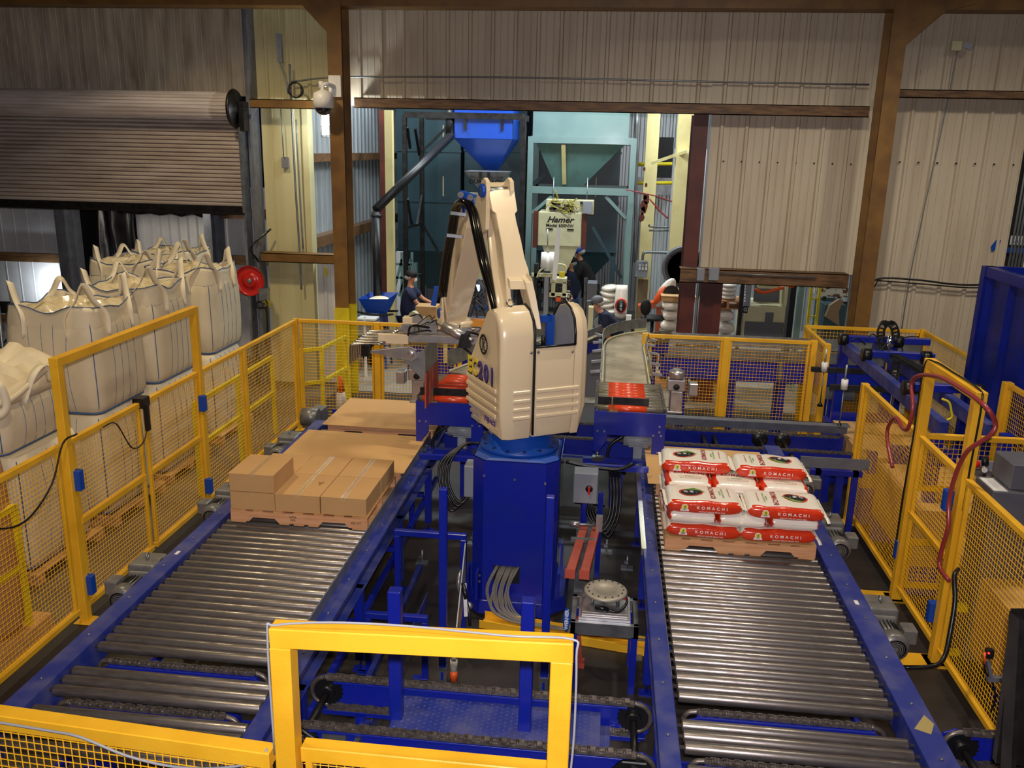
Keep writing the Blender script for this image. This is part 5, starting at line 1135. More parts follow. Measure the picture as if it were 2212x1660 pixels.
tag(mb.build('looped_cables', BLACK), 'thick black cables looping below the control box with the red lever', 'cables'); tag(mb2.build('looped_cables', BLACK), 'thick black cables coiled left of the blue robot column', 'cables')
mb = MB().tube([(-0.3, 7.95, 1.2), (-0.1, 7.95, 1.17), (0.2, 7.95, 1.15), (0.35, 8.0, 1.2)], 0.02, 8).tube([(-0.2, 7.95, 0.78), (0.1, 7.95, 0.76)], 0.012)
tag(mb.build('service_hose', BLACK), 'black hose running from the column to the right infeed frame', 'hose')
o = thing('air_filter', 'small air filter fitting on a pipe low right of the blue column', 'fitting', (-0.1, 7.4, 0.5))
p = at(1230, 1132, Y=7.6); MB().cyl((p.x - 0.08, 7.6, p.z), (p.x + 0.28, 7.6, p.z), 0.012).build('pipe', GALV, o); MB().cyl((p.x, 7.6, p.z), (p.x + 0.1, 7.6, p.z), 0.03).build('filter_bowl', ALU, o); MB().box(p.x + 0.25, p.x + 0.31, 7.57, 7.63, p.z - 0.05, p.z + 0.1).build('valve_block', ALU, o)
# light curtain posts
def lpost(lb, x, y, w, h):
    o = thing('light_curtain_post', lb, 'post', (x, y, 0)); o['group'] = 'blue posts around the robot'
    MB().box(x - w / 2, x + w / 2, y - w / 2, y + w / 2, 0.14, h).build('tube', BLU, o, bevel=0.006, seg=2)
    MB().box(x - w / 2 - 0.006, x + w / 2 + 0.006, y - w / 2 - 0.012, y + w / 2, 0.0, 0.15).build('floor_bracket', GALV, o)
    MB().box(x - 0.01, x + 0.01, y - w / 2 - 0.014, y - w / 2 - 0.0121, 0.05, 0.12).build('slot', BLU, o)
lpost('slim blue post standing left in front of the robot column', -1.13, 5.97, 0.06, 1.66)
lpost('slim blue post standing right in front of the robot column', -0.325, 5.95, 0.06, 1.66)
lpost('thick blue post seen through the left half of the nearest gateway', -1.118, 4.42, 0.075, 1.655)
lpost('thick blue post seen through the right half of the nearest gateway', -0.345, 4.42, 0.075, 1.655)
# blue parking frames left of the column
def frame(lb, x0, x1, y, h, legs=(1, 1), t=0.05):
    o = thing('parking_frame', lb, 'frame', ((x0 + x1) / 2, y, 0))
    MB().box(x0 - t / 2, x1 + t / 2, y - t / 2, y + t / 2, h - t, h).build('top_bar', BLU, o, bevel=0.004)
    for x, k in ((x0, legs[0]), (x1, legs[1])):
        if k: MB().box(x - t / 2, x + t / 2, y - t / 2, y + t / 2, 0, h - t).box(x - 0.1, x + t / 2, y - 0.03, y + 0.03, 0, 0.012).build('leg', BLU, o, bevel=0.004)
    return o
o = frame('tall blue frame between the left conveyor and the robot column', -1.68, -1.1, 6.75, 0.93)
MB().prism([(6.3, 0.3), (6.72, 0.86), (6.78, 0.86), (6.8, 0.55), (6.4, 0.12)], -1.085, -1.075, 'x').build('side_plate', GALV, o)
MB().lathe([(0.001, -0.03), (0.06, -0.03), (0.1, -0.01), (0.1, 0.0)], (-1.09, 6.56, 0.58), 'x', 20).bar((-1.05, 6.5, 0.6), (-1.02, 6.4, 0.35), 0.03, 0.03).build('tool_changer', ALU, o)
MB().tube([(-1.07, 6.52, 0.55), (-1.0, 6.42, 0.4), (-0.98, 6.38, 0.28)], 0.014).tube([(-1.06, 6.5, 0.6), (-1.02, 6.42, 0.5)], 0.02).build('hose_stub', BLACK, o)
frame('low blue frame just behind the nearest gateway lintel', -1.74, -1.28, 6.0, 0.56)
mb = MB().bar((-1.62, 7.4, 0.25), (-1.62, 5.5, 0.25), 0.04, 0.06).bar((-1.45, 6.9, 0.2), (-1.5, 5.0, 0.12), 0.01, 0.12); tag(mb.build('floor_rail', BLUD), 'blue floor rail between the left conveyor and robot column', 'rail')
# tool table, gripper disc and ladder
o = thing('tool_table', 'small galvanised table on blue legs right of the robot column', 'table', (0.1, 6.2, 0))
TZ = 0.60
MB().box(-0.14, 0.385, 6.02, 6.06, TZ - 0.11, TZ).box(-0.14, 0.385, 6.42, 6.46, TZ - 0.11, TZ).box(-0.14, -0.1, 6.02, 6.46, TZ - 0.11, TZ).box(0.345, 0.385, 6.02, 6.46, TZ - 0.11, TZ).build('table_frame', GALV, o, bevel=0.003)
for x in (-0.11, 0.355):
    for y in (6.045, 6.43): MB().box(x - 0.025, x + 0.025, y - 0.025, y + 0.025, 0, TZ - 0.1).build('leg', BLU, o)
MB().box(-0.08, 0.32, 6.06, 6.42, TZ, TZ + 0.03).build('plate', ALU, o)
o = thing('suction_gripper', 'round dusty grey gripper disc resting on the small table', 'gripper', (0.12, 6.25, TZ + 0.03))
MB().box(-0.06, 0.30, 6.08, 6.40, TZ + 0.03, TZ + 0.06).build('base', ALU, o, bevel=0.004)
MB().lathe([(0.001, 0.14), (0.075, 0.14), (0.076, 0.145), (0.16, 0.145), (0.172, 0.135), (0.172, 0.12), (0.001, 0.12)], (0.12, 6.25, TZ + 0.03), 'z', 36).build('disc', mat('dusty_aluminium', (168, 160, 146), 0.5, 0.5), o, bevel=0.003)
mb = MB()
for k in range(16): a = k * PI / 8; mb.cyl((0.12 + 0.14 * math.cos(a), 6.25 + 0.14 * math.sin(a), TZ + 0.17), (0.12 + 0.14 * math.cos(a), 6.25 + 0.14 * math.sin(a), TZ + 0.182), 0.006, 6)
mb.build('disc_bolts', DSTEEL, o)
mb = MB()
for x, y in ((0.02, 6.2), (0.22, 6.2), (0.12, 6.35)): mb.cyl((x, y, TZ + 0.06), (x, y, TZ + 0.15), 0.014)
mb.build('standoffs', GALV, o)
MB().tube([(0.05, 6.1, TZ + 0.09), (0.1, 6.08, TZ + 0.1), (0.14, 6.1, TZ + 0.08)], 0.02).tube([(0.14, 6.1, TZ + 0.08), (0.22, 6.1, TZ + 0.07), (0.29, 6.2, TZ + 0.1), (0.26, 6.3, TZ + 0.13)], 0.011).build('air_line', BLACK, o); MB().box(0.24, 0.28, 6.2, 6.24, TZ + 0.12, TZ + 0.14).build('red_clip', RED, o)
CAPR = mat('dull_red_plastic', (176, 72, 52), 0.5)
o = thing('folding_ladder', 'brick red folding ladder leaning beside the small table', 'ladder', (-0.15, 7, 0))
for xo in (-0.17, -0.055):
    a, b = Vector((xo, 6.42, 0.80)), Vector((xo + 0.08, 7.7, 0.62))
    MB().bar(a, b, 0.075, 0.05).build('side_rail', BRICK, o, bevel=0.004); MB().bar(a - (b - a).normalized() * 0.012, a, 0.082, 0.075).build('end_cap', CAPR, o)
MB().bar((-0.2, 7.3, 0.69), (0.02, 7.3, 0.69), 0.05, 0.03).box(-0.16, 0.02, 7.6, 7.66, 0.0, 0.64).build('tread', GALV, o)
MB().bar((-0.1, 6.30, 0.48), (-0.06, 6.36, 0.04), 0.05, 0.03).build('rear_rail', BRICK, o); MB().box(-0.09, -0.02, 6.32, 6.40, 0.0, 0.05).build('rubber_foot', CAPR, o)
lm = face((-0.175, 6.18, 0.52), (0, 0.05, 1), (-1, -0.3, 0))
MB().prism([(0.10 * math.cos(k * PI / 12), 0.03 * math.sin(k * PI / 12)) for k in range(24)], -0.006, 0, 'z', lm).build('brand_label', BLUM, o, label='blue oval label')
text('brand_writing', 'WERNER', 0.042, lm @ T(0, 0, 0.001), WHITEP, o, 0.001, bold=0.001)
o = thing('spray_can', 'white and orange can on the floor beside the slim left blue post', 'can', (-0.93, 5.95, 0))
p = at(980, 1470, Z=0.0); MB().cyl((p.x, p.y, 0), (p.x, p.y, 0.09), 0.03).build('lower_body', ORANGE, o); MB().cyl((p.x, p.y, 0.09), (p.x, p.y, 0.18), 0.03).cyl((p.x, p.y, 0.18), (p.x, p.y, 0.22), 0.025, r2=0.008).build('upper_body', WHITE, o)
# floor anchors
for i, (x, y) in enumerate(((912, 1216), (1310, 1193), (1354, 1228), (1022, 1175), (1371, 1420), (1290, 1108), (1330, 1108))):
    p = at(x, y, Z=0); o = thing('floor_anchor', ('levelling foot on the floor left of the tall blue frame', 'levelling foot on the floor behind the red ladder', 'levelling foot on the floor beside the right conveyor rail', 'levelling foot on the floor left of the blue column', 'levelling foot beside the right conveyor, near the small table', 'left of two levelling feet on the floor behind the control box', 'right of two levelling feet on the floor behind the control box')[i], 'levelling foot', (p.x, p.y, 0), 'levelling feet around the robot')
    MB().box(p.x - 0.06, p.x + 0.06, p.y - 0.04, p.y + 0.04, 0, 0.012).build('plate', GALV, o); MB().cyl((p.x, p.y, 0), (p.x, p.y, 0.14), 0.011, 10).box(p.x - 0.03, p.x + 0.01, p.y - 0.02, p.y + 0.02, 0.06, 0.075).build('stud', GALV, o)
# ================================================================ infeed conveyors
IZ = 1.50
def infeed(lb, x0, x1, yf, side):
    c = thing('infeed_conveyor', lb, 'infeed conveyor', ((x0 + x1) / 2, yf + 0.5, 0.95))
    w = x1 - x0
    MB().prism([(x0, IZ), (x1, IZ), (x1, IZ - 0.50), (x1 - 0.13, IZ - 0.50), (x1 - 0.13, IZ - 0.26), (x0 + 0.14, IZ - 0.26), (x0 + 0.14, IZ - 0.33), (x0 + 0.06, IZ - 0.45), (x0, IZ - 0.45)], yf, yf + 0.012).build('front_plate', BLU, c, bevel=0.003)
    for x in (x0, x1 - 0.012): MB().box(x, x + 0.012, yf + 0.012, yf + 1.15, IZ - 0.2, IZ).build('side_plate', BLU, c)
    mb = MB()
    for x, z in ((x0 + 0.04, IZ - 0.22), (x0 + 0.11, IZ - 0.22), (x1 - 0.06, IZ - 0.14), (x1 - 0.04, IZ - 0.24), (x1 - 0.12, IZ - 0.24), (x1 - 0.06, IZ - 0.20)): mb.cyl((x, yf - 0.006, z), (x, yf, z), 0.012, 8)
    mb.build('plate_bolts', GALV, c)
    for i in range(9):
        y = yf + 0.08 + i * 0.115
        rl = MB().cyl((x0 + 0.03, y, IZ + 0.01), (x1 - 0.03, y, IZ + 0.01), 0.036, 14).build('roller', STEELR, c)
        a, b = (x0 + 0.14, x1 - 0.20) if side > 0 else (x0 + 0.06 + 0.012 * i, x1 - 0.1)
        if i != 0 or True: MB().cyl((a, y, IZ + 0.01), (b, y, IZ + 0.01), 0.041, 16).build('roller_lagging', RUBR, rl)
    for x in (x0 + 0.012, x1 - 0.012):
        n = chain_run(0, 1.05, 0, 0, 0.02, 0.03)
        MB().add([Vector((x + v[1], yf + 0.05 + v[0], IZ + 0.04 + v[2])) for v in n.v], n.f).build('drive_chain', CHAIN, c)
    MB().box(x0 + 0.03, x1 - 0.18, yf + 0.085, yf + 0.10, IZ + 0.02, IZ + 0.13).build('stop_bar', DSTEEL, c)
    MB().box(x0 + 0.15, x0 + 0.24, yf - 0.03, yf + 0.08, IZ + 0.0, IZ + 0.012).box(x0 + 0.17, x0 + 0.185, yf + 0.0, yf + 0.08, IZ + 0.01, IZ + 0.14).build('stop_bracket', mat('zinc_plate_' + str(side), (150, 130, 100), 0.4, 0.6), c)
    # legs
    for x, z in ((x0 + 0.05, IZ - 0.45), (x1 - 0.06, IZ - 0.50)):
        MB().cyl((x, yf + 0.02, 0.99), (x, yf + 0.02, z), 0.014).box(x - 0.05, x + 0.07, yf - 0.03, yf + 0.05, 0.95, 0.995).build('levelling_leg', BRIGHT, c)
    # motor below
    xm = x0 + 0.38
    MB().cyl((xm - 0.06, yf + 0.2, IZ - 0.36), (xm + 0.24, yf + 0.2, IZ - 0.36), 0.075, 20).box(xm + 0.05, xm + 0.14, yf + 0.14, yf + 0.26, IZ - 0.62, IZ - 0.42).build('drive_motor', MOTORL, c)
    mb = MB()
    for k in range(14): a = k * 2 * PI / 14; mb.bar((xm, yf + 0.2 + 0.078 * math.cos(a), IZ - 0.36 + 0.078 * math.sin(a)), (xm + 0.2, yf + 0.2 + 0.078 * math.cos(a), IZ - 0.36 + 0.078 * math.sin(a)), 0.006, 0.012)
    mb.build('motor_fins', MOTORL, c)
    MB().tube([(xm - 0.05, yf + 0.15, IZ - 0.3), (xm - 0.2, yf + 0.12, IZ - 0.42), (xm - 0.2, yf + 0.1, IZ - 0.6), (xm - 0.02, yf + 0.1, IZ - 0.72)], 0.018, 8).build('motor_cable', BLACK, c)
    MB().box(x0 - 0.1, x1 + 0.1, yf + 0.05, yf + 0.13, 0.88, 0.95).box(x0 + 0.2, x1 - 0.1, yf + 0.6, yf + 0.66, 0.7, 0.95).box(x0 - 0.1, x0 - 0.04, yf + 0.05, yf + 0.12, 0, 0.9).box(x1 + 0.02, x1 + 0.08, yf + 0.05, yf + 0.12, 0, 0.9).build('support_frame', BLU, c, split=True)
    return c
ci = infeed('left bag infeed conveyor with orange covered rollers and blue front plate', -1.95, -1.22, 8.72, -1)
cj = infeed('right bag infeed conveyor with orange covered rollers and blue front plate', -0.05, 0.69, 8.72, 1)
def geared(o, x, y, z, s):
    MB().lathe([(0.02, 0), (0.07, 0), (0.09, 0.03), (0.09, 0.08), (0.05, 0.11)], (x, y, z + 0.08), 'z', 20).box(x - 0.10, x + 0.10, y - 0.07, y + 0.07, z - 0.05, z + 0.08).box(x - 0.06, x + 0.08, y - 0.06, y + 0.06, z - 0.30, z - 0.05).box(x - 0.09, x + 0.09, y - 0.065, y + 0.065, z - 0.31, z - 0.28).build('worm_gearbox', ALU, o, bevel=0.012, seg=2)
    MB().lathe([(0.001, -0.004), (0.033, -0.004), (0.036, 0.0)], (x, y - 0.072, z), 'y', 16).build('output_bore', BLACKM, o)
    MB().box(x + s * 0.14, x + s * 0.24, y - 0.05, y + 0.08, z - 0.1, z + 0.04).build('terminal_box', ALU, o, bevel=0.008)
geared(ci, -2.03, 9.2, 1.66, -1); geared(cj, 0.83, 9.45, 1.62, 1)
# right curved belt
def belt_path(pts, w, lb, rail_l, rail_r, name='curved_belt'):
    c = thing(name, lb, 'belt conveyor', (pts[0][0], pts[0][1], 1.0)); P = [Vector((p[0], p[1], IZ + 0.03)) for p in pts]
    tmp = MB(); fine = []
    Q = [P[0] * 2 - P[1]] + P + [P[-1] * 2 - P[-2]]
    for i in range(1, len(Q) - 2):
        for k in range(6):
            t = k / 6; a, b, c_, d_ = Q[i - 1], Q[i], Q[i + 1], Q[i + 2]
            fine.append(0.5 * ((2 * b) + (c_ - a) * t + (2 * a - 5 * b + 4 * c_ - d_) * t * t + (3 * b - a - 3 * c_ + d_) * t ** 3))
    fine.append(P[-1]); L, Rr = [], []
    for i, p in enumerate(fine):
        d = (fine[min(i + 1, len(fine) - 1)] - fine[max(i - 1, 0)]).normalized(); n = Vector((-d.y, d.x, 0)); L.append(p + n * w / 2); Rr.append(p - n * w / 2)
    dn = Vector((0, 0, -0.05)); rings = [[l, r, r + dn, l + dn] for l, r in zip(L, Rr)]
    MB().loft(rings, True, False).build('belt', BELTB, c)
    mb = MB()
    for i in range(len(L) - 1):
        for k in range(4):
            t = k / 4; a = L[i].lerp(L[i + 1], t); b = Rr[i].lerp(Rr[i + 1], t); mb.bar(a.lerp(b, 0.04) + Vector((0, 0, 0.003)), a.lerp(b, 0.96) + Vector((0, 0, 0.003)), 0.008, 0.006)
    mb.build('belt_links', BELT, c)
    for S_, hgt, nm in ((L, rail_l, 'left_guide'), (Rr, rail_r, 'right_guide')):
        off = Vector((0, 0, 0.06)); ce = [p for p in fine]
        rings = []
        for s_, m_ in zip(S_, fine):
            o_ = (s_ - m_).normalized() * 0.03; q = s_ + o_; rings.append([q + off, q + o_ * 0.2 + off, q + o_ * 0.2 + off + Vector((0, 0, hgt)), q + off + Vector((0, 0, hgt))])
        MB().loft(rings, True, False).build(nm, GALV, c)
        MB().tube([s_ + (s_ - m_).normalized() * 0.012 + Vector((0, 0, 0.012)) for s_, m_ in zip(S_, fine)], 0.014, 6, False).build('wear_strip', CREAMD, c)
    for i in range(0, len(fine), 7):
        MB().box(fine[i].x - 0.03, fine[i].x + 0.03, fine[i].y - 0.03, fine[i].y + 0.03, 0, IZ - 0.06).build('leg', BLU, c)
    mb = MB()
    for i in range(2, len(L) - 2, 5):
        for S_ in (L, Rr): d = (S_[i] - fine[i]).normalized(); mb.bar(S_[i] + d * 0.03 + Vector((0, 0, 0.08)), S_[i] + d * 0.16 + Vector((0, 0, 0.06)), 0.03, 0.03)
    mb.build('guide_bracket', ALU, c, split=True)
    rings2 = [[l + Vector((0, 0, -0.06)), r + Vector((0, 0, -0.06)), r + Vector((0, 0, -0.2)), l + Vector((0, 0, -0.2))] for l, r in zip(L, Rr)]
    MB().loft(rings2, True, False).build('belt_frame', BLU, c)
    return c
belt_path([(0.29, 9.8), (0.29, 10.4), (0.29, 11.1), (0.29, 11.7), (0.36, 12.1), (0.56, 12.42), (0.8, 12.6)], 0.52, 'beige curved belt feeding the right infeed from behind the fence', 0.14, 0.08)
belt_path([(-1.55, 9.8), (-1.30, 10.4), (-0.98, 11.1), (-0.60, 11.8), (-0.3, 12.5)], 0.52, 'beige link belt angling back from the left infeed behind the robot', 0.2, 0.1)
# long line conveyor behind the back fence
IZ = 1.31
c = thing('line_conveyor', 'blue bag conveyor running to the right behind the back fence', 'belt conveyor', (3, 12.7, 0))
MB().box(0.85, 4.6, 12.45, 12.80, IZ - 0.02, IZ + 0.0).build('belt', BELT, c); MB().box(0.85, 4.6, 12.40, 12.43, IZ - 0.36, IZ - 0.04).box(0.85, 4.6, 12.83, 12.86, IZ - 0.36, IZ - 0.04).build('side_frame', BLU, c)
MB().box(0.9, 4.6, 12.85, 12.87, IZ + 0.05, IZ + 0.22).build('rear_guide', GALV, c); MB().box(0.9, 4.6, 12.38, 12.40, IZ - 0.04, IZ + 0.12).build('front_guide', GALV, c)
for x in (1.2, 1.9, 2.6, 3.3, 4.2):
    for y in (12.43, 12.83): MB().box(x - 0.04, x + 0.04, y - 0.03, y + 0.03, 0, IZ - 0.36).build('leg', BLU, c)
MB().box(2.5, 2.56, 12.33, 12.38, IZ - 0.3, IZ + 0.1).box(3.2, 3.6, 12.36, 12.42, IZ - 0.55, IZ - 0.38).build('sensor_bracket', GALV, c)
c = thing('line_conveyor', 'blue bag conveyor seen through the back fence left of the robot', 'belt conveyor', (-2.4, 13, 0))
MB().box(-3.0, -1.1, 12.9, 13.4, IZ - 0.02, IZ).build('belt', BELT, c); MB().box(-3.0, -1.1, 12.86, 12.89, IZ - 0.62, IZ - 0.16).build('side_frame', BLU, c); MB().box(-3.0, -1.1, 12.84, 12.86, IZ - 0.16, IZ + 0.05).box(-2.6, -1.1, 13.4, 13.42, IZ, IZ + 0.15).build('guide', GALV, c)
for x in (-2.8, -2.0, -1.3): MB().box(x - 0.04, x + 0.04, 12.9, 12.97, 0, IZ - 0.2).build('leg', BLU, c)
for x in (-2.4, -1.6): MB().box(x - 0.03, x + 0.03, 12.82, 12.84, IZ - 0.4, IZ - 0.0).build('bracket', CREAMD, c)
# ================================================================ bulk bags behind the left fence
def rsq(hw, r, n=9, bulge=0.0):
    """rounded square outline"""
    out = []
    for q in range(4):
        a0 = q * PI / 2
        cx = (hw - r) * (1 if q in (0, 3) else -1); cy = (hw - r) * (1 if q in (0, 1) else -1)
        for k in range(n): a = a0 + PI / 2 * k / (n - 1); out.append((cx + r * math.cos(a), cy + r * math.sin(a)))
    return out
def bulk_bag(lb, x, y, z0_, h, w=1.02, full=True, seed=1, loops=True, rz=0.0, group='bulk bags in two layers behind the left fence', vis=True):
    rg = random.Random(seed); b = thing('bulk_bag', lb, 'bulk bag', (x, y, z0_), group)
    M = T(x, y, z0_) @ RZ(rz)
    prof_ = [(0.0, 0.90), (0.03, 0.95), (0.10, 1.0), (0.3, 1.03), (0.55, 1.035), (0.75, 1.02), (0.86, 0.99), (0.93, 0.95), (1.0, 0.90)]
    rings = []
    for t, k in prof_:
        rg_ = []
        base = rsq(w / 2 * k, 0.10 + 0.10 * math.sin(PI * min(1, t)), 9)
        N = len(base)
        for i, (px_, py_) in enumerate(base):
            ang = math.atan2(py_, px_); bul = 1 + 0.02 * math.sin(ang * 4) * math.sin(PI * t)
            wr = 0.006 * math.sin(ang * 13 + t * 9 + seed) + 0.004 * math.sin(t * 34 + ang * 3)
            rg_.append(M @ Vector((px_ * (bul + wr), py_ * (bul + wr), h * t)))
        rings.append(rg_)
    mb = MB().loft(rings, True); mb.build('bag_body', BAGW, b)
    N = len(rings[0])
    def ringpt(i, z, k=1.0):
        t = z; j = 0
        while j < len(prof_) - 2 and prof_[j + 1][0] < t: j += 1
        u = (t - prof_[j][0]) / (prof_[j + 1][0] - prof_[j][0]); p = rings[j][i % N].lerp(rings[j + 1][i % N], u); c = M @ Vector((0, 0, 0)); q = p - Vector((c.x, c.y, p.z)); return Vector((c.x, c.y, p.z)) + q * k
    mb = MB()
    for q in range(4):
        for i in ((4 + q * 9), ): mb.tube([ringpt(i, t, 1.004) for t in (0.01, 0.1, 0.3, 0.5, 0.7, 0.85, 0.97)], 0.005, 4, False)
        for f_ in (0.22, 0.42, 0.60, 0.80):
            def pp(t): 
                a = ringpt(8 + q * 9, t, 1.004); b_ = ringpt(9 + q * 9, t, 1.004); return a.lerp(b_, f_)
            mb.tube([pp(t) for t in (0.02, 0.1, 0.3, 0.5, 0.7, 0.85, 0.97)], 0.0028, 4, False)
    mb.tube([ringpt(i, 0.012, 1.01) for i in list(range(N)) + [0]], 0.012, 5, False)
    mb.build('piping', BAGT, b)
    # gathered top
    if full:
        rr = []; NN = 36
        for j, (k, zz) in enumerate(((0.92, 0.985), (0.80, 1.04), (0.62, 1.07), (0.42, 1.05), (0.2, 1.09), (0.02, 1.10))):
            row = []
            for i in range(NN):
                a = 2 * PI * i / NN; s = w / 2 * k / max(abs(math.cos(a)), abs(math.sin(a))) * (0.9 if k > 0.5 else 0.85)
                wz = 0.035 * math.sin(a * 5 + seed + j) + 0.03 * math.sin(a * 9 + 2 * seed) + rg.uniform(-0.02, 0.02)
                row.append(M @ Vector((s * math.cos(a), s * math.sin(a), h * zz + (wz if j else wz * 0.3))))
            rr.append(row)
        MB().loft(rr, True).build('plastic_liner', LINER, b)
        # raised skirt around the mouth
        rr = []
        for k, zz in ((1.0, 0.90), (0.985, 0.98), (0.96, 1.05), (0.95, 1.10), (0.93, 1.08), (0.90, 1.0)):
            row = []
            for i in range(NN):
                a = 2 * PI * i / NN; s = w / 2 * k * min(1 / max(abs(math.cos(a)), abs(math.sin(a))), 1.32)
                corner = abs(math.sin(2 * a)) ** 3
                row.append(M @ Vector((s * 0.97 * math.cos(a), s * 0.97 * math.sin(a), h * zz + (zz > 0.95) * (0.07 * corner - 0.05 + 0.02 * math.sin(a * 7 + seed)))))
            rr.append(row)
        MB().loft(rr, False).build('bag_skirt', BAGW, b)
        MB().tube([rr[3][i % NN] for i in range(NN + 1)], 0.006, 4, False).build('skirt_seam', BAGT, b)
    if loops:
        for q in range(4):
            a = PI / 4 + q * PI / 2; r = w / 2 * 1.22; lean = rg.uniform(-0.12, 0.12); hh = rg.uniform(0.22, 0.34)
            c = Vector((r * math.cos(a), r * math.sin(a), h * 0.98)); tx = Vector((-math.sin(a), math.cos(a), 0)) * 0.2
            c = c * 0.98; c.z = h * 0.98
            cn = Vector((-math.cos(a), -math.sin(a), 0)) * lean
            # both ends run down onto neighbouring faces
            e1 = Vector((math.copysign(w / 2 * 1.0, math.cos(a)), math.copysign(w / 2 * 0.45, math.sin(a)), h * 0.8)); e2 = Vector((math.copysign(w / 2 * 0.45, math.cos(a)), math.copysign(w / 2 * 1.0, math.sin(a)), h * 0.8))
            top = Vector((math.cos(a), math.sin(a), 0)) * (w / 2 * 1.0) + Vector((0, 0, h + hh)) + cn
            P = [e1, e1 * 0.99 + Vector((0, 0, h * 0.15)), e1.lerp(top, 0.55) + Vector((0, 0, 0.08)), top + (e1 - e2) * 0.06, top - (e1 - e2) * 0.06, e2.lerp(top, 0.55) + Vector((0, 0, 0.08)), e2 * 0.99 + Vector((0, 0, h * 0.15)), e2]
            for v in (P[1], P[6]): v.z = h * 1.0
            MB().tube([M @ v for v in P], 0, flat=(0.075, 0.006)).build('lifting_loop', STRAP, b)
    return b
def low_pallet(x, y, lb):
    o = thing('pallet', lb, 'pallet', (x, y, 0), 'pallets under the bulk bags')
    for dy in (-0.5, 0, 0.5): MB().box(x - 0.6, x + 0.6, y + dy - 0.04, y + dy + 0.04, 0.02, 0.10).build('stringer', WOOD2, o)
    for k in range(7): MB().box(x - 0.6 + k * 0.185, x - 0.6 + k * 0.185 + 0.09, y - 0.56, y + 0.56, 0.10, 0.12).build('deck_board', WOOD, o)
    MB().box(x - 0.6, x + 0.6, y - 0.54, y - 0.44, 0, 0.02).box(x - 0.6, x + 0.6, y + 0.44, y + 0.54, 0, 0.02).build('bottom_board', WOOD, o)
spots = [(-5.80, 7.48, 'nearest'), (-5.80, 8.82, 'second nearest'), (-5.82, 10.1, 'third nearest'), (-5.86, 11.65, 'farthest')]
for i, (x, y, nm) in enumerate(spots):
    low_pallet(x, y, nm + ' wooden pallet under the row of bulk bags beside the left fence')
    bulk_bag(nm + ' bulk bag of the bottom layer, seen through the left fence mesh', x, y, 0.12, 1.13, 1.06, False, i + 11, False)
bulk_bag('large full bulk bag on the top layer, nearest of the three tall ones', -5.80, 8.84, 1.26, 1.05, 1.04, True, 3)
bulk_bag('full bulk bag on the top layer, middle of the three tall ones', -5.80, 10.12, 1.26, 1.07, 1.02, True, 5)
bulk_bag('full bulk bag on the top layer, farthest toward the roller door jamb', -5.84, 11.7, 1.26, 1.07, 1.02, True, 8)
for i, (x, y) in enumerate(((-7.0, 12.3), (-7.0, 13.42))):
    nm = ('nearer', 'farther')[i]
    low_pallet(x, y, nm + ' pallet of the second row of bulk bags at the back')
    bulk_bag(nm + ' bottom bulk bag of the hidden second row', x, y, 0.12, 1.13, 1.04, False, i + 21, False)
    bulk_bag(nm + ' top bulk bag of the second row, only its loops showing', x, y, 1.26, 1.06, 1.02, True, i + 31)
# half empty bag with crumpled top
o = bulk_bag('half empty slumped bulk bag with crumpled top at the far left', -5.95, 7.5, 1.26, 0.52, 1.06, False, 41, False, group='bulk bags in two layers behind the left fence')
rg = random.Random(6); rr = []; NN = 40
for j, (k, zz) in enumerate(((1.0, 0.46), (1.0, 0.52), (0.96, 0.58), (0.86, 0.62), (0.66, 0.56), (0.42, 0.58), (0.2, 0.66), (0.02, 0.64))):
    row = []
    for i in range(NN):
        a = 2 * PI * i / NN; s = 0.53 * k * min(1 / max(abs(math.cos(a)), abs(math.sin(a))), 1.3)
        back = 0.24 * max(0, math.sin(a)) ** 2 * (j > 1) * (0.3 + 0.7 * k)
        wz = (0.02 + 0.03 * (j > 2)) * (math.sin(a * 7 + j * 1.7) + math.sin(a * 11 - j)) 
        row.append(Vector((-5.95 + s * math.cos(a), 7.5 + s * math.sin(a), 1.26 + zz + back + wz * (j > 1))))
    rr.append(row)
MB().loft(rr, True).build('slumped_top', BAGW, o)
MB().tube([(-5.5, 7.02, 1.78), (-5.45, 6.98, 1.92), (-5.38, 7.0, 1.95), (-5.36, 7.02, 1.75), (-5.42, 6.96, 1.66), (-5.52, 6.96, 1.72)], 0, flat=(0.07, 0.006)).build('lifting_loop', STRAP, o); MB().tube([(-5.40, 7.3, 1.7), (-5.34, 7.4, 1.95), (-5.35, 7.6, 2.0), (-5.38, 7.7, 1.8)], 0, flat=(0.07, 0.006)).build('lifting_loop', STRAP, o)
MB().tube([(-6.5, 6.97, 1.80), (-6.2, 6.95, 1.77), (-5.9, 6.95, 1.78), (-5.6, 6.96, 1.78), (-5.4, 7.1, 1.78), (-5.38, 7.5, 1.9), (-5.4, 7.9, 2.0)], 0.03, 8).build('rolled_rim', BAGW, o)
rr = []
for j in range(5):
    rr.append([Vector((-6.4 + 0.8 * i / 14, 6.945 - 0.02 * math.sin(i * 2 + j), 1.76 - j * 0.04 - (0.02 * math.sin(i * 1.3) if j == 4 else 0))) for i in range(15)])
mb = MB(); mb.loft(rr, False, True, False); mb.build('liner_flap', LINER, o)
text('lot_writing', 'Lot No.02', 0.075, face((-5.37, 7.66, 1.95), (0.3, 1, 0.25), (-0.5, 0, 1)), INK, o, 0.001)
b = thing('kraft_bag', 'crumpled brown paper bag wrapped in plastic at the far left edge', 'bag', (-4.95, 5.95, 0))
rr = []
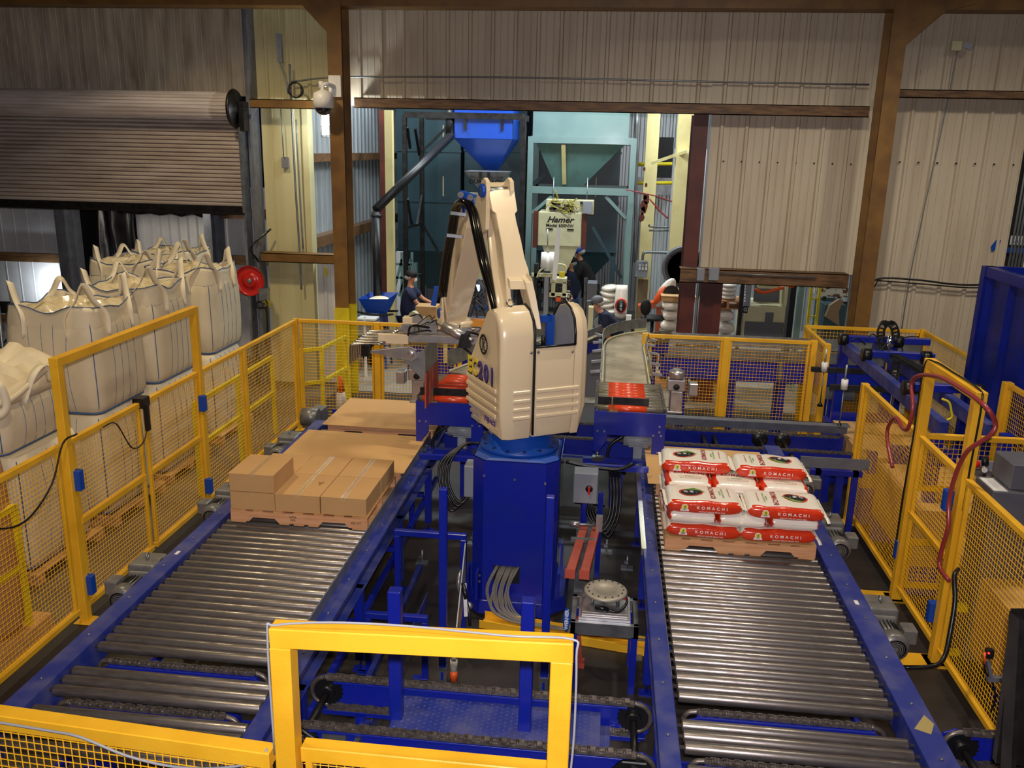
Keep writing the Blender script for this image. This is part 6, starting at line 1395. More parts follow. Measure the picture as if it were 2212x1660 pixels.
for zz, k in ((0, 0.85), (0.1, 1), (0.7, 1.0), (1.3, 0.97), (1.5, 0.9), (1.62, 0.6), (1.68, 0.1)):
    rr.append([Vector((-5.05 + 0.36 * k * math.cos(a) * (1 + 0.06 * math.sin(5 * a + zz * 7)), 5.9 + 0.36 * k * math.sin(a) * (1 + 0.06 * math.sin(4 * a)), zz + 0.12 + 0.05 * math.sin(3 * a) * (zz > 1.2))) for a in [2 * PI * i / 24 for i in range(24)]])
MB().loft(rr, True).build('paper_body', mat('kraft_paper', (190, 140, 96), 0.6, bump=0.6, bscale=6), b)
MB().box(-5.45, -4.65, 5.5, 6.3, 0, 0.13).build('base_board', WOOD, b)
MB().tube([(-4.72, 5.7, 1.45), (-4.70, 5.85, 1.62), (-4.85, 5.75, 1.74)], 0.05, 8).build('plastic_wrap', LINER, b)
o = tag(MB().cyl((-6.9, 9.05, 0.0), (-6.62, 7.0, 2.55) if False else (-6.76, 8.95, 2.95), 0.02, 10).cyl((-6.62, 8.6, 0), (-6.74, 8.8, 1.9), 0.014, 8).build('steel_pole', GALV), 'thin grey steel pole standing at the left edge before the bulk bags', 'pole')
o = thing('lamp_tripod', 'black work lamp on a tripod stand lighting the dock panel', 'work lamp', (-10.2, 15.2, 0))
p = at(14, 665, Y=15.2)
MB().box(p.x - 0.12, p.x + 0.12, 15.15, 15.22, p.z - 0.1, p.z + 0.12).box(p.x + 0.02, p.x + 0.2, 15.1, 15.2, p.z - 0.06, p.z + 0.06).build('lamp_head', BLACKM, o); MB().cyl((p.x + 0.05, 15.2, 0), (p.x + 0.0, 15.2, p.z - 0.1), 0.025).build('stand', BLACKM, o)
for a in (0, 2.1, 4.2): MB().bar((p.x + 0.03, 15.2, 0.5), (p.x + 0.03 + 0.4 * math.cos(a), 15.2 + 0.4 * math.sin(a), 0.01), 0.025, 0.025).build('leg', BLACKM, o)
# traffic cone by the corner
o = thing('traffic_cone', 'orange traffic cone with white band at the foot of the left column', 'traffic cone', (-3.9, 12.6, 0))
p = at(737, 870, Y=12.5)
MB().box(p.x - 0.15, p.x + 0.15, 12.35, 12.65, 0, 0.03).lathe([(0.12, 0.03), (0.095, 0.18)], (p.x, 12.5, 0), 'z', 20).lathe([(0.062, 0.45), (0.025, 0.70), (0.01, 0.70)], (p.x, 12.5, 0), 'z', 20).build('cone_body', ORANGE, o, split=True)
MB().lathe([(0.095, 0.18), (0.062, 0.45)], (p.x, 12.5, 0), 'z', 20).build('reflective_band', WHITE, o)
# ================================================================ packing room
import bmesh
def skin(name, nodes, edges, m, parent, root=0, sub=2):
    me = bpy.data.meshes.new(name); me.from_pydata([n[:3] for n in nodes], edges, []); me.materials.append(m)
    bm = bmesh.new(); bm.from_mesh(me); L = bm.verts.layers.skin.verify(); bm.verts.ensure_lookup_table()
    for v, n in zip(bm.verts, nodes):
        v[L].radius = (n[3], n[4] if len(n) > 4 else n[3])
    bm.verts[root][L].use_root = True
    bm.to_mesh(me); bm.free()
    o = bpy.data.objects.new(name, me); COL.objects.link(o); o.parent = parent
    s = o.modifiers.new('skin', 'SKIN'); s.use_smooth_shade = True
    b = o.modifiers.new('sub', 'SUBSURF'); b.levels = sub; b.render_levels = sub
    return o
def person(lb, x, y, rz, lean, shirt, trousers, cap, arms, long_sleeve=False, mask=True, scale=1.0, crouch=0.0, headpitch=0.0):
    """facing local +x; arms = [(elbow, hand)] offsets from the shoulder for left and right"""
    p = thing('person', lb, 'person')
    hip = Vector((0, 0, 0.92 - crouch)); ch = hip + Vector((0.42 * math.sin(lean), 0, 0.42 * math.cos(lean))); nk = hip + Vector((0.56 * math.sin(lean), 0, 0.56 * math.cos(lean)))
    l2 = lean + 0.15 + headpitch; hd = nk + Vector((0.10 * math.sin(lean), 0, 0.06)); 
    N, E = [], []
    def add(v, r, par=None, r2=None):
        N.append((v[0], v[1], v[2], r, r2 or r)); 
        if par is not None: E.append((par, len(N) - 1))
        return len(N) - 1
    h = add(hip, 0.105); w_ = add(hip.lerp(ch, 0.5), 0.12, h); c = add(ch, 0.13, w_); n1 = add(nk, 0.06, c); n2 = add(hd, 0.055, n1)
    f = Vector((math.cos(headpitch), 0, -math.sin(headpitch)))
    j = add(hd + Vector((0.02, 0, 0.05)), 0.075, n2); k = add(hd + Vector((0.015, 0, 0.12)), 0.092, j, 0.08); t_ = add(hd + Vector((0, 0, 0.18)), 0.075, k)
    add(hd + Vector((0.115, 0, 0.085)) , 0.014, j)
    sh = []
    for s, (el, ha) in zip((1, -1), arms):
        S_ = ch + Vector((0.03, s * 0.17, 0.04)); a = add(S_, 0.058, c); b = add(S_ + Vector(el), 0.042, a); d = add(S_ + Vector(ha), 0.03, b)
        dd = (Vector(ha) - Vector(el)).normalized(); d2 = add(S_ + Vector(ha) + dd * 0.06, 0.036, d, 0.018)
        for q in range(5):
            off = Vector((0, (q - 2) * 0.018, -0.01)); ln = (0.055, 0.085, 0.09, 0.083, 0.06)[q]
            add(S_ + Vector(ha) + dd * (0.07 + ln) + off * 1.2 - Vector((0, 0, 0.02)), 0.008, d2)
        sh.append((S_, Vector(el), Vector(ha)))
    for s in (1, -1):
        a = add(hip + Vector((0, s * 0.09, -0.08)), 0.08, h); b = add((0.06 + crouch * 0.6, s * 0.11, 0.5 - crouch * 0.3), 0.065, a); d = add((-0.02, s * 0.12, 0.1), 0.045, b); add((0.14, s * 0.13, 0.04), 0.04, d)
    skin('body', N, E, SKIN, p)
    # shirt
    N, E = [], []
    a0 = add(hip + Vector((0, 0, -0.14)), 0.2); a1 = add(hip.lerp(ch, 0.5), 0.19, a0, 0.175); a2 = add(ch, 0.19, a1, 0.175); add(nk + Vector((-0.01, 0, 0.0)), 0.09, a2)
    for (S_, el, ha) in sh:
        a = add(S_, 0.095, a2); b = add(S_ + el * (1.0 if long_sleeve else 0.75), 0.07, a)
        if long_sleeve: add(S_ + ha * 0.97, 0.042, b)
    skin('shirt', N, E, shirt, p)
    N, E = [], []
    a0 = add(hip + Vector((0, 0, 0.0)), 0.19)
    for s in (1, -1):
        a = add(hip + Vector((0, s * 0.09, -0.1)), 0.15, a0); b = add((0.06 + crouch * 0.6, s * 0.11, 0.5 - crouch * 0.3), 0.105, a); add((-0.02, s * 0.12, 0.07), 0.065, b)
    skin('trousers', N, E, trousers, p)
    H_ = Matrix.Translation(hd + Vector((0.005, 0, 0.125))) @ Matrix.Rotation(headpitch, 4, 'Y')
    MB().ball((0, 0, 0.02), 0.118, 0.102, 0.105, 18, 8, H_).prism([(0.08, -0.07), (0.20, -0.045), (0.20, 0.045), (0.08, 0.07)], 0.035, 0.045, 'z', H_).build('cap', cap, p)
    MB().ball((-0.035, 0, -0.03), 0.1, 0.098, 0.06, 16, 6, H_).build('hair_net', HAIR, p)
    if mask: MB().ball((0.085, 0, -0.075), 0.045, 0.05, 0.05, 12, 6, H_).build('face_mask', WHITE, p)
    else: MB().box(0.095, 0.105, -0.06, 0.06, -0.035, -0.01, H_).build('glasses', BLACK, p)
    mb = MB()
    for s in (1, -1): mb.ball((0.0, s * 0.092, -0.03), 0.02, 0.01, 0.03, 8, 5, H_)
    mb.build('ears', SKIN, p)
    mb = MB()
    for s in (1, -1): mb.ball((0.06, s * 0.125, 0.045), 0.13, 0.05, 0.05, 12, 6)
    mb.build('shoes', BLACKM, p)
    p.location = (x, y, 0); p.rotation_euler = (0, 0, rz); p.scale = (scale,) * 3
    return p
fwd = ((0.18, 0.0, -0.2), (0.42, 0.02, -0.32))
q = at(880, 587, Z=1.74)
person('person in black cap and navy shirt reaching to the table at left', q.x, q.y, 0.0, 0.10, NAVY, NAVY, BLACKM, (((0.20, 0.02, -0.20), (0.46, -0.02, -0.30)), ((0.16, 0.0, -0.24), (0.43, 0.05, -0.36))))
q = at(1237, 563, Z=1.74)
person('person in navy hooded top and black cap standing at the bag sewing machine', q.x, q.y + 0.1, PI, 0.05, NAVY, JEANS, BLACKM, (((0.08, 0.04, -0.26), (0.3, 0.0, -0.2)), ((0.08, -0.04, -0.26), (0.3, 0.0, -0.2))), True, False, 1.02)
q = at(1256, 543, Z=1.84)
person('person in black top and blue cap bending behind the other worker', q.x + 0.25, q.y, PI, 0.42, BLKC, BLKC, BLUM, (((0.1, 0.05, -0.26), (0.3, 0.0, -0.4)), ((0.1, -0.05, -0.26), (0.3, 0.0, -0.4))), True, True, 1.14, headpitch=0.3)
q = at(1325, 720, Y=16.2)
person('person in dark blue shirt, khaki trousers and grey cap stooping with hands on knees', q.x + 0.1, 15.8, PI + 0.25, 0.72, NAVY, KHAKI, GREYC, (((0.0, 0.03, -0.28), (-0.16, 0.03, -0.46)), ((0.0, -0.03, -0.28), (-0.16, -0.03, -0.46))), False, False, 1.0, 0.06, headpitch=0.15)

def PX(x0, x1, y0, y1, Y):
    """world extents of a photo rectangle at depth Y"""
    a = at(x0, y1, Y=Y); b = at(x1, y0, Y=Y); return a.x, b.x, a.z, b.z
def boxp(mb, x0, x1, y0, y1, Y, d):
    a, b, c, e = PX(x0, x1, y0, y1, Y); return mb.box(a, b, Y, Y + d, c, e)
# dark teal silos
def silo(lb, x0, x1, yb, xc, yt, Y, d, legs=True):
    o = thing('storage_bin', lb, 'storage bin', (at(xc, 600, Y=Y).x, Y + d / 2, 0)); o['group'] = 'dark teal storage bins in the packing room'
    a, b, zb, _ = PX(x0, x1, 200, yb, Y); zt = at(xc, yt, Y=Y).z; xm = at(xc, yt, Y=Y).x
    MB().box(a, b, Y, Y + d, zb, 8.4).build('bin_wall', TEALD, o)
    mb = MB(); top = [Vector(v) for v in ((a, Y, zb), (b, Y, zb), (b, Y + d, zb), (a, Y + d, zb))]; yc = Y + d / 2
    bot = [Vector(v) for v in ((xm - 0.15, yc - 0.15, zt), (xm + 0.15, yc - 0.15, zt), (xm + 0.15, yc + 0.15, zt), (xm - 0.15, yc + 0.15, zt))]
    mb.loft([bot, top], True, False).build('hopper', TEALD, o)
    mb = MB(); z = zb
    while z < 8: mb.box(a - 0.02, b + 0.02, Y - 0.03, Y, z, z + 0.05); z += 1.15
    mb.build('seam_flange', TEALD, o, split=True)
    mb = MB()
    for k in range(3): mb.box(a + (b - a) * 0.72, a + (b - a) * 0.72 + 0.03, Y - 0.012, Y, zb + 1.3 + k * 1.15, zb + 1.75 + k * 1.15)
    mb.build('sight_strip', CREAMD, o)
    for xx in (a + 0.06, b - 0.06):
        for yy in (Y + 0.1, Y + d - 0.1): MB().box(xx - 0.05, xx + 0.05, yy - 0.05, yy + 0.05, 0, zb + 0.3).build('leg', TEALD, o)
    return o
silo('dark teal storage bin left, behind the black pipe', 860, 996, 540, 925, 632, 20.6, 1.6)
silo('dark teal storage bin between the blue hopper and the robot arm', 1002, 1140, 540, 1070, 640, 20.8, 1.6)
silo('dark teal storage bin behind the teal hopper frame', 1152, 1348, 540, 1235, 640, 21.2, 1.6)
o = MB().box(at(1350, 300, Y=22).x, at(1480, 300, Y=22).x, 22, 22.8, 6.5, 8.5).box(at(1400, 300, Y=21.9).x, at(1480, 300, Y=21.9).x, 21.6, 22, 3.1, 3.6).build('upper_duct', TEALD); tag(o, 'teal duct work high between the cream columns', 'duct')
# teal surge hopper on its frame with weigher
t = thing('surge_hopper', 'teal steel hopper with pyramid bottom on a braced teal frame', 'hopper', (-0.5, 19.6, 0))
Y = 19.3
a, b, z1, z2 = PX(1150, 1362, 236, 300, Y)
MB().box(a, b, Y, Y + 1.5, z1, z2 + 1.6).build('hopper_box', TEAL, t, bevel=0.01)
zt = at(1222, 414, Y=Y).z; xa, xb = at(1200, 414, Y=Y).x, at(1247, 414, Y=Y).x
MB().loft([[Vector((xa, Y + 0.55, zt)), Vector((xb, Y + 0.55, zt)), Vector((xb, Y + 0.95, zt)), Vector((xa, Y + 0.95, zt))], [Vector((a + 0.05, Y + 0.02, z1)), Vector((b, Y + 0.02, z1)), Vector((b, Y + 1.48, z1)), Vector((a + 0.05, Y + 1.48, z1))]], True, False).build('pyramid', TEALW, t)
p0, p1 = at(1217, 312, Y=Y - 0.02), at(1219, 398, Y=Y + 0.45)
MB().bar(p0, p1, 0.09, 0.02, (0, 1, 0)).build('sight_glass', CREAMC, t)
lx, rx_ = at(1145, 400, Y=Y).x, at(1364, 400, Y=Y).x
zb2 = at(1250, 414, Y=Y).z
for x in (lx, rx_):
    for yy in (Y - 0.05, Y + 1.5): MB().box(x - 0.06, x + 0.06, yy - 0.05, yy + 0.07, 0, z1 + (0.05)).build('leg', TEAL, t)
MB().box(lx, rx_, Y - 0.06, Y + 0.04, z1 - 0.08, z1 + 0.06).build('top_rail', TEAL, t); MB().box(lx, rx_, Y - 0.06, Y + 0.04, zb2 - 0.06, zb2 + 0.09).box(lx, rx_, Y + 1.45, Y + 1.5, zb2 - 0.06, zb2 + 0.09).build('mid_rail', TEAL, t, split=True)
for (xa_, ya_, xb_, yb_) in ((1150, 460, 1192, 424), (1308, 424, 1352, 472)): MB().bar(at(xa_, ya_, Y=Y), at(xb_, yb_, Y=Y), 0.07, 0.05, (0, 1, 0)).build('knee_brace', TEAL, t)
MB().bar(at(1280, 490, Y=Y + 1.4), at(1342, 600, Y=Y + 1.4), 0.07, 0.05, (0, 1, 0)).bar(at(1150, 400, Y=Y + 1.4), at(1180, 375, Y=Y + 1.4), 0.1, 0.05, (0, 1, 0)).build('back_brace', TEALD, t, split=True)
# weigher
wg = thing('bag_weigher', 'pale green bag weigher box marked Hamer under the teal hopper', 'weigher', (-0.6, 18.9, 2.2))
Y = 18.6
a, b, c_, d_ = PX(1161, 1257, 460, 531, Y); MB().box(a, b, Y, Y + 0.72, c_, d_).build('body', CREAMD, wg, bevel=0.015); xm = (a + b) / 2
a2, b2, c2, d2 = PX(1178, 1283, 434, 462, Y); MB().box(a2, b2, Y + 0.1, Y + 0.4, c2, d2).build('valve_panel', CREAMD, wg, bevel=0.01)
text('maker_writing', 'Hamer', 0.17, face((xm, Y - 0.004, d_ - 0.16), (1, 0, 0), (0, 0, 1)), INK, wg, 0.002, shear=0.35, bold=0.004, sx=1.15); text('model_writing', 'Model 600NW', 0.095, face((xm, Y - 0.004, d_ - 0.28), (1, 0, 0), (0, 0, 1)), INK, wg, 0.002, bold=0.002)
MB().box(xm - 0.28, xm - 0.14, Y - 0.015, Y, d_ - 0.37, d_ - 0.34).box(xm + 0.16, xm + 0.3, Y - 0.015, Y, d_ - 0.37, d_ - 0.34).build('handle_slot', DSTEEL, wg)
mb = MB(); rg = random.Random(12)
for i in range(22):
    x = rg.uniform(a2 + 0.1, b2 - 0.25); z = rg.uniform(c2 + 0.02, d2 - 0.04); mb.cbox((x, Y + 0.06, z), 0.06, 0.08, 0.05)
mb.build('valves', DSTEEL, wg)
mb = MB()
for i in range(16):
    x = rg.uniform(a2 + 0.1, b2 - 0.3); z = rg.uniform(c2 + 0.12, d2 + 0.05); mb.tube([(x, Y + 0.02, z), (x + rg.uniform(-0.2, 0.2), Y - 0.04, z + rg.uniform(-0.15, 0.2)), (x + rg.uniform(-0.3, 0.3), Y, z - 0.1)], 0.008, 5)
mb.build('air_tubing', mat('yellow_tubing', (170, 160, 60), 0.4), wg)
MB().box(b2 - 0.22, b2 - 0.04, Y - 0.02, Y + 0.1, c2 + 0.03, d2 - 0.02).build('control_box', GREYP, wg)
for xx, z_0, z_1 in ((a - 0.06, 2.25, 2.95), (b + 0.06, c_ - 0.05, d_ - 0.02)): MB().box(xx - 0.05, xx + 0.05, Y + 0.05, Y + 0.2, c_ - 0.05, d_).build('red_guard', MAROON, wg)
for xx in (at(1190, 450, Y=Y).x, at(1265, 450, Y=Y).x): MB().cyl((xx, Y + 0.63, d_ - 0.05), (xx, Y + 0.63, zb2 + 0.3), 0.012).build('hanger_rod', GALV, wg)
MB().loft([[Vector((xm - 0.15, Y + 0.1, c_ - 0.6)), Vector((xm + 0.15, Y + 0.1, c_ - 0.6)), Vector((xm + 0.15, Y + 0.5, c_ - 0.6)), Vector((xm - 0.15, Y + 0.5, c_ - 0.6))], [Vector((a + 0.1, Y + 0.02, c_)), Vector((b - 0.05, Y + 0.02, c_)), Vector((b - 0.05, Y + 0.58, c_)), Vector((a + 0.1, Y + 0.58, c_))]], True, False).build('discharge_chute', CREAMD, wg)
# blue hopper, black frame, steel funnel
h = thing('blue_hopper', 'bright blue pyramid hopper hanging in the tall black frame', 'hopper', (-1.9, 18.6, 3))
Y = 18.2
a, b, z1, z2 = PX(981, 1108, 246, 299, Y)
MB().box(a, b, Y, Y + 1.3, z1, z2 + 0.9).build('hopper_box', BLUH, h, bevel=0.008)
zt = at(1060, 369, Y=Y + 0.5).z; xc = at(1061, 369, Y=Y + 0.5).x
MB().loft([[Vector((xc - 0.12, Y + 0.45, zt)), Vector((xc + 0.12, Y + 0.45, zt)), Vector((xc + 0.12, Y + 0.7, zt)), Vector((xc - 0.12, Y + 0.7, zt))], [Vector((a, Y, z1)), Vector((b, Y, z1)), Vector((b, Y + 1.3, z1)), Vector((a, Y + 1.3, z1))]], True, False).build('pyramid', BLUH, h)
for x in (1005, 1085):
    aa, bb, cc_, dd_ = PX(x - 3, x + 3, 250, 280, Y - 0.03); MB().box(aa, bb, Y - 0.04, Y, cc_, dd_).build('hanger_lug', DSTEEL, h)
fr = thing('support_frame', 'tall black square tube frame around the blue hopper', 'frame', (-3, 18.5, 0))
zt = at(1000, 250, Y=Y).z
for x, yy in ((at(876, 500, Y=Y).x, Y), (at(912, 500, Y=19.4).x, 19.4), (at(1129, 350, Y=Y).x, Y), (at(1129, 350, Y=Y).x - 0.1, 19.5)): MB().box(x - 0.045, x + 0.045, yy - 0.045, yy + 0.045, 0, zt).build('post', DSTEEL, fr)
xl_, xr_ = at(876, 500, Y=Y).x, at(1129, 350, Y=Y).x
MB().box(xl_, xr_, Y - 0.05, Y + 0.05, zt - 0.06, zt + 0.06).build('front_beam', DSTEEL, fr); MB().box(xl_ + 0.2, xr_, 19.35, 19.45, zt - 0.06, zt + 0.06).build('rear_beam', DSTEEL, fr)
for (x1, y1, Y1, x2, y2, Y2) in ((880, 430, Y, 890, 486, 18.8), (912, 420, 19.4, 901, 486, 18.8), (878, 492, Y, 914, 482, 19.4), (916, 490, 19.4, 956, 560, 19.4), (880, 275, Y, 886, 320, 18.6), (914, 325, 19.4, 968, 272, 19.4), (906, 335, 19.4, 897, 278, 18.9)): MB().bar(at(x1, y1, Y=Y1), at(x2, y2, Y=Y2), 0.05, 0.05, (0, 1, 0)).build('brace', DSTEEL, fr)
pp = thing('spout_pipe', 'long black spout pipe slanting down from the hopper to the wheelbarrow', 'pipe', (-4, 16.5, 1.5))
MB().tube([at(972, 235, Y=18.3), at(972, 292, Y=18.2)], 0.09, 16).tube([at(975, 292, Y=18.2), at(812, 453, Y=16.4)], 0.085, 16).build('slanted_pipe', mat('black_pipe', (20, 20, 22), 0.42), pp)
MB().tube([at(812, 458, Y=16.4), at(816, 640, Y=16.2)], 0.085, 16).lathe([(0.1, -0.03), (0.11, 0.0), (0.1, 0.03)], tuple(at(813, 466, Y=16.4)), 'z', 16).build('drop_pipe', MATS['black_pipe'], pp)
# wheelbarrow
wb = thing('wheelbarrow', 'blue wheelbarrow of rice grain under the black pipe', 'wheelbarrow', (-4.1, 16.1, 0))
a, b, c_, d_ = PX(786, 848, 640, 673, 15.9)
MB().loft([[Vector((a + 0.1, 15.75, c_)), Vector((b - 0.12, 15.75, c_)), Vector((b - 0.12, 16.15, c_)), Vector((a + 0.1, 16.15, c_))], [Vector((a, 15.55, d_ - 0.02)), Vector((b, 15.55, d_)), Vector((b, 16.35, d_)), Vector((a, 16.35, d_ - 0.02))]], False, False).add([(a + 0.1, 15.75, c_), (b - 0.12, 15.75, c_), (b - 0.12, 16.15, c_), (a + 0.1, 16.15, c_)], [(0, 1, 2, 3)]).build('tray', BLUH, wb)
MB().ball(((a + b) / 2, 15.95, d_ - 0.1), 0.2, 0.3, 0.07).build('grain', GRAIN, wb, kind='stuff')
MB().tube([(a - 0.1, 15.7, c_ + 0.03), ((a + b) / 2, 15.7, c_ - 0.03), (b + 0.05, 15.75, c_)], 0.02).tube([(a - 0.1, 16.2, c_ + 0.03), ((a + b) / 2, 16.2, c_ - 0.03), (b + 0.05, 16.1, c_)], 0.02).build('handle', BLACKM, wb)
for y in (15.75, 16.15): MB().bar((b - 0.2, y, c_), (b - 0.1, y, 0), 0.04, 0.04).build('leg', BLUM, wb)
MB().lathe([(0.06, -0.04), (0.2, -0.04), (0.2, 0.04), (0.06, 0.04)], (a + 0.15, 15.95, 0.2), 'y', 20).build('wheel', BLACK, wb)
# packing machine centre
pm = thing('bagging_machine', 'grey and steel bagging machine with funnel marked DURA-PACK behind the robot arm', 'bagging machine', (-1.9, 17.8, 0))
Y = 17.4
zt = at(1047, 371, Y=Y).z; zl = at(1047, 420, Y=Y).z
xa, xb, xc_ = at(1002, 371, Y=Y).x, at(1095, 371, Y=Y).x, at(1050, 420, Y=Y).x
MB().loft([[Vector((xc_ - 0.12, Y + 0.3, zl)), Vector((xc_ + 0.16, Y + 0.3, zl)), Vector((xc_ + 0.16, Y + 0.6, zl)), Vector((xc_ - 0.12, Y + 0.6, zl))], [Vector((xa, Y, zt)), Vector((xb, Y, zt)), Vector((xb, Y + 0.9, zt)), Vector((xa, Y + 0.9, zt))]], True, False).build('steel_funnel', GALV, pm)
text('funnel_writing', 'DURA-PACK', 0.12, face(((xa + xb) / 2, Y - 0.0 + 0.06, zt - 0.2), (1, 0, 0), (0, -0.55, 1)), INK, pm, 0.004, bold=0.003, shear=0.2)
MB().box((xa + xb) / 2 - 0.12, (xa + xb) / 2 - 0.08, Y - 0.02, Y + 0.05, zt - 0.13, zt - 0.01).box((xa + xb) / 2 + 0.04, (xa + xb) / 2 + 0.08, Y - 0.02, Y + 0.05, zt - 0.13, zt - 0.01).build('logo_bars', INK, pm)
MB().box(xc_ - 0.5, xc_ + 0.5, Y + 0.1, Y + 0.8, 0.1, 1.35).build('cabinet', GREYC, pm, bevel=0.01); MB().box(xc_ - 0.45, xc_ + 0.35, Y + 0.2, Y + 0.7, 1.35, zl).build('upper_housing', CREAMD, pm, bevel=0.02)
a, b, c_, d_ = PX(1008, 1052, 605, 660, 17.0); MB().box(a, b, 17.0, 17.2, c_, d_).build('control_panel', GREYC, pm); a, b, c_, d_ = PX(1024, 1036, 616, 629, 16.98); MB().box(a, b, 16.97, 17.0, c_, d_).build('screen', SCREEN, pm)
p = at(1018, 622, Y=16.97); MB().cyl((p.x, 16.94, p.z), (p.x, 17.0, p.z), 0.03).build('stop_button', RED, pm)
text('cabinet_writing', 'DURA', 0.13, face((at(1040, 665, Y=17.45).x, 17.48, at(1040, 665, Y=17.45).z), (1, 0, 0), (0, 0, 1)), BLUM, pm, 0.003, bold=0.004)
mb = MB(); rg = random.Random(21)
for i in range(14):
    p = at(rg.uniform(1010, 1060), rg.uniform(560, 640), Y=16.9); q = at(rg.uniform(1010, 1070), rg.uniform(640, 700), Y=16.6); mb.tube([p, (p + q) / 2 + Vector((rg.uniform(-0.2, 0.2), 0, 0)), q], 0.015, 6)
mb.build('cables', BLACK, pm)
a, b, c_, d_ = PX(900, 945, 662, 690, 16.2)
o = tag(MB().box(a, b, 16.1, 16.5, c_, d_).build('open_carton', CARD), 'brown open carton on the table in front of the left person', 'carton')
o = thing('packing_table', 'dark work table with rollers in front of the left person', 'table', (-3, 16.3, 0))
MB().box(a - 0.05, b + 1.0, 16.0, 16.8, c_ - 0.06, c_).build('top', GALVD, o)
for x in (a + 0.0, b + 0.95): MB().box(x - 0.03, x + 0.03, 16.05, 16.11, 0, c_ - 0.06).build('leg', DSTEEL, o)
p = at(893, 672, Y=16.0); tag(MB().cyl((p.x, 15.95, c_ + 0.1), (p.x + 0.02, 16.15, c_ + 0.1), 0.09, 20).build('tape_roll', CREAMD), 'roll of tape standing on the packing table', 'tape')
# sewing station
sm = thing('bag_sewing_machine', 'cream bag sewing head on a column with white thread cones', 'sewing machine', (-0.9, 17.6, 0))
Y = 17.5
for (x0_, x1_, y0_, y1_, d, m) in ((1150, 1162, 570, 700, 0.2, DSTEEL), (1172, 1186, 598, 720, 0.2, GREYP), (1188, 1224, 602, 612, 0.3, CREAMD), (1190, 1200, 610, 640, 0.25, CREAMD), (1214, 1224, 610, 640, 0.25, CREAMD), (1186, 1230, 634, 642, 0.35, CREAMD), (1148, 1196, 592, 598, 0.1, CREAMD), (1200, 1212, 640, 652, 0.2, ORANGE)):
    a, b, c_, d_ = PX(x0_, x1_, y0_, y1_, Y); MB().box(a, b, Y, Y + d, 0.0 if y1_ >= 700 else c_, d_).build('machine_section', m, sm, bevel=0.006)
for xx, yy0, yy1 in ((1184, 548, 585), (1176, 545, 578), (1192, 545, 578)):
    a = at(xx, yy1, Y=17.45); b = at(xx, yy0, Y=17.45); MB().cyl(a, b, 0.085, 16, r2=0.06).build('thread_cone', WHITE, sm)
a = at(1183, 545, Y=17.45); b = at(1183, 495, Y=17.45); MB().cyl(a, b, 0.012).build('cone_rod', GALV, sm)
MB().tube([at(1160, 600, Y=17.4), at(1170, 582, Y=17.4), at(1200, 572, Y=17.4), at(1220, 574, Y=17.4), at(1222, 590, Y=17.4)], 0.02, 8).build('guide_arm', CREAMD, sm)
MB().add([at(1203, 492, Y=17.3), at(1211, 493, Y=17.3), at(1205, 560, Y=17.3), at(1207, 560, Y=17.3), at(1202, 606, Y=17.3), at(1193, 604, Y=17.3), at(1196, 560, Y=17.3)], [(0, 1, 3, 6), (6, 3, 4, 5)]).build('paper_strip', WHITE, sm)
MB().box(at(1208, 590, Y=17.3).x, at(1220, 590, Y=17.3).x, 17.3, 17.35, at(1210, 600, Y=17.3).z, at(1210, 588, Y=17.3).z).build('yellow_label', YELG, sm)
mb = MB(); rg = random.Random(33)
for i in range(20):
    p = at(rg.uniform(1150, 1235), rg.uniform(600, 665), Y=17.6); s = rg.uniform(0.02, 0.06); mb.cbox(p, s * 2, 0.1, s * 2.2)
mb.build('mechanism', DSTEEL, sm)
# right of the centre: cabinets, bags, table
Y = 17.2
a, b, c_, d_ = PX(1267, 1290, 612, 660, Y); o = tag(MB().box(a, b, Y, Y + 0.4, 0, d_).build('machine_cabinet', GREYC, bevel=0.01), 'dark grey machine cabinet behind the stooping person', 'cabinet')
o = thing('steel_stand', 'pale sheet metal stand between the robot and the stooping person', 'stand', (0, 15, 0))
a, b, c_, d_ = PX(1268, 1282, 665, 740, 14.9); MB().box(a, b, 14.9, 15.1, 0, d_).build('upright', CREAMD, o); a, b, c_, d_ = PX(1262, 1300, 740, 780, 14.5); MB().box(a, b, 14.5, 14.8, 0, d_).build('cabinet', GREYC, o)
a, b, c_, d_ = PX(1270, 1282, 733, 742, 14.49); MB().box(a, b, 14.48, 14.5, c_, d_).build('rating_label', WHITE, o)
a = at(1266, 600, Y=15.5); MB().cyl((a.x, 15.5, 0), (a.x, 15.5, a.z), 0.03).build('dark_pole', DSTEEL, o)
MB().prism([(at(1282, 700, Y=15).x, at(1282, 700, Y=15).z), (at(1292, 688, Y=15).x, at(1292, 688, Y=15).z), (at(1291, 718, Y=15).x, at(1291, 718, Y=15).z)], 15.0, 15.3).build('chute_plate', GALV, o)
st = thing('bag_table', 'dark steel table holding the upright rice bag', 'table', (1.0, 18.2, 0))
a, b, c_, d_ = PX(1318, 1372, 690, 698, 18.2); zt = d_; MB().box(a, b, 17.9, 18.6, zt - 0.06, zt).build('top', DSTEEL, st)
for x in (a + 0.05, b - 0.05): MB().box(x - 0.03, x + 0.03, 18.0, 18.06, 0, zt).build('leg', DSTEEL, st)
ub = thing('rice_bag', 'upright open rice bag with round black emblem on the table', 'rice bag', (1.0, 18.2, zt))
a, b, c_, d_ = PX(1327, 1357, 620, 684, 18.1); rr = []
for k, zz in ((0.9, 0), (1.05, 0.1), (1.1, 0.5), (1.0, 0.85), (0.95, 1.0)):
    rr.append([Vector(((a + b) / 2 + (b - a) / 2 * k * math.cos(t), 18.3 + 0.13 * k * (1 - 0.6 * zz) * math.sin(t), zt + zz * (d_ - zt))) for t in [2 * PI * i / 16 for i in range(16)]])
MB().loft(rr, True).build('bag_body', RICE, ub)
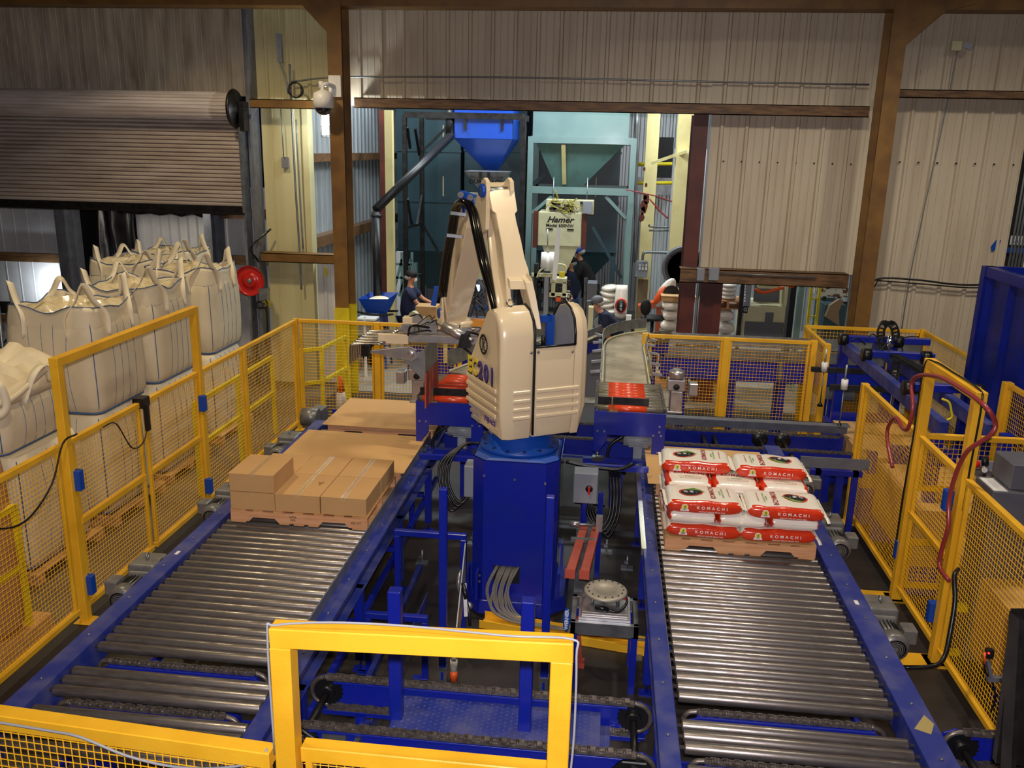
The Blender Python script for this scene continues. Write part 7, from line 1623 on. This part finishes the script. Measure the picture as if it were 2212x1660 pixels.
c0 = Vector(((a + b) / 2, 18.13, zt + (d_ - zt) * 0.42)); MB().ball(c0, 0.125, 0.035, 0.16, 16, 8).build('emblem_ring', RICER, ub); MB().ball(c0 + Vector((0.0, -0.012, 0)), 0.10, 0.035, 0.135, 16, 8).build('emblem_disc', BLACKM, ub)
text('emblem_writing', 'こ\nま\nち', 0.075, face(c0 + Vector((0, -0.055, 0)), (1, 0, 0), (0, 0, 1)), WHITEP, ub, 0.001); text('bag_name', 'KOMACHI', 0.06, face((c0.x, 18.15, zt + 0.12), (1, 0, 0), (0, 0, 1)), RICET, ub, 0.001)
a, b, c_, d_ = PX(1352, 1364, 686, 695, 17.8); tag(MB().box(a, b, 17.85, 17.95, zt, zt + 0.14).build('ear_plug_box', WHITE), 'small white box beside the upright rice bag', 'box')
for i in range(6):
    a, b, c_, d_ = PX(1298 + i, 1322 + i * 0.5, 690 - 12 * i - 12, 690 - 12 * i, 18.6)
    M = (a + b) / 2, 18.7, (c_ + d_) / 2; o = MB().ball(M, (b - a) / 2 + 0.09, 0.25, 0.075, 14, 6, T(*M) @ Matrix.Rotation(0.18 * math.sin(i * 2.1), 4, 'Y') @ T(-M[0] + 0.04 * math.sin(i * 1.7), -M[1], -M[2])).build('folded_bag_stack' if False else 'filled_bag', RICE); tag(o, 'silver white bag in the slumped pile behind the stooping person, ' + ('lowest', 'second lowest', 'third lowest', 'third highest', 'second highest', 'topmost')[i], 'bag', 'bags in the slumped pile behind the stooping person')
a, b, c_, d_ = PX(1296, 1324, 690, 698, 18.4); tag(MB().box(a - 0.1, b + 0.1, 18.4, 19.0, 0, c_ + 0.05).build('low_cabinet', DSTEEL), 'dark low cabinet under the slumped pile of bags', 'cabinet')
# cream columns, panel, switchgear
for (x0_, x1_, Y, lb) in ((1384, 1411, 20.0, 'cream painted steel column with red primer patches, farther left one'), (1450, 1488, 18.6, 'wide cream painted steel column beside the maroon column')):
    o = thing('steel_column', lb, 'column', (at(x0_, 600, Y=Y).x, Y, 0)); a, b = at(x0_, 500, Y=Y).x, at(x1_, 500, Y=Y).x
    ibeam(MB(), a, b, Y, Y + 0.35, 0, 8.5).build('column_shaft', CREAMC, o)
    if x0_ == 1384:
        mb = MB()
        for (px_, py_, s) in ((1392, 445, 0.09), (1397, 430, 0.07), (1386, 470, 0.06), (1393, 425, 0.05), (1396, 400, 0.03), (1392, 365, 0.03), (1389, 455, 0.06)):
            p = at(px_, py_, Y=Y - 0.003); rg = random.Random(px_); pts = [(s * rg.uniform(0.7, 1.2) * math.cos(k * PI / 5), 1.6 * s * rg.uniform(0.7, 1.2) * math.sin(k * PI / 5)) for k in range(10)]
            mb.prism([(p.x + u, p.z + v) for u, v in pts], Y - 0.004, Y - 0.001)
        mb.build('primer_patch', MAROON, o)
        MB().box(a, b - 0.04, Y - 0.02, Y, 0.2, 1.3).build('brown_wrap', mat('brown_board', (120, 98, 70), 0.7), o)
MB().bar(at(1411, 352, Y=19.4), at(1488, 325, Y=18.4), 0.06, 0.1, (0, 1, 0)).build('diagonal_brace', CREAMC, o)
struct('wall_packing_back', PANELG, ribs(MB(), at(1400, 500, Y=21.4).x, 9.0, 0, 4.2, 0.33, 0.1, 0.05, lambda u, d, z: Vector((u, 21.4 - d, z))))
o = thing('breaker_box', 'grey electrical switch panel fixed to the cream column', 'switch panel', (1.0, 19.7, 1))
a, b, c_, d_ = PX(1371, 1400, 566, 599, 19.7); MB().box(a, b, 19.7, 19.95, c_, d_).build('enclosure', GREYP, o, bevel=0.01)
mb = MB()
for k in range(3): mb.box(a + 0.08 + k * 0.07, a + 0.12 + k * 0.07, 19.68, 19.7, c_ + 0.17, c_ + 0.24).box(a + 0.08 + k * 0.07, a + 0.12 + k * 0.07, 19.68, 19.7, d_ - 0.1, d_ - 0.06)
mb.build('breaker_switches', WHITEP, o)
for (pts, r) in (([(1388, 562), (1390, 549), (1400, 545), (1475, 547)], 0.03), ([(1402, 485), (1406, 490), (1445, 491)], 0.02), ([(1402, 498), (1445, 498)], 0.02), ([(1376, 240), (1374, 400), (1372, 565)], 0.035)):
    tag(MB().tube([at(x, y, Y=19.6) for x, y in pts], r, 8).build('conduit', GALVP), {562: 'grey conduit arching right out of the switch panel', 485: 'bent grey conduit between the cream columns, upper one', 498: 'straight grey conduit between the cream columns', 240: 'tall vertical conduit left of the farther cream column'}[pts[0][1]], 'conduit')
tag(MB().tube([at(x, y, Y=19.0) for x, y in ((1352, 410), (1378, 415), (1420, 425), (1482, 446))], 0.014, 6).tube([at(x, y, Y=19.5) for x, y in ((1403, 430), (1425, 455), (1443, 472))], 0.02, 6).build('red_hose', REDHOSE), 'thin red hose strung across the cream columns', 'hose')
for z_, lb in ((355, 'upper yellow pipe between the cream columns'), (396, 'lower yellow pipe between the cream columns')):
    tag(MB().cyl(at(1368, z_, Y=20.8), at(1452, z_ - 1, Y=20.8), 0.04).build('yellow_pipe', YELG), lb, 'pipe')
a, b, c_, d_ = PX(1370, 1452, 385, 420, 21.1); tag(MB().box(a, b, 21.1, 21.4, c_, d_).build('overhead_conveyor', GALV), 'galvanised overhead conveyor side between the cream columns', 'conveyor')
a, b, c_, d_ = PX(1405, 1452, 345, 385, 21.3); tag(MB().box(a, b, 21.16, 21.24, c_, d_ + 0.5).build('dark_recess_panel', BLACKM), 'dark panel behind the yellow pipes', 'panel')
# fan, chair, stacks
fn = thing('drum_fan', 'dark drum fan partly hidden by the maroon column', 'fan', (1.4, 16.6, 0)); p = at(1476, 577, Y=16.4)
MB().lathe([(0.38, -0.12), (0.40, 0.0), (0.38, 0.12), (0.34, 0.12), (0.34, -0.12)], tuple(p), 'y', 32).cyl((p.x, p.y, 0.0), (p.x, p.y, p.z - 0.38), 0.03).build('drum', GREYC, fn)
mb = MB()
for k in range(9): mb.lathe([(0.04 * k + 0.02, -0.13), (0.04 * k + 0.026, -0.135), (0.04 * k + 0.02, -0.14)], tuple(p), 'y', 28)
mb.build('guard', DSTEEL, fn)
ch_ = thing('office_chair', 'black swivel chair with small backrest behind the back fence', 'chair', (1.4, 15.6, 0)); p = at(1395, 664, Y=15.5)
MB().ball(p, 0.10, 0.06, 0.15, 16, 8).build('backrest', BLACKM, ch_); s = at(1410, 689, Y=15.6)
MB().lathe([(0.001, -0.04), (0.2, -0.03), (0.22, 0.0), (0.19, 0.03), (0.001, 0.03)], (s.x, 15.7, s.z), 'z', 22).build('seat', BLACKM, ch_); MB().cyl((s.x, 15.7, 0.1), (s.x, 15.7, s.z), 0.03).build('gas_post', BLACKM, ch_)
MB().tube([(p.x, 15.52, p.z - 0.1), (p.x + 0.02, 15.5, s.z - 0.02), (s.x, 15.7, s.z - 0.04)], 0.02).build('back_bracket', BLACKM, ch_)
for k in range(5): a = k * 2 * PI / 5; MB().bar((s.x, 15.7, 0.12), (s.x + 0.28 * math.cos(a), 15.7 + 0.28 * math.sin(a), 0.05), 0.04, 0.03).ball((s.x + 0.28 * math.cos(a), 15.7 + 0.28 * math.sin(a), 0.03), 0.03).build('caster_leg', BLACKM, ch_)
def bagstack(x0_, x1_, ytop, Y, n, grp, lb, m=RICE, base=0.14):
    a, b, c_, d_ = PX(x0_, x1_, ytop, 720, Y); hh = (d_ - base) / n
    for k in range(n):
        rr = []; zc = base + hh * (k + 0.5); cx = (a + b) / 2 + 0.02 * math.sin(k * 2.3)
        for t in (-1, -0.93, -0.6, 0, 0.6, 0.93, 1):
            e = max(0.12, (1 - abs(t) ** 5) ** 0.5); rr.append([Vector((cx + t * (b - a) / 2, Y + 0.3 + 0.3 * math.copysign(abs(math.cos(u)) ** 0.5, math.cos(u)), zc + hh * 0.47 * e * math.copysign(abs(math.sin(u)) ** 0.6, math.sin(u)))) for u in [2 * PI * i / 16 + 0.01 for i in range(16)]])
        tag(MB().loft(rr, True).build('filled_bag', m), lb + ', ' + (ORD[k] if k < n - 2 else ORD[k - n]).replace(' from the ', ' from '), 'bag', grp)
    return a, b, d_
ORD = ['lowest', 'second lowest', 'third from the bottom', 'fourth from the bottom', 'fifth from the bottom', 'sixth from the bottom', 'second from the top', 'topmost']
a, b, zt = bagstack(1428, 1470, 653, 15.4, 8, 'white bags in the stack beside the swivel chair', 'white bag in the stack beside the swivel chair')
tag(MB().box(a - 0.05, b + 0.05, 15.35, 16.05, 0, 0.13).build('pallet', WOOD), 'wooden pallet under the white bags beside the swivel chair', 'pallet')
bx = thing('flat_carton', 'flat open cardboard tray on top of the white bag stack', 'carton', (a, 15.4, zt)); MB().box(a - 0.02, b + 0.25, 15.4, 16.0, zt, zt + 0.09).build('tray', CARD, bx); MB().box(a - 0.04, b + 0.27, 15.38, 16.02, zt + 0.09, zt + 0.10).build('lid', CARDS, bx)
p = at(1437, 633, Y=15.8); o = thing('rice_bag', 'leaning white and orange rice bag beside the drum fan', 'rice bag', (p.x, 15.8, p.z)); MM = Matrix.Translation(p) @ Matrix.Rotation(0.5, 4, 'Y')
MB().ball((0, 0.02, 0), 0.13, 0.1, 0.30, 14, 8, MM).build('bag_body', RICE, o); MB().ball((-0.06, -0.02, -0.08), 0.07, 0.1, 0.2, 12, 8, MM).build('orange_panel', ORANGE, o); MB().cyl(p + Vector((0.1, -0.12, 0.02)), p + Vector((0.1, -0.14, 0.02)), 0.14, 24).build('black_disc', BLACKM, o)
MB().cyl((p.x, 15.85, 0), (p.x, 15.85, p.z - 0.2), 0.03).build('stand', DSTEEL, o)
a, b, c_, d_ = PX(1380, 1480, 640, 665, 17.5); tag(MB().bar((a, 17.5, c_), (b, 17.5, d_), 0.3, 0.12).box((a + b) / 2 - 0.1, (a + b) / 2, 17.4, 17.5, 0, (c_ + d_) / 2).build('incline_conveyor', mat('rust_orange', (176, 78, 44), 0.5)), 'rusty orange inclined conveyor behind the swivel chair', 'conveyor')
a, b, zt = bagstack(1552, 1590, 672, 15.3, 6, 'white sacks standing behind the maroon columns', 'white sack in the stack right of the maroon columns')
tag(MB().box(a - 0.05, b + 0.05, 15.3, 15.95, 0, 0.13).build('pallet', WOOD), 'wooden pallet under the white sacks right of the maroon columns', 'pallet')
o = thing('pallet', 'open wooden pallet stacked on top of the white sacks', 'pallet', (a, 15.3, zt)); MB().box(a - 0.1, b + 0.12, 15.3, 15.9, zt + 0.02, zt + 0.04).box(a - 0.1, b + 0.12, 15.3, 15.9, zt + 0.15, zt + 0.17).build('deck', WOOD, o); MB().box(a - 0.1, a - 0.06, 15.3, 15.9, zt + 0.04, zt + 0.15).box(b + 0.08, b + 0.12, 15.3, 15.9, zt + 0.04, zt + 0.15).box(a + 0.1, a + 0.14, 15.3, 15.9, zt + 0.04, zt + 0.15).build('stringer', WOOD2, o)
for k in range(4): tag(MB().ball(((a + b) / 2, 15.6, zt + 0.21 + k * 0.07), (b - a) / 2 + 0.02, 0.28, 0.045, 16, 6).build('folded_sack', RICE), 'white folded sack on the open pallet, ' + ('lowest', 'second lowest', 'second highest', 'topmost')[k] + ' of the short pile', 'sack', 'folded sacks on the open pallet')
# palletiser machine under the hanging panel
m_ = thing('palletiser_machine', 'cream machine with smoked window under the hanging beige panel', 'machine', (2.4, 15.5, 0)); Y = 15.2
for (x0_, x1_, y0_, y1_, YY, d, mm, nm) in ((1602, 1698, 664, 735, Y, 0.9, CREAMD, 'base_cabinet'), (1606, 1694, 698, 735, Y - 0.03, 0.03, GREYC, 'front_grille'), (1606, 1626, 600, 664, Y, 0.8, GREYP, 'left_upright'), (1692, 1706, 600, 664, Y, 0.8, CREAMD, 'right_upright'), (1626, 1692, 600, 664, Y + 0.5, 0.04, GREYC, 'smoked_window'), (1638, 1688, 598, 624, Y + 0.1, 0.2, CREAMD, 'drive_head'), (1652, 1672, 676, 698, Y - 0.02, 0.03, GREYC, 'opening')):
    a, b, c_, d_ = PX(x0_, x1_, y0_, y1_, YY); MB().box(a, b, YY, YY + d, max(0, c_), d_).build(nm, mm, m_, bevel=0.008)
a, b, c_, d_ = PX(1604, 1616, 662, 677, Y - 0.02); MB().box(a, b, Y - 0.02, Y, c_, d_).build('black_badge', INK, m_); text('badge_writing', 'G', 0.09, face(((a + b) / 2, Y - 0.022, (c_ + d_) / 2), (1, 0, 0), (0, 0, 1)), WHITEP, m_, 0.001)
mb = MB()
for k in range(7): p = at(1609, 612 + k * 6.5, Y=Y - 0.01); mb.cyl((p.x, Y - 0.02, p.z), (p.x, Y, p.z), 0.016, 8)
mb.build('button_row', WHITEP, m_)
MB().box(at(1598, 650, Y=14.9).x, at(1606, 650, Y=14.9).x, 14.9, 15.0, 0, 2.3).build('dark_post', DSTEEL, m_)
MB().tube([at(x, y, Y=15.3) for x, y in ((1630, 625), (1650, 632), (1690, 622), (1715, 618))], 0.03, 6).build('orange_hose', ORANGE, m_)
tag(MB().box(at(1724, 650, Y=15.6).x, at(1735, 650, Y=15.6).x, 15.6, 15.7, 0, 3).build('teal_post', TEAL), 'teal steel post between the cream machine and yellow ladder', 'post')
tag(MB().box(at(1706, 650, Y=16).x, at(1718, 650, Y=16).x, 16, 16.3, 0, 3).build('dark_cabinet', BLACKM), 'tall black cabinet behind the teal post', 'cabinet')
ld = thing('yellow_ladder', 'bright yellow caged ladder behind the fence corner', 'ladder', (3.2, 14.9, 0))
xa, xb = at(1750, 650, Y=14.9).x, at(1762, 650, Y=14.9).x
MB().box(xa - 0.02, xa + 0.02, 14.88, 14.94, 0, 2.35).build('stile', YELG, ld); MB().box(xb + 0.03, xb + 0.07, 14.88, 14.94, 0, 2.35).build('stile', YELG, ld)
for k in range(7): MB().cyl((xa, 14.91, 0.3 + k * 0.3), (xb + 0.05, 14.91, 0.3 + k * 0.3), 0.013).build('rung', YELG, ld)
g = thing('seed_cleaner', 'dark teal machine with canvas chute behind the ladder', 'machine', (3.7, 15.6, 0)); a, b, c_, d_ = PX(1776, 1830, 660, 720, 15.4)
MB().box(a, b, 15.4, 16.2, 0, d_).build('body', TEALD, g, bevel=0.01); MB().prism([(a + 0.05, d_), (a + 0.2, d_ + 0.12), (b - 0.1, d_ + 0.1), (b - 0.15, d_ - 0.1), (a + 0.25, d_ - 0.35), (a, d_ - 0.2)], 15.3, 15.4).build('canvas_chute', mat('canvas', (140, 116, 88), 0.8), g)
a, b, c_, d_ = PX(1768, 1834, 614, 640, 15.9); MB().box(a, b, 15.9, 16.3, c_, d_).build('rusty_hood', mat('chipped_white_paint', (206, 202, 188), 0.5, rgb2=(96, 60, 40), scale=14, amount=1.0, lo=0.52, hi=0.56), g)
MB().box(a + 0.1, a + 0.15, 15.95, 16.0, 0.8, c_).box(b - 0.15, b - 0.1, 15.95, 16.0, 0.8, c_).box(b - 0.3, b, 15.85, 15.9, c_ - 0.2, c_ - 0.08).build('hood_stand', DSTEEL, g)
# left of centre: shelf, cartons
o = thing('waste_carton', 'dark red and brown open carton with plastic behind the left column', 'carton', (-5, 15, 0)); a, b, c_, d_ = PX(686, 735, 667, 700, 15.2)
MB().box(a, b, 15.2, 15.7, 0.55, d_).build('box', mat('brown_red_board', (112, 58, 40), 0.7), o); MB().bar((a, 15.7, d_), (a + 0.1, 15.72, d_ + 0.32), 0.3, 0.01).build('open_flap', CARD, o); MB().ball(((a + b) / 2, 15.45, d_ + 0.05), 0.2, 0.2, 0.12).build('plastic_wrap', LINER, o)
tag(MB().box(a - 0.4, b + 0.15, 15.1, 16.1, 0.5, 0.55).box(a - 0.35, a - 0.3, 15.15, 15.2, 0, 0.5).box(b + 0.05, b + 0.1, 15.15, 15.2, 0, 0.5).build('work_bench', DSTEEL), 'dark steel bench beside the side wall behind the back fence', 'bench')
a, b, c_, d_ = PX(770, 810, 690, 694, 15.0); tag(MB().box(a, b, 15.0, 15.3, d_ - 0.03, d_).box(a + 0.1, a + 0.14, 15.1, 15.14, 0.0, d_).build('clip_folder', WHITE), 'white folder with red edge lying beside the wheelbarrow', 'folder')
for i, (x0_, x1_, y0_, y1_, Y, m, lb) in enumerate(((836, 846, 238, 640, 17.6, CREAMC, 'slim cream steel post left of the black frame'), (856, 870, 545, 640, 19.5, WHITE, 'stack of white rolled sheet behind the left person'), (888, 900, 570, 660, 19.8, TEAL, 'teal scaffold post behind the left person'), (826, 836, 238, 700, 18.6, MAROON, 'dark maroon post in the corner of the packing room'))):
    a, b, c_, d_ = PX(x0_, x1_, y0_, y1_, Y); tag(MB().box(a, b, Y, Y + 0.15, 0, max(d_, 1.5)).build('steel_post', m), lb, 'post')
sc_ = thing('scaffold_tower', 'teal scaffold steps behind the left person', 'scaffold', (-4, 19, 0))
for (x1, y1, x2, y2) in ((846, 650, 868, 560), (862, 640, 888, 560), (846, 600, 890, 600), (846, 570, 890, 572), (868, 545, 868, 700), (890, 545, 890, 700), (848, 545, 848, 700)):
    MB().bar(at(x1, y1, Y=19.0), at(x2, y2, Y=19.0), 0.05, 0.05, (0, 1, 0)).build('scaffold_tube', TEAL, sc_)
# ================================================================ right side: sheet feeder, container, cabinets
sf = thing('sheet_feeder', 'blue gantry sheet feeder with cable chain above cardboard stacks', 'sheet feeder', (3.8, 10, 0))
A = at(1822, 742, Y=11.9); B = at(2052, 925, Y=8.5)
for dx in (0.0, 0.42):
    a = A + Vector((dx, 0, -0.02)); b = Vector((a.x + 0.0, 8.2, a.z))
    MB().bar(a, b, 0.09, 0.14).build('long_rail', BLUD, sf, bevel=0.004)
gz_ = A.z; gx = A.x
for y in (11.85,):
    for x in (gx, gx + 0.62): MB().box(x - 0.06, x + 0.06, y - 0.05, y + 0.05, 0, gz_).build('post', BLU, sf)
for x in (gx, gx + 0.62): MB().box(x - 0.05, x + 0.05, 8.25, 8.35, 0, gz_ - 0.07).build('post', BLU, sf)
for y, x0_, x1_ in ((11.75, gx - 0.05, gx + 1.05), (10.85, gx - 0.0, gx + 0.8), (9.3, gx + 0.0, gx + 0.75)):
    MB().box(x0_, x1_, y - 0.05, y + 0.05, gz_ + 0.06, gz_ + 0.14).build('cross_bar', BLU, sf, bevel=0.004)
    for x in (x0_ - 0.02, x0_ + 0.68): MB().lathe([(0.02, -0.05), (0.08, -0.05), (0.08, 0.05), (0.02, 0.05)], (x, y - 0.08, gz_ + 0.1), 'x', 18).build('carriage_wheel', BLACK, sf)
for y, z in ((11.4, gz_ - 0.25), (10.4, gz_ - 0.22)):
    MB().box(gx - 0.5, gx + 0.9, y - 0.03, y + 0.03, z - 0.04, z + 0.02).build('suction_bar', BLACKM, sf)
    for x in (gx - 0.35, gx + 0.55):
        MB().cyl((x, y - 0.05, z), (x, y - 0.05, z + 0.28), 0.012).cyl((x, y - 0.05, z - 0.45), (x, y - 0.05, z), 0.008).build('plunger_rod', GALV, sf); MB().cyl((x, y - 0.05, z - 0.02), (x, y - 0.05, z + 0.10), 0.04, 14).build('white_bushing', WHITE, sf); MB().lathe([(0.012, 0.05), (0.04, 0.0)], (x, y - 0.05, z - 0.49), 'z', 12).build('suction_cup', BLACK, sf)
MB().cyl((gx + 0.4, 11.3, gz_ - 0.3), (gx + 0.4, 11.3, gz_ + 0.25), 0.025).build('guide_rod', BRIGHT, sf)
def cable_chain(pts, parent, w=0.075):
    fine = []
    P_ = [Vector(p) for p in pts]; Q = [P_[0] * 2 - P_[1]] + P_ + [P_[-1] * 2 - P_[-2]]
    for i in range(1, len(Q) - 2):
        L = (Q[i + 1] - Q[i]).length; n = max(2, int(L / 0.045))
        for k in range(n):
            t = k / n; a, b, c_, d_ = Q[i - 1], Q[i], Q[i + 1], Q[i + 2]; fine.append(0.5 * ((2 * b) + (c_ - a) * t + (2 * a - 5 * b + 4 * c_ - d_) * t * t + (3 * b - a - 3 * c_ + d_) * t ** 3))
    mb = MB()
    for a, b in zip(fine, fine[1:]):
        d = (b - a).normalized(); x = Vector((1, 0, 0)) if abs(d.x) < 0.8 else Vector((0, 1, 0)); x = (x - d * d.dot(x)).normalized(); m = (a + b) / 2
        for s in (-1, 1): mb.bar(a + x * s * w / 2 - d * 0.004, b + x * s * w / 2 + d * 0.004, 0.014, 0.05, d.cross(x))
        mb.bar(m - x * w / 2, m + x * w / 2, 0.018, 0.045, d.cross(x))
    mb.build('cable_chain', BLACKM, parent)
cable_chain([at(1905, 745, Y=11.2), at(1903, 715, Y=11.2), at(1912, 698, Y=11.2), at(1926, 700, Y=11.1), at(1934, 715, Y=11.1), at(1935, 738, Y=11.1)], sf)
cable_chain([at(1905, 745, Y=11.2), at(1915, 762, Y=11.0), at(1945, 775, Y=10.6), at(1985, 798, Y=10.0), at(2010, 815, Y=9.6)], sf)
cable_chain([at(1938, 775, Y=10.2), at(1932, 810, Y=10.2), at(1935, 840, Y=10.1), at(1955, 860, Y=9.8), at(1990, 885, Y=9.4)], sf)
mb = MB()
for pts in ([(1890, 740), (1905, 728), (1930, 735), (1948, 750), (1950, 780)], [(1870, 735), (1885, 722), (1900, 735)], [(1900, 760), (1920, 740), (1960, 728), (1985, 728)], [(1840, 738), (1850, 730), (1870, 745)]): mb.tube([at(x, y, Y=10.9) for x, y in pts], 0.008, 5)
mb.build('thin_cables', BLACK, sf)
MB().tube([at(x, y, Y=8.6) for x, y in ((2035, 862), (2050, 870), (2055, 890), (2056, 902), (2045, 908))], 0.012, 6).tube([at(x, y, Y=8.4) for x, y in ((1900, 868), (1985, 868), (1990, 850))][1:], 0.01, 6).build('yellow_cable', YELG, sf, split=True)
# card tray and stacks
MB().box(2.9, 2.95, 10.5, 11.2, 0.55, 0.85).box(3.0, 3.9, 11.2, 11.26, 0.55, 0.9).box(3.25, 3.95, 9.55, 9.61, 0.75, 1.02).box(3.0, 3.1, 9.5, 9.56, 0.7, 0.95).build('tray_plate', BLU, sf, split=True)
def cstack(lb, x0_, x1_, y0_, y1_, z0_, z1_, grp):
    o = thing('cardboard_stack', lb, 'cardboard stack', ((x0_ + x1_) / 2, (y0_ + y1_) / 2, z0_))
    MB().box(x0_, x1_, y0_, y1_, z0_, z1_).build('sheets', CARD, o); MB().box(x0_, x1_, y0_, y1_, z1_, z1_ + 0.004).build('top_sheet', CARDS, o)
    if z0_ > 0.1: MB().box(x0_, x1_, y0_, y0_ + 0.1, 0, z0_).box(x0_, x1_, y1_ - 0.1, y1_, 0, z0_).build('support', BLU, o, split=True)
    return o
cstack('brown cardboard stack under the blue feeder rails, farther one', 3.0, 4.1, 9.7, 11.1, 0.45, 0.82, '')
cstack('brown cardboard stack seen through the right gateway mesh', 2.98 + 0.08, 4.2, 8.05, 9.35, 0.30, 0.88, '')
cstack('brown cardboard stack behind the cut out fence window', 3.2, 4.2, 6.3, 7.7, 0.12, 0.78, '')
# blue container
ct = thing('blue_container', 'tall dark blue corrugated container at the right edge', 'container', (6, 9, 0))
CX = at(2130, 575, Y=11.4).x; CZ = at(2130, 575, Y=11.4).z
mb = MB(); prof = [(4.0, 0)]; y = 4.0
while y < 11.2: prof += [(y + 0.1, 0), (y + 0.16, 0.05), (y + 0.42, 0.05), (y + 0.48, 0)]; y += 0.62
prof += [(11.4, 0)]; n = len(prof)
vs = [Vector((CX + d, yy, 0.12)) for yy, d in prof] + [Vector((CX + d, yy, CZ - 0.12)) for yy, d in prof]
mb.add(vs, [(i, i + 1, n + i + 1, n + i) for i in range(n - 1)]).box(CX + 0.06, CX + 0.08, 4.0, 11.4, 0.1, CZ).build('corrugated_side', BLUC, ct)
MB().box(CX - 0.02, CX + 0.1, 4.0, 11.42, CZ - 0.12, CZ).box(CX - 0.02, CX + 0.1, 4.0, 11.42, 0, 0.14).build('side_rail', BLUC, ct); MB().box(CX - 0.03, CX + 0.09, 11.33, 11.45, 0, CZ).build('corner_post', BLUC, ct)
MB().box(CX, CX + 2.4, 11.36, 11.42, 0.1, CZ).build('end_wall', BLUC, ct); MB().box(CX + 2.3, CX + 2.4, 4.0, 11.4, 0.1, CZ).build('far_side', BLUC, ct); MB().box(CX, CX + 2.4, 4.0, 11.4, 0.0, 0.1).build('container_floor', BLUC, ct)
# shelf sign seen past the wall end
o = thing('store_shelf', 'dark shelving with small white sign beyond the end of the wall', 'shelf', (6.9, 16, 0)); p = at(2203, 521, Y=15.5)
MB().box(6.62, 9.0, 15.6, 16.4, 0, 6.5).build('rack', BLACKM, o); MB().box(p.x - 0.12, p.x + 0.4, 15.55, 15.58, p.z - 0.07, p.z + 0.08).build('sign_board', WHITE, o); MB().box(p.x - 0.2, p.x + 0.6, 15.5, 15.6, p.z - 0.2, p.z - 0.12).build('blue_rail', BLUM, o)
text('sign_mark', 'A', 0.1, face((p.x - 0.04, 15.545, p.z), (1, 0, 0), (0, 0, 1)), BLUM, o, 0.002, shear=0.3)
# air preparation unit in the fence window
ap = thing('air_regulator', 'air filter regulator with pressure gauge in the fence window', 'regulator', (3.3, 7.9, 0.8))
def U(x, y, Y=7.85): return at(x, y, Y=Y)
a, b = U(2100, 1020), U(2170, 1024); MB().bar(a, b, 0.05, 0.05).build('manifold', ALU, ap); MB().cyl(U(2108, 1008), U(2108, 998), 0.035).build('red_knob', RED, ap); MB().cyl(U(2128, 1006), U(2128, 990), 0.03).build('black_knob', BLACK, ap)
for x, y0_, y1_ in ((2120, 1022, 1048), (2150, 1026, 1046)): MB().cyl(U(x, y0_), U(x, y1_), 0.04, 16).build('bowl', DSTEEL, ap)
g = U(2127, 1016, 7.78); MB().cyl((g.x, g.y, g.z), (g.x, g.y + 0.03, g.z), 0.032, 20).build('gauge', BRIGHT, ap); MB().cyl((g.x, g.y - 0.002, g.z), (g.x, g.y, g.z), 0.026, 20).build('gauge_face', WHITE, ap)
MB().tube([U(2160, 1018), U(2175, 1005), U(2195, 1012)], 0.012).tube([U(2150, 1022), U(2170, 1035), U(2195, 1022)], 0.01).build('hoses', BLACK, ap)
a = U(2095, 1000, 7.9); MB().box(a.x, a.x + 0.55, 7.9, 7.92, a.z - 0.1, a.z + 0.02).build('mount_plate', GREYP, ap)
o = tag(MB().box(4.25, 4.35, 6.3, 7.7, 0.0, 1.0).build('feeder_base', BLU), 'blue steel plate behind the cut out fence window', 'frame')
# grey cabinets at the right edge, near
p = at(2146, 1062, Y=6.9); q = at(2170, 1010, Y=7.2)
gc = thing('control_cabinet', 'dark grey control cabinet cut off by the right edge', 'cabinet', (p.x + 0.4, 6.8, 0))
MB().box(p.x, p.x + 0.9, 6.9, 7.25, 0, p.z).build('lower_cabinet', GREYC, gc, bevel=0.01); MB().box(p.x + 0.14, p.x + 1.0, 6.95, 7.3, p.z, p.z + 0.22).build('upper_cabinet', GREYC, gc, bevel=0.01)
MB().box(p.x + 0.005, p.x + 0.115, 6.91, 7.2, p.z, p.z + 0.004).build('pale_top', WHITE, gc)
# photo eye on a bracket
pe = thing('photo_sensor', 'small sensor with red light on a grey bracket at lower right', 'sensor', (2.75, 4.7, 0))
def V(x, y, Y=5.0): return at(x, y, Y=Y)
MB().bar(V(2212, 1470), V(2132, 1466), 0.035, 0.03).bar(V(2140, 1462), V(2134, 1430), 0.035, 0.02).build('bracket', GREYC, pe); MB().cbox(V(2137, 1412), 0.045, 0.04, 0.06).build('sensor_body', BLACK, pe, bevel=0.004); MB().ball(V(2136, 1412, 4.97), 0.006).build('red_light', mat('red_led', (255, 30, 20), 0.5, emit=6), pe); MB().cyl(V(2128, 1410), V(2127, 1432), 0.009).build('orange_plug', ORANGE, pe)
MB().tube([V(2127, 1432), V(2128, 1450), V(2145, 1480), V(2150, 1510), V(2140, 1540)], 0.006).build('sensor_cable', BLACK, pe)

a, b = at(2196, 1330, Y=3.6), at(2176, 1690, Y=3.5)
tag(MB().bar(a, b, 0.02, 0.10, (0, 1, 0)).prism([(a.x, a.z), (a.x + 0.6, a.z + 0.05), (b.x + 0.6, b.z), (b.x, b.z)], 3.62, 3.66).build('stair_stringer', DSTEEL), 'dark steel stair side plate at the bottom of the right edge', 'stair')
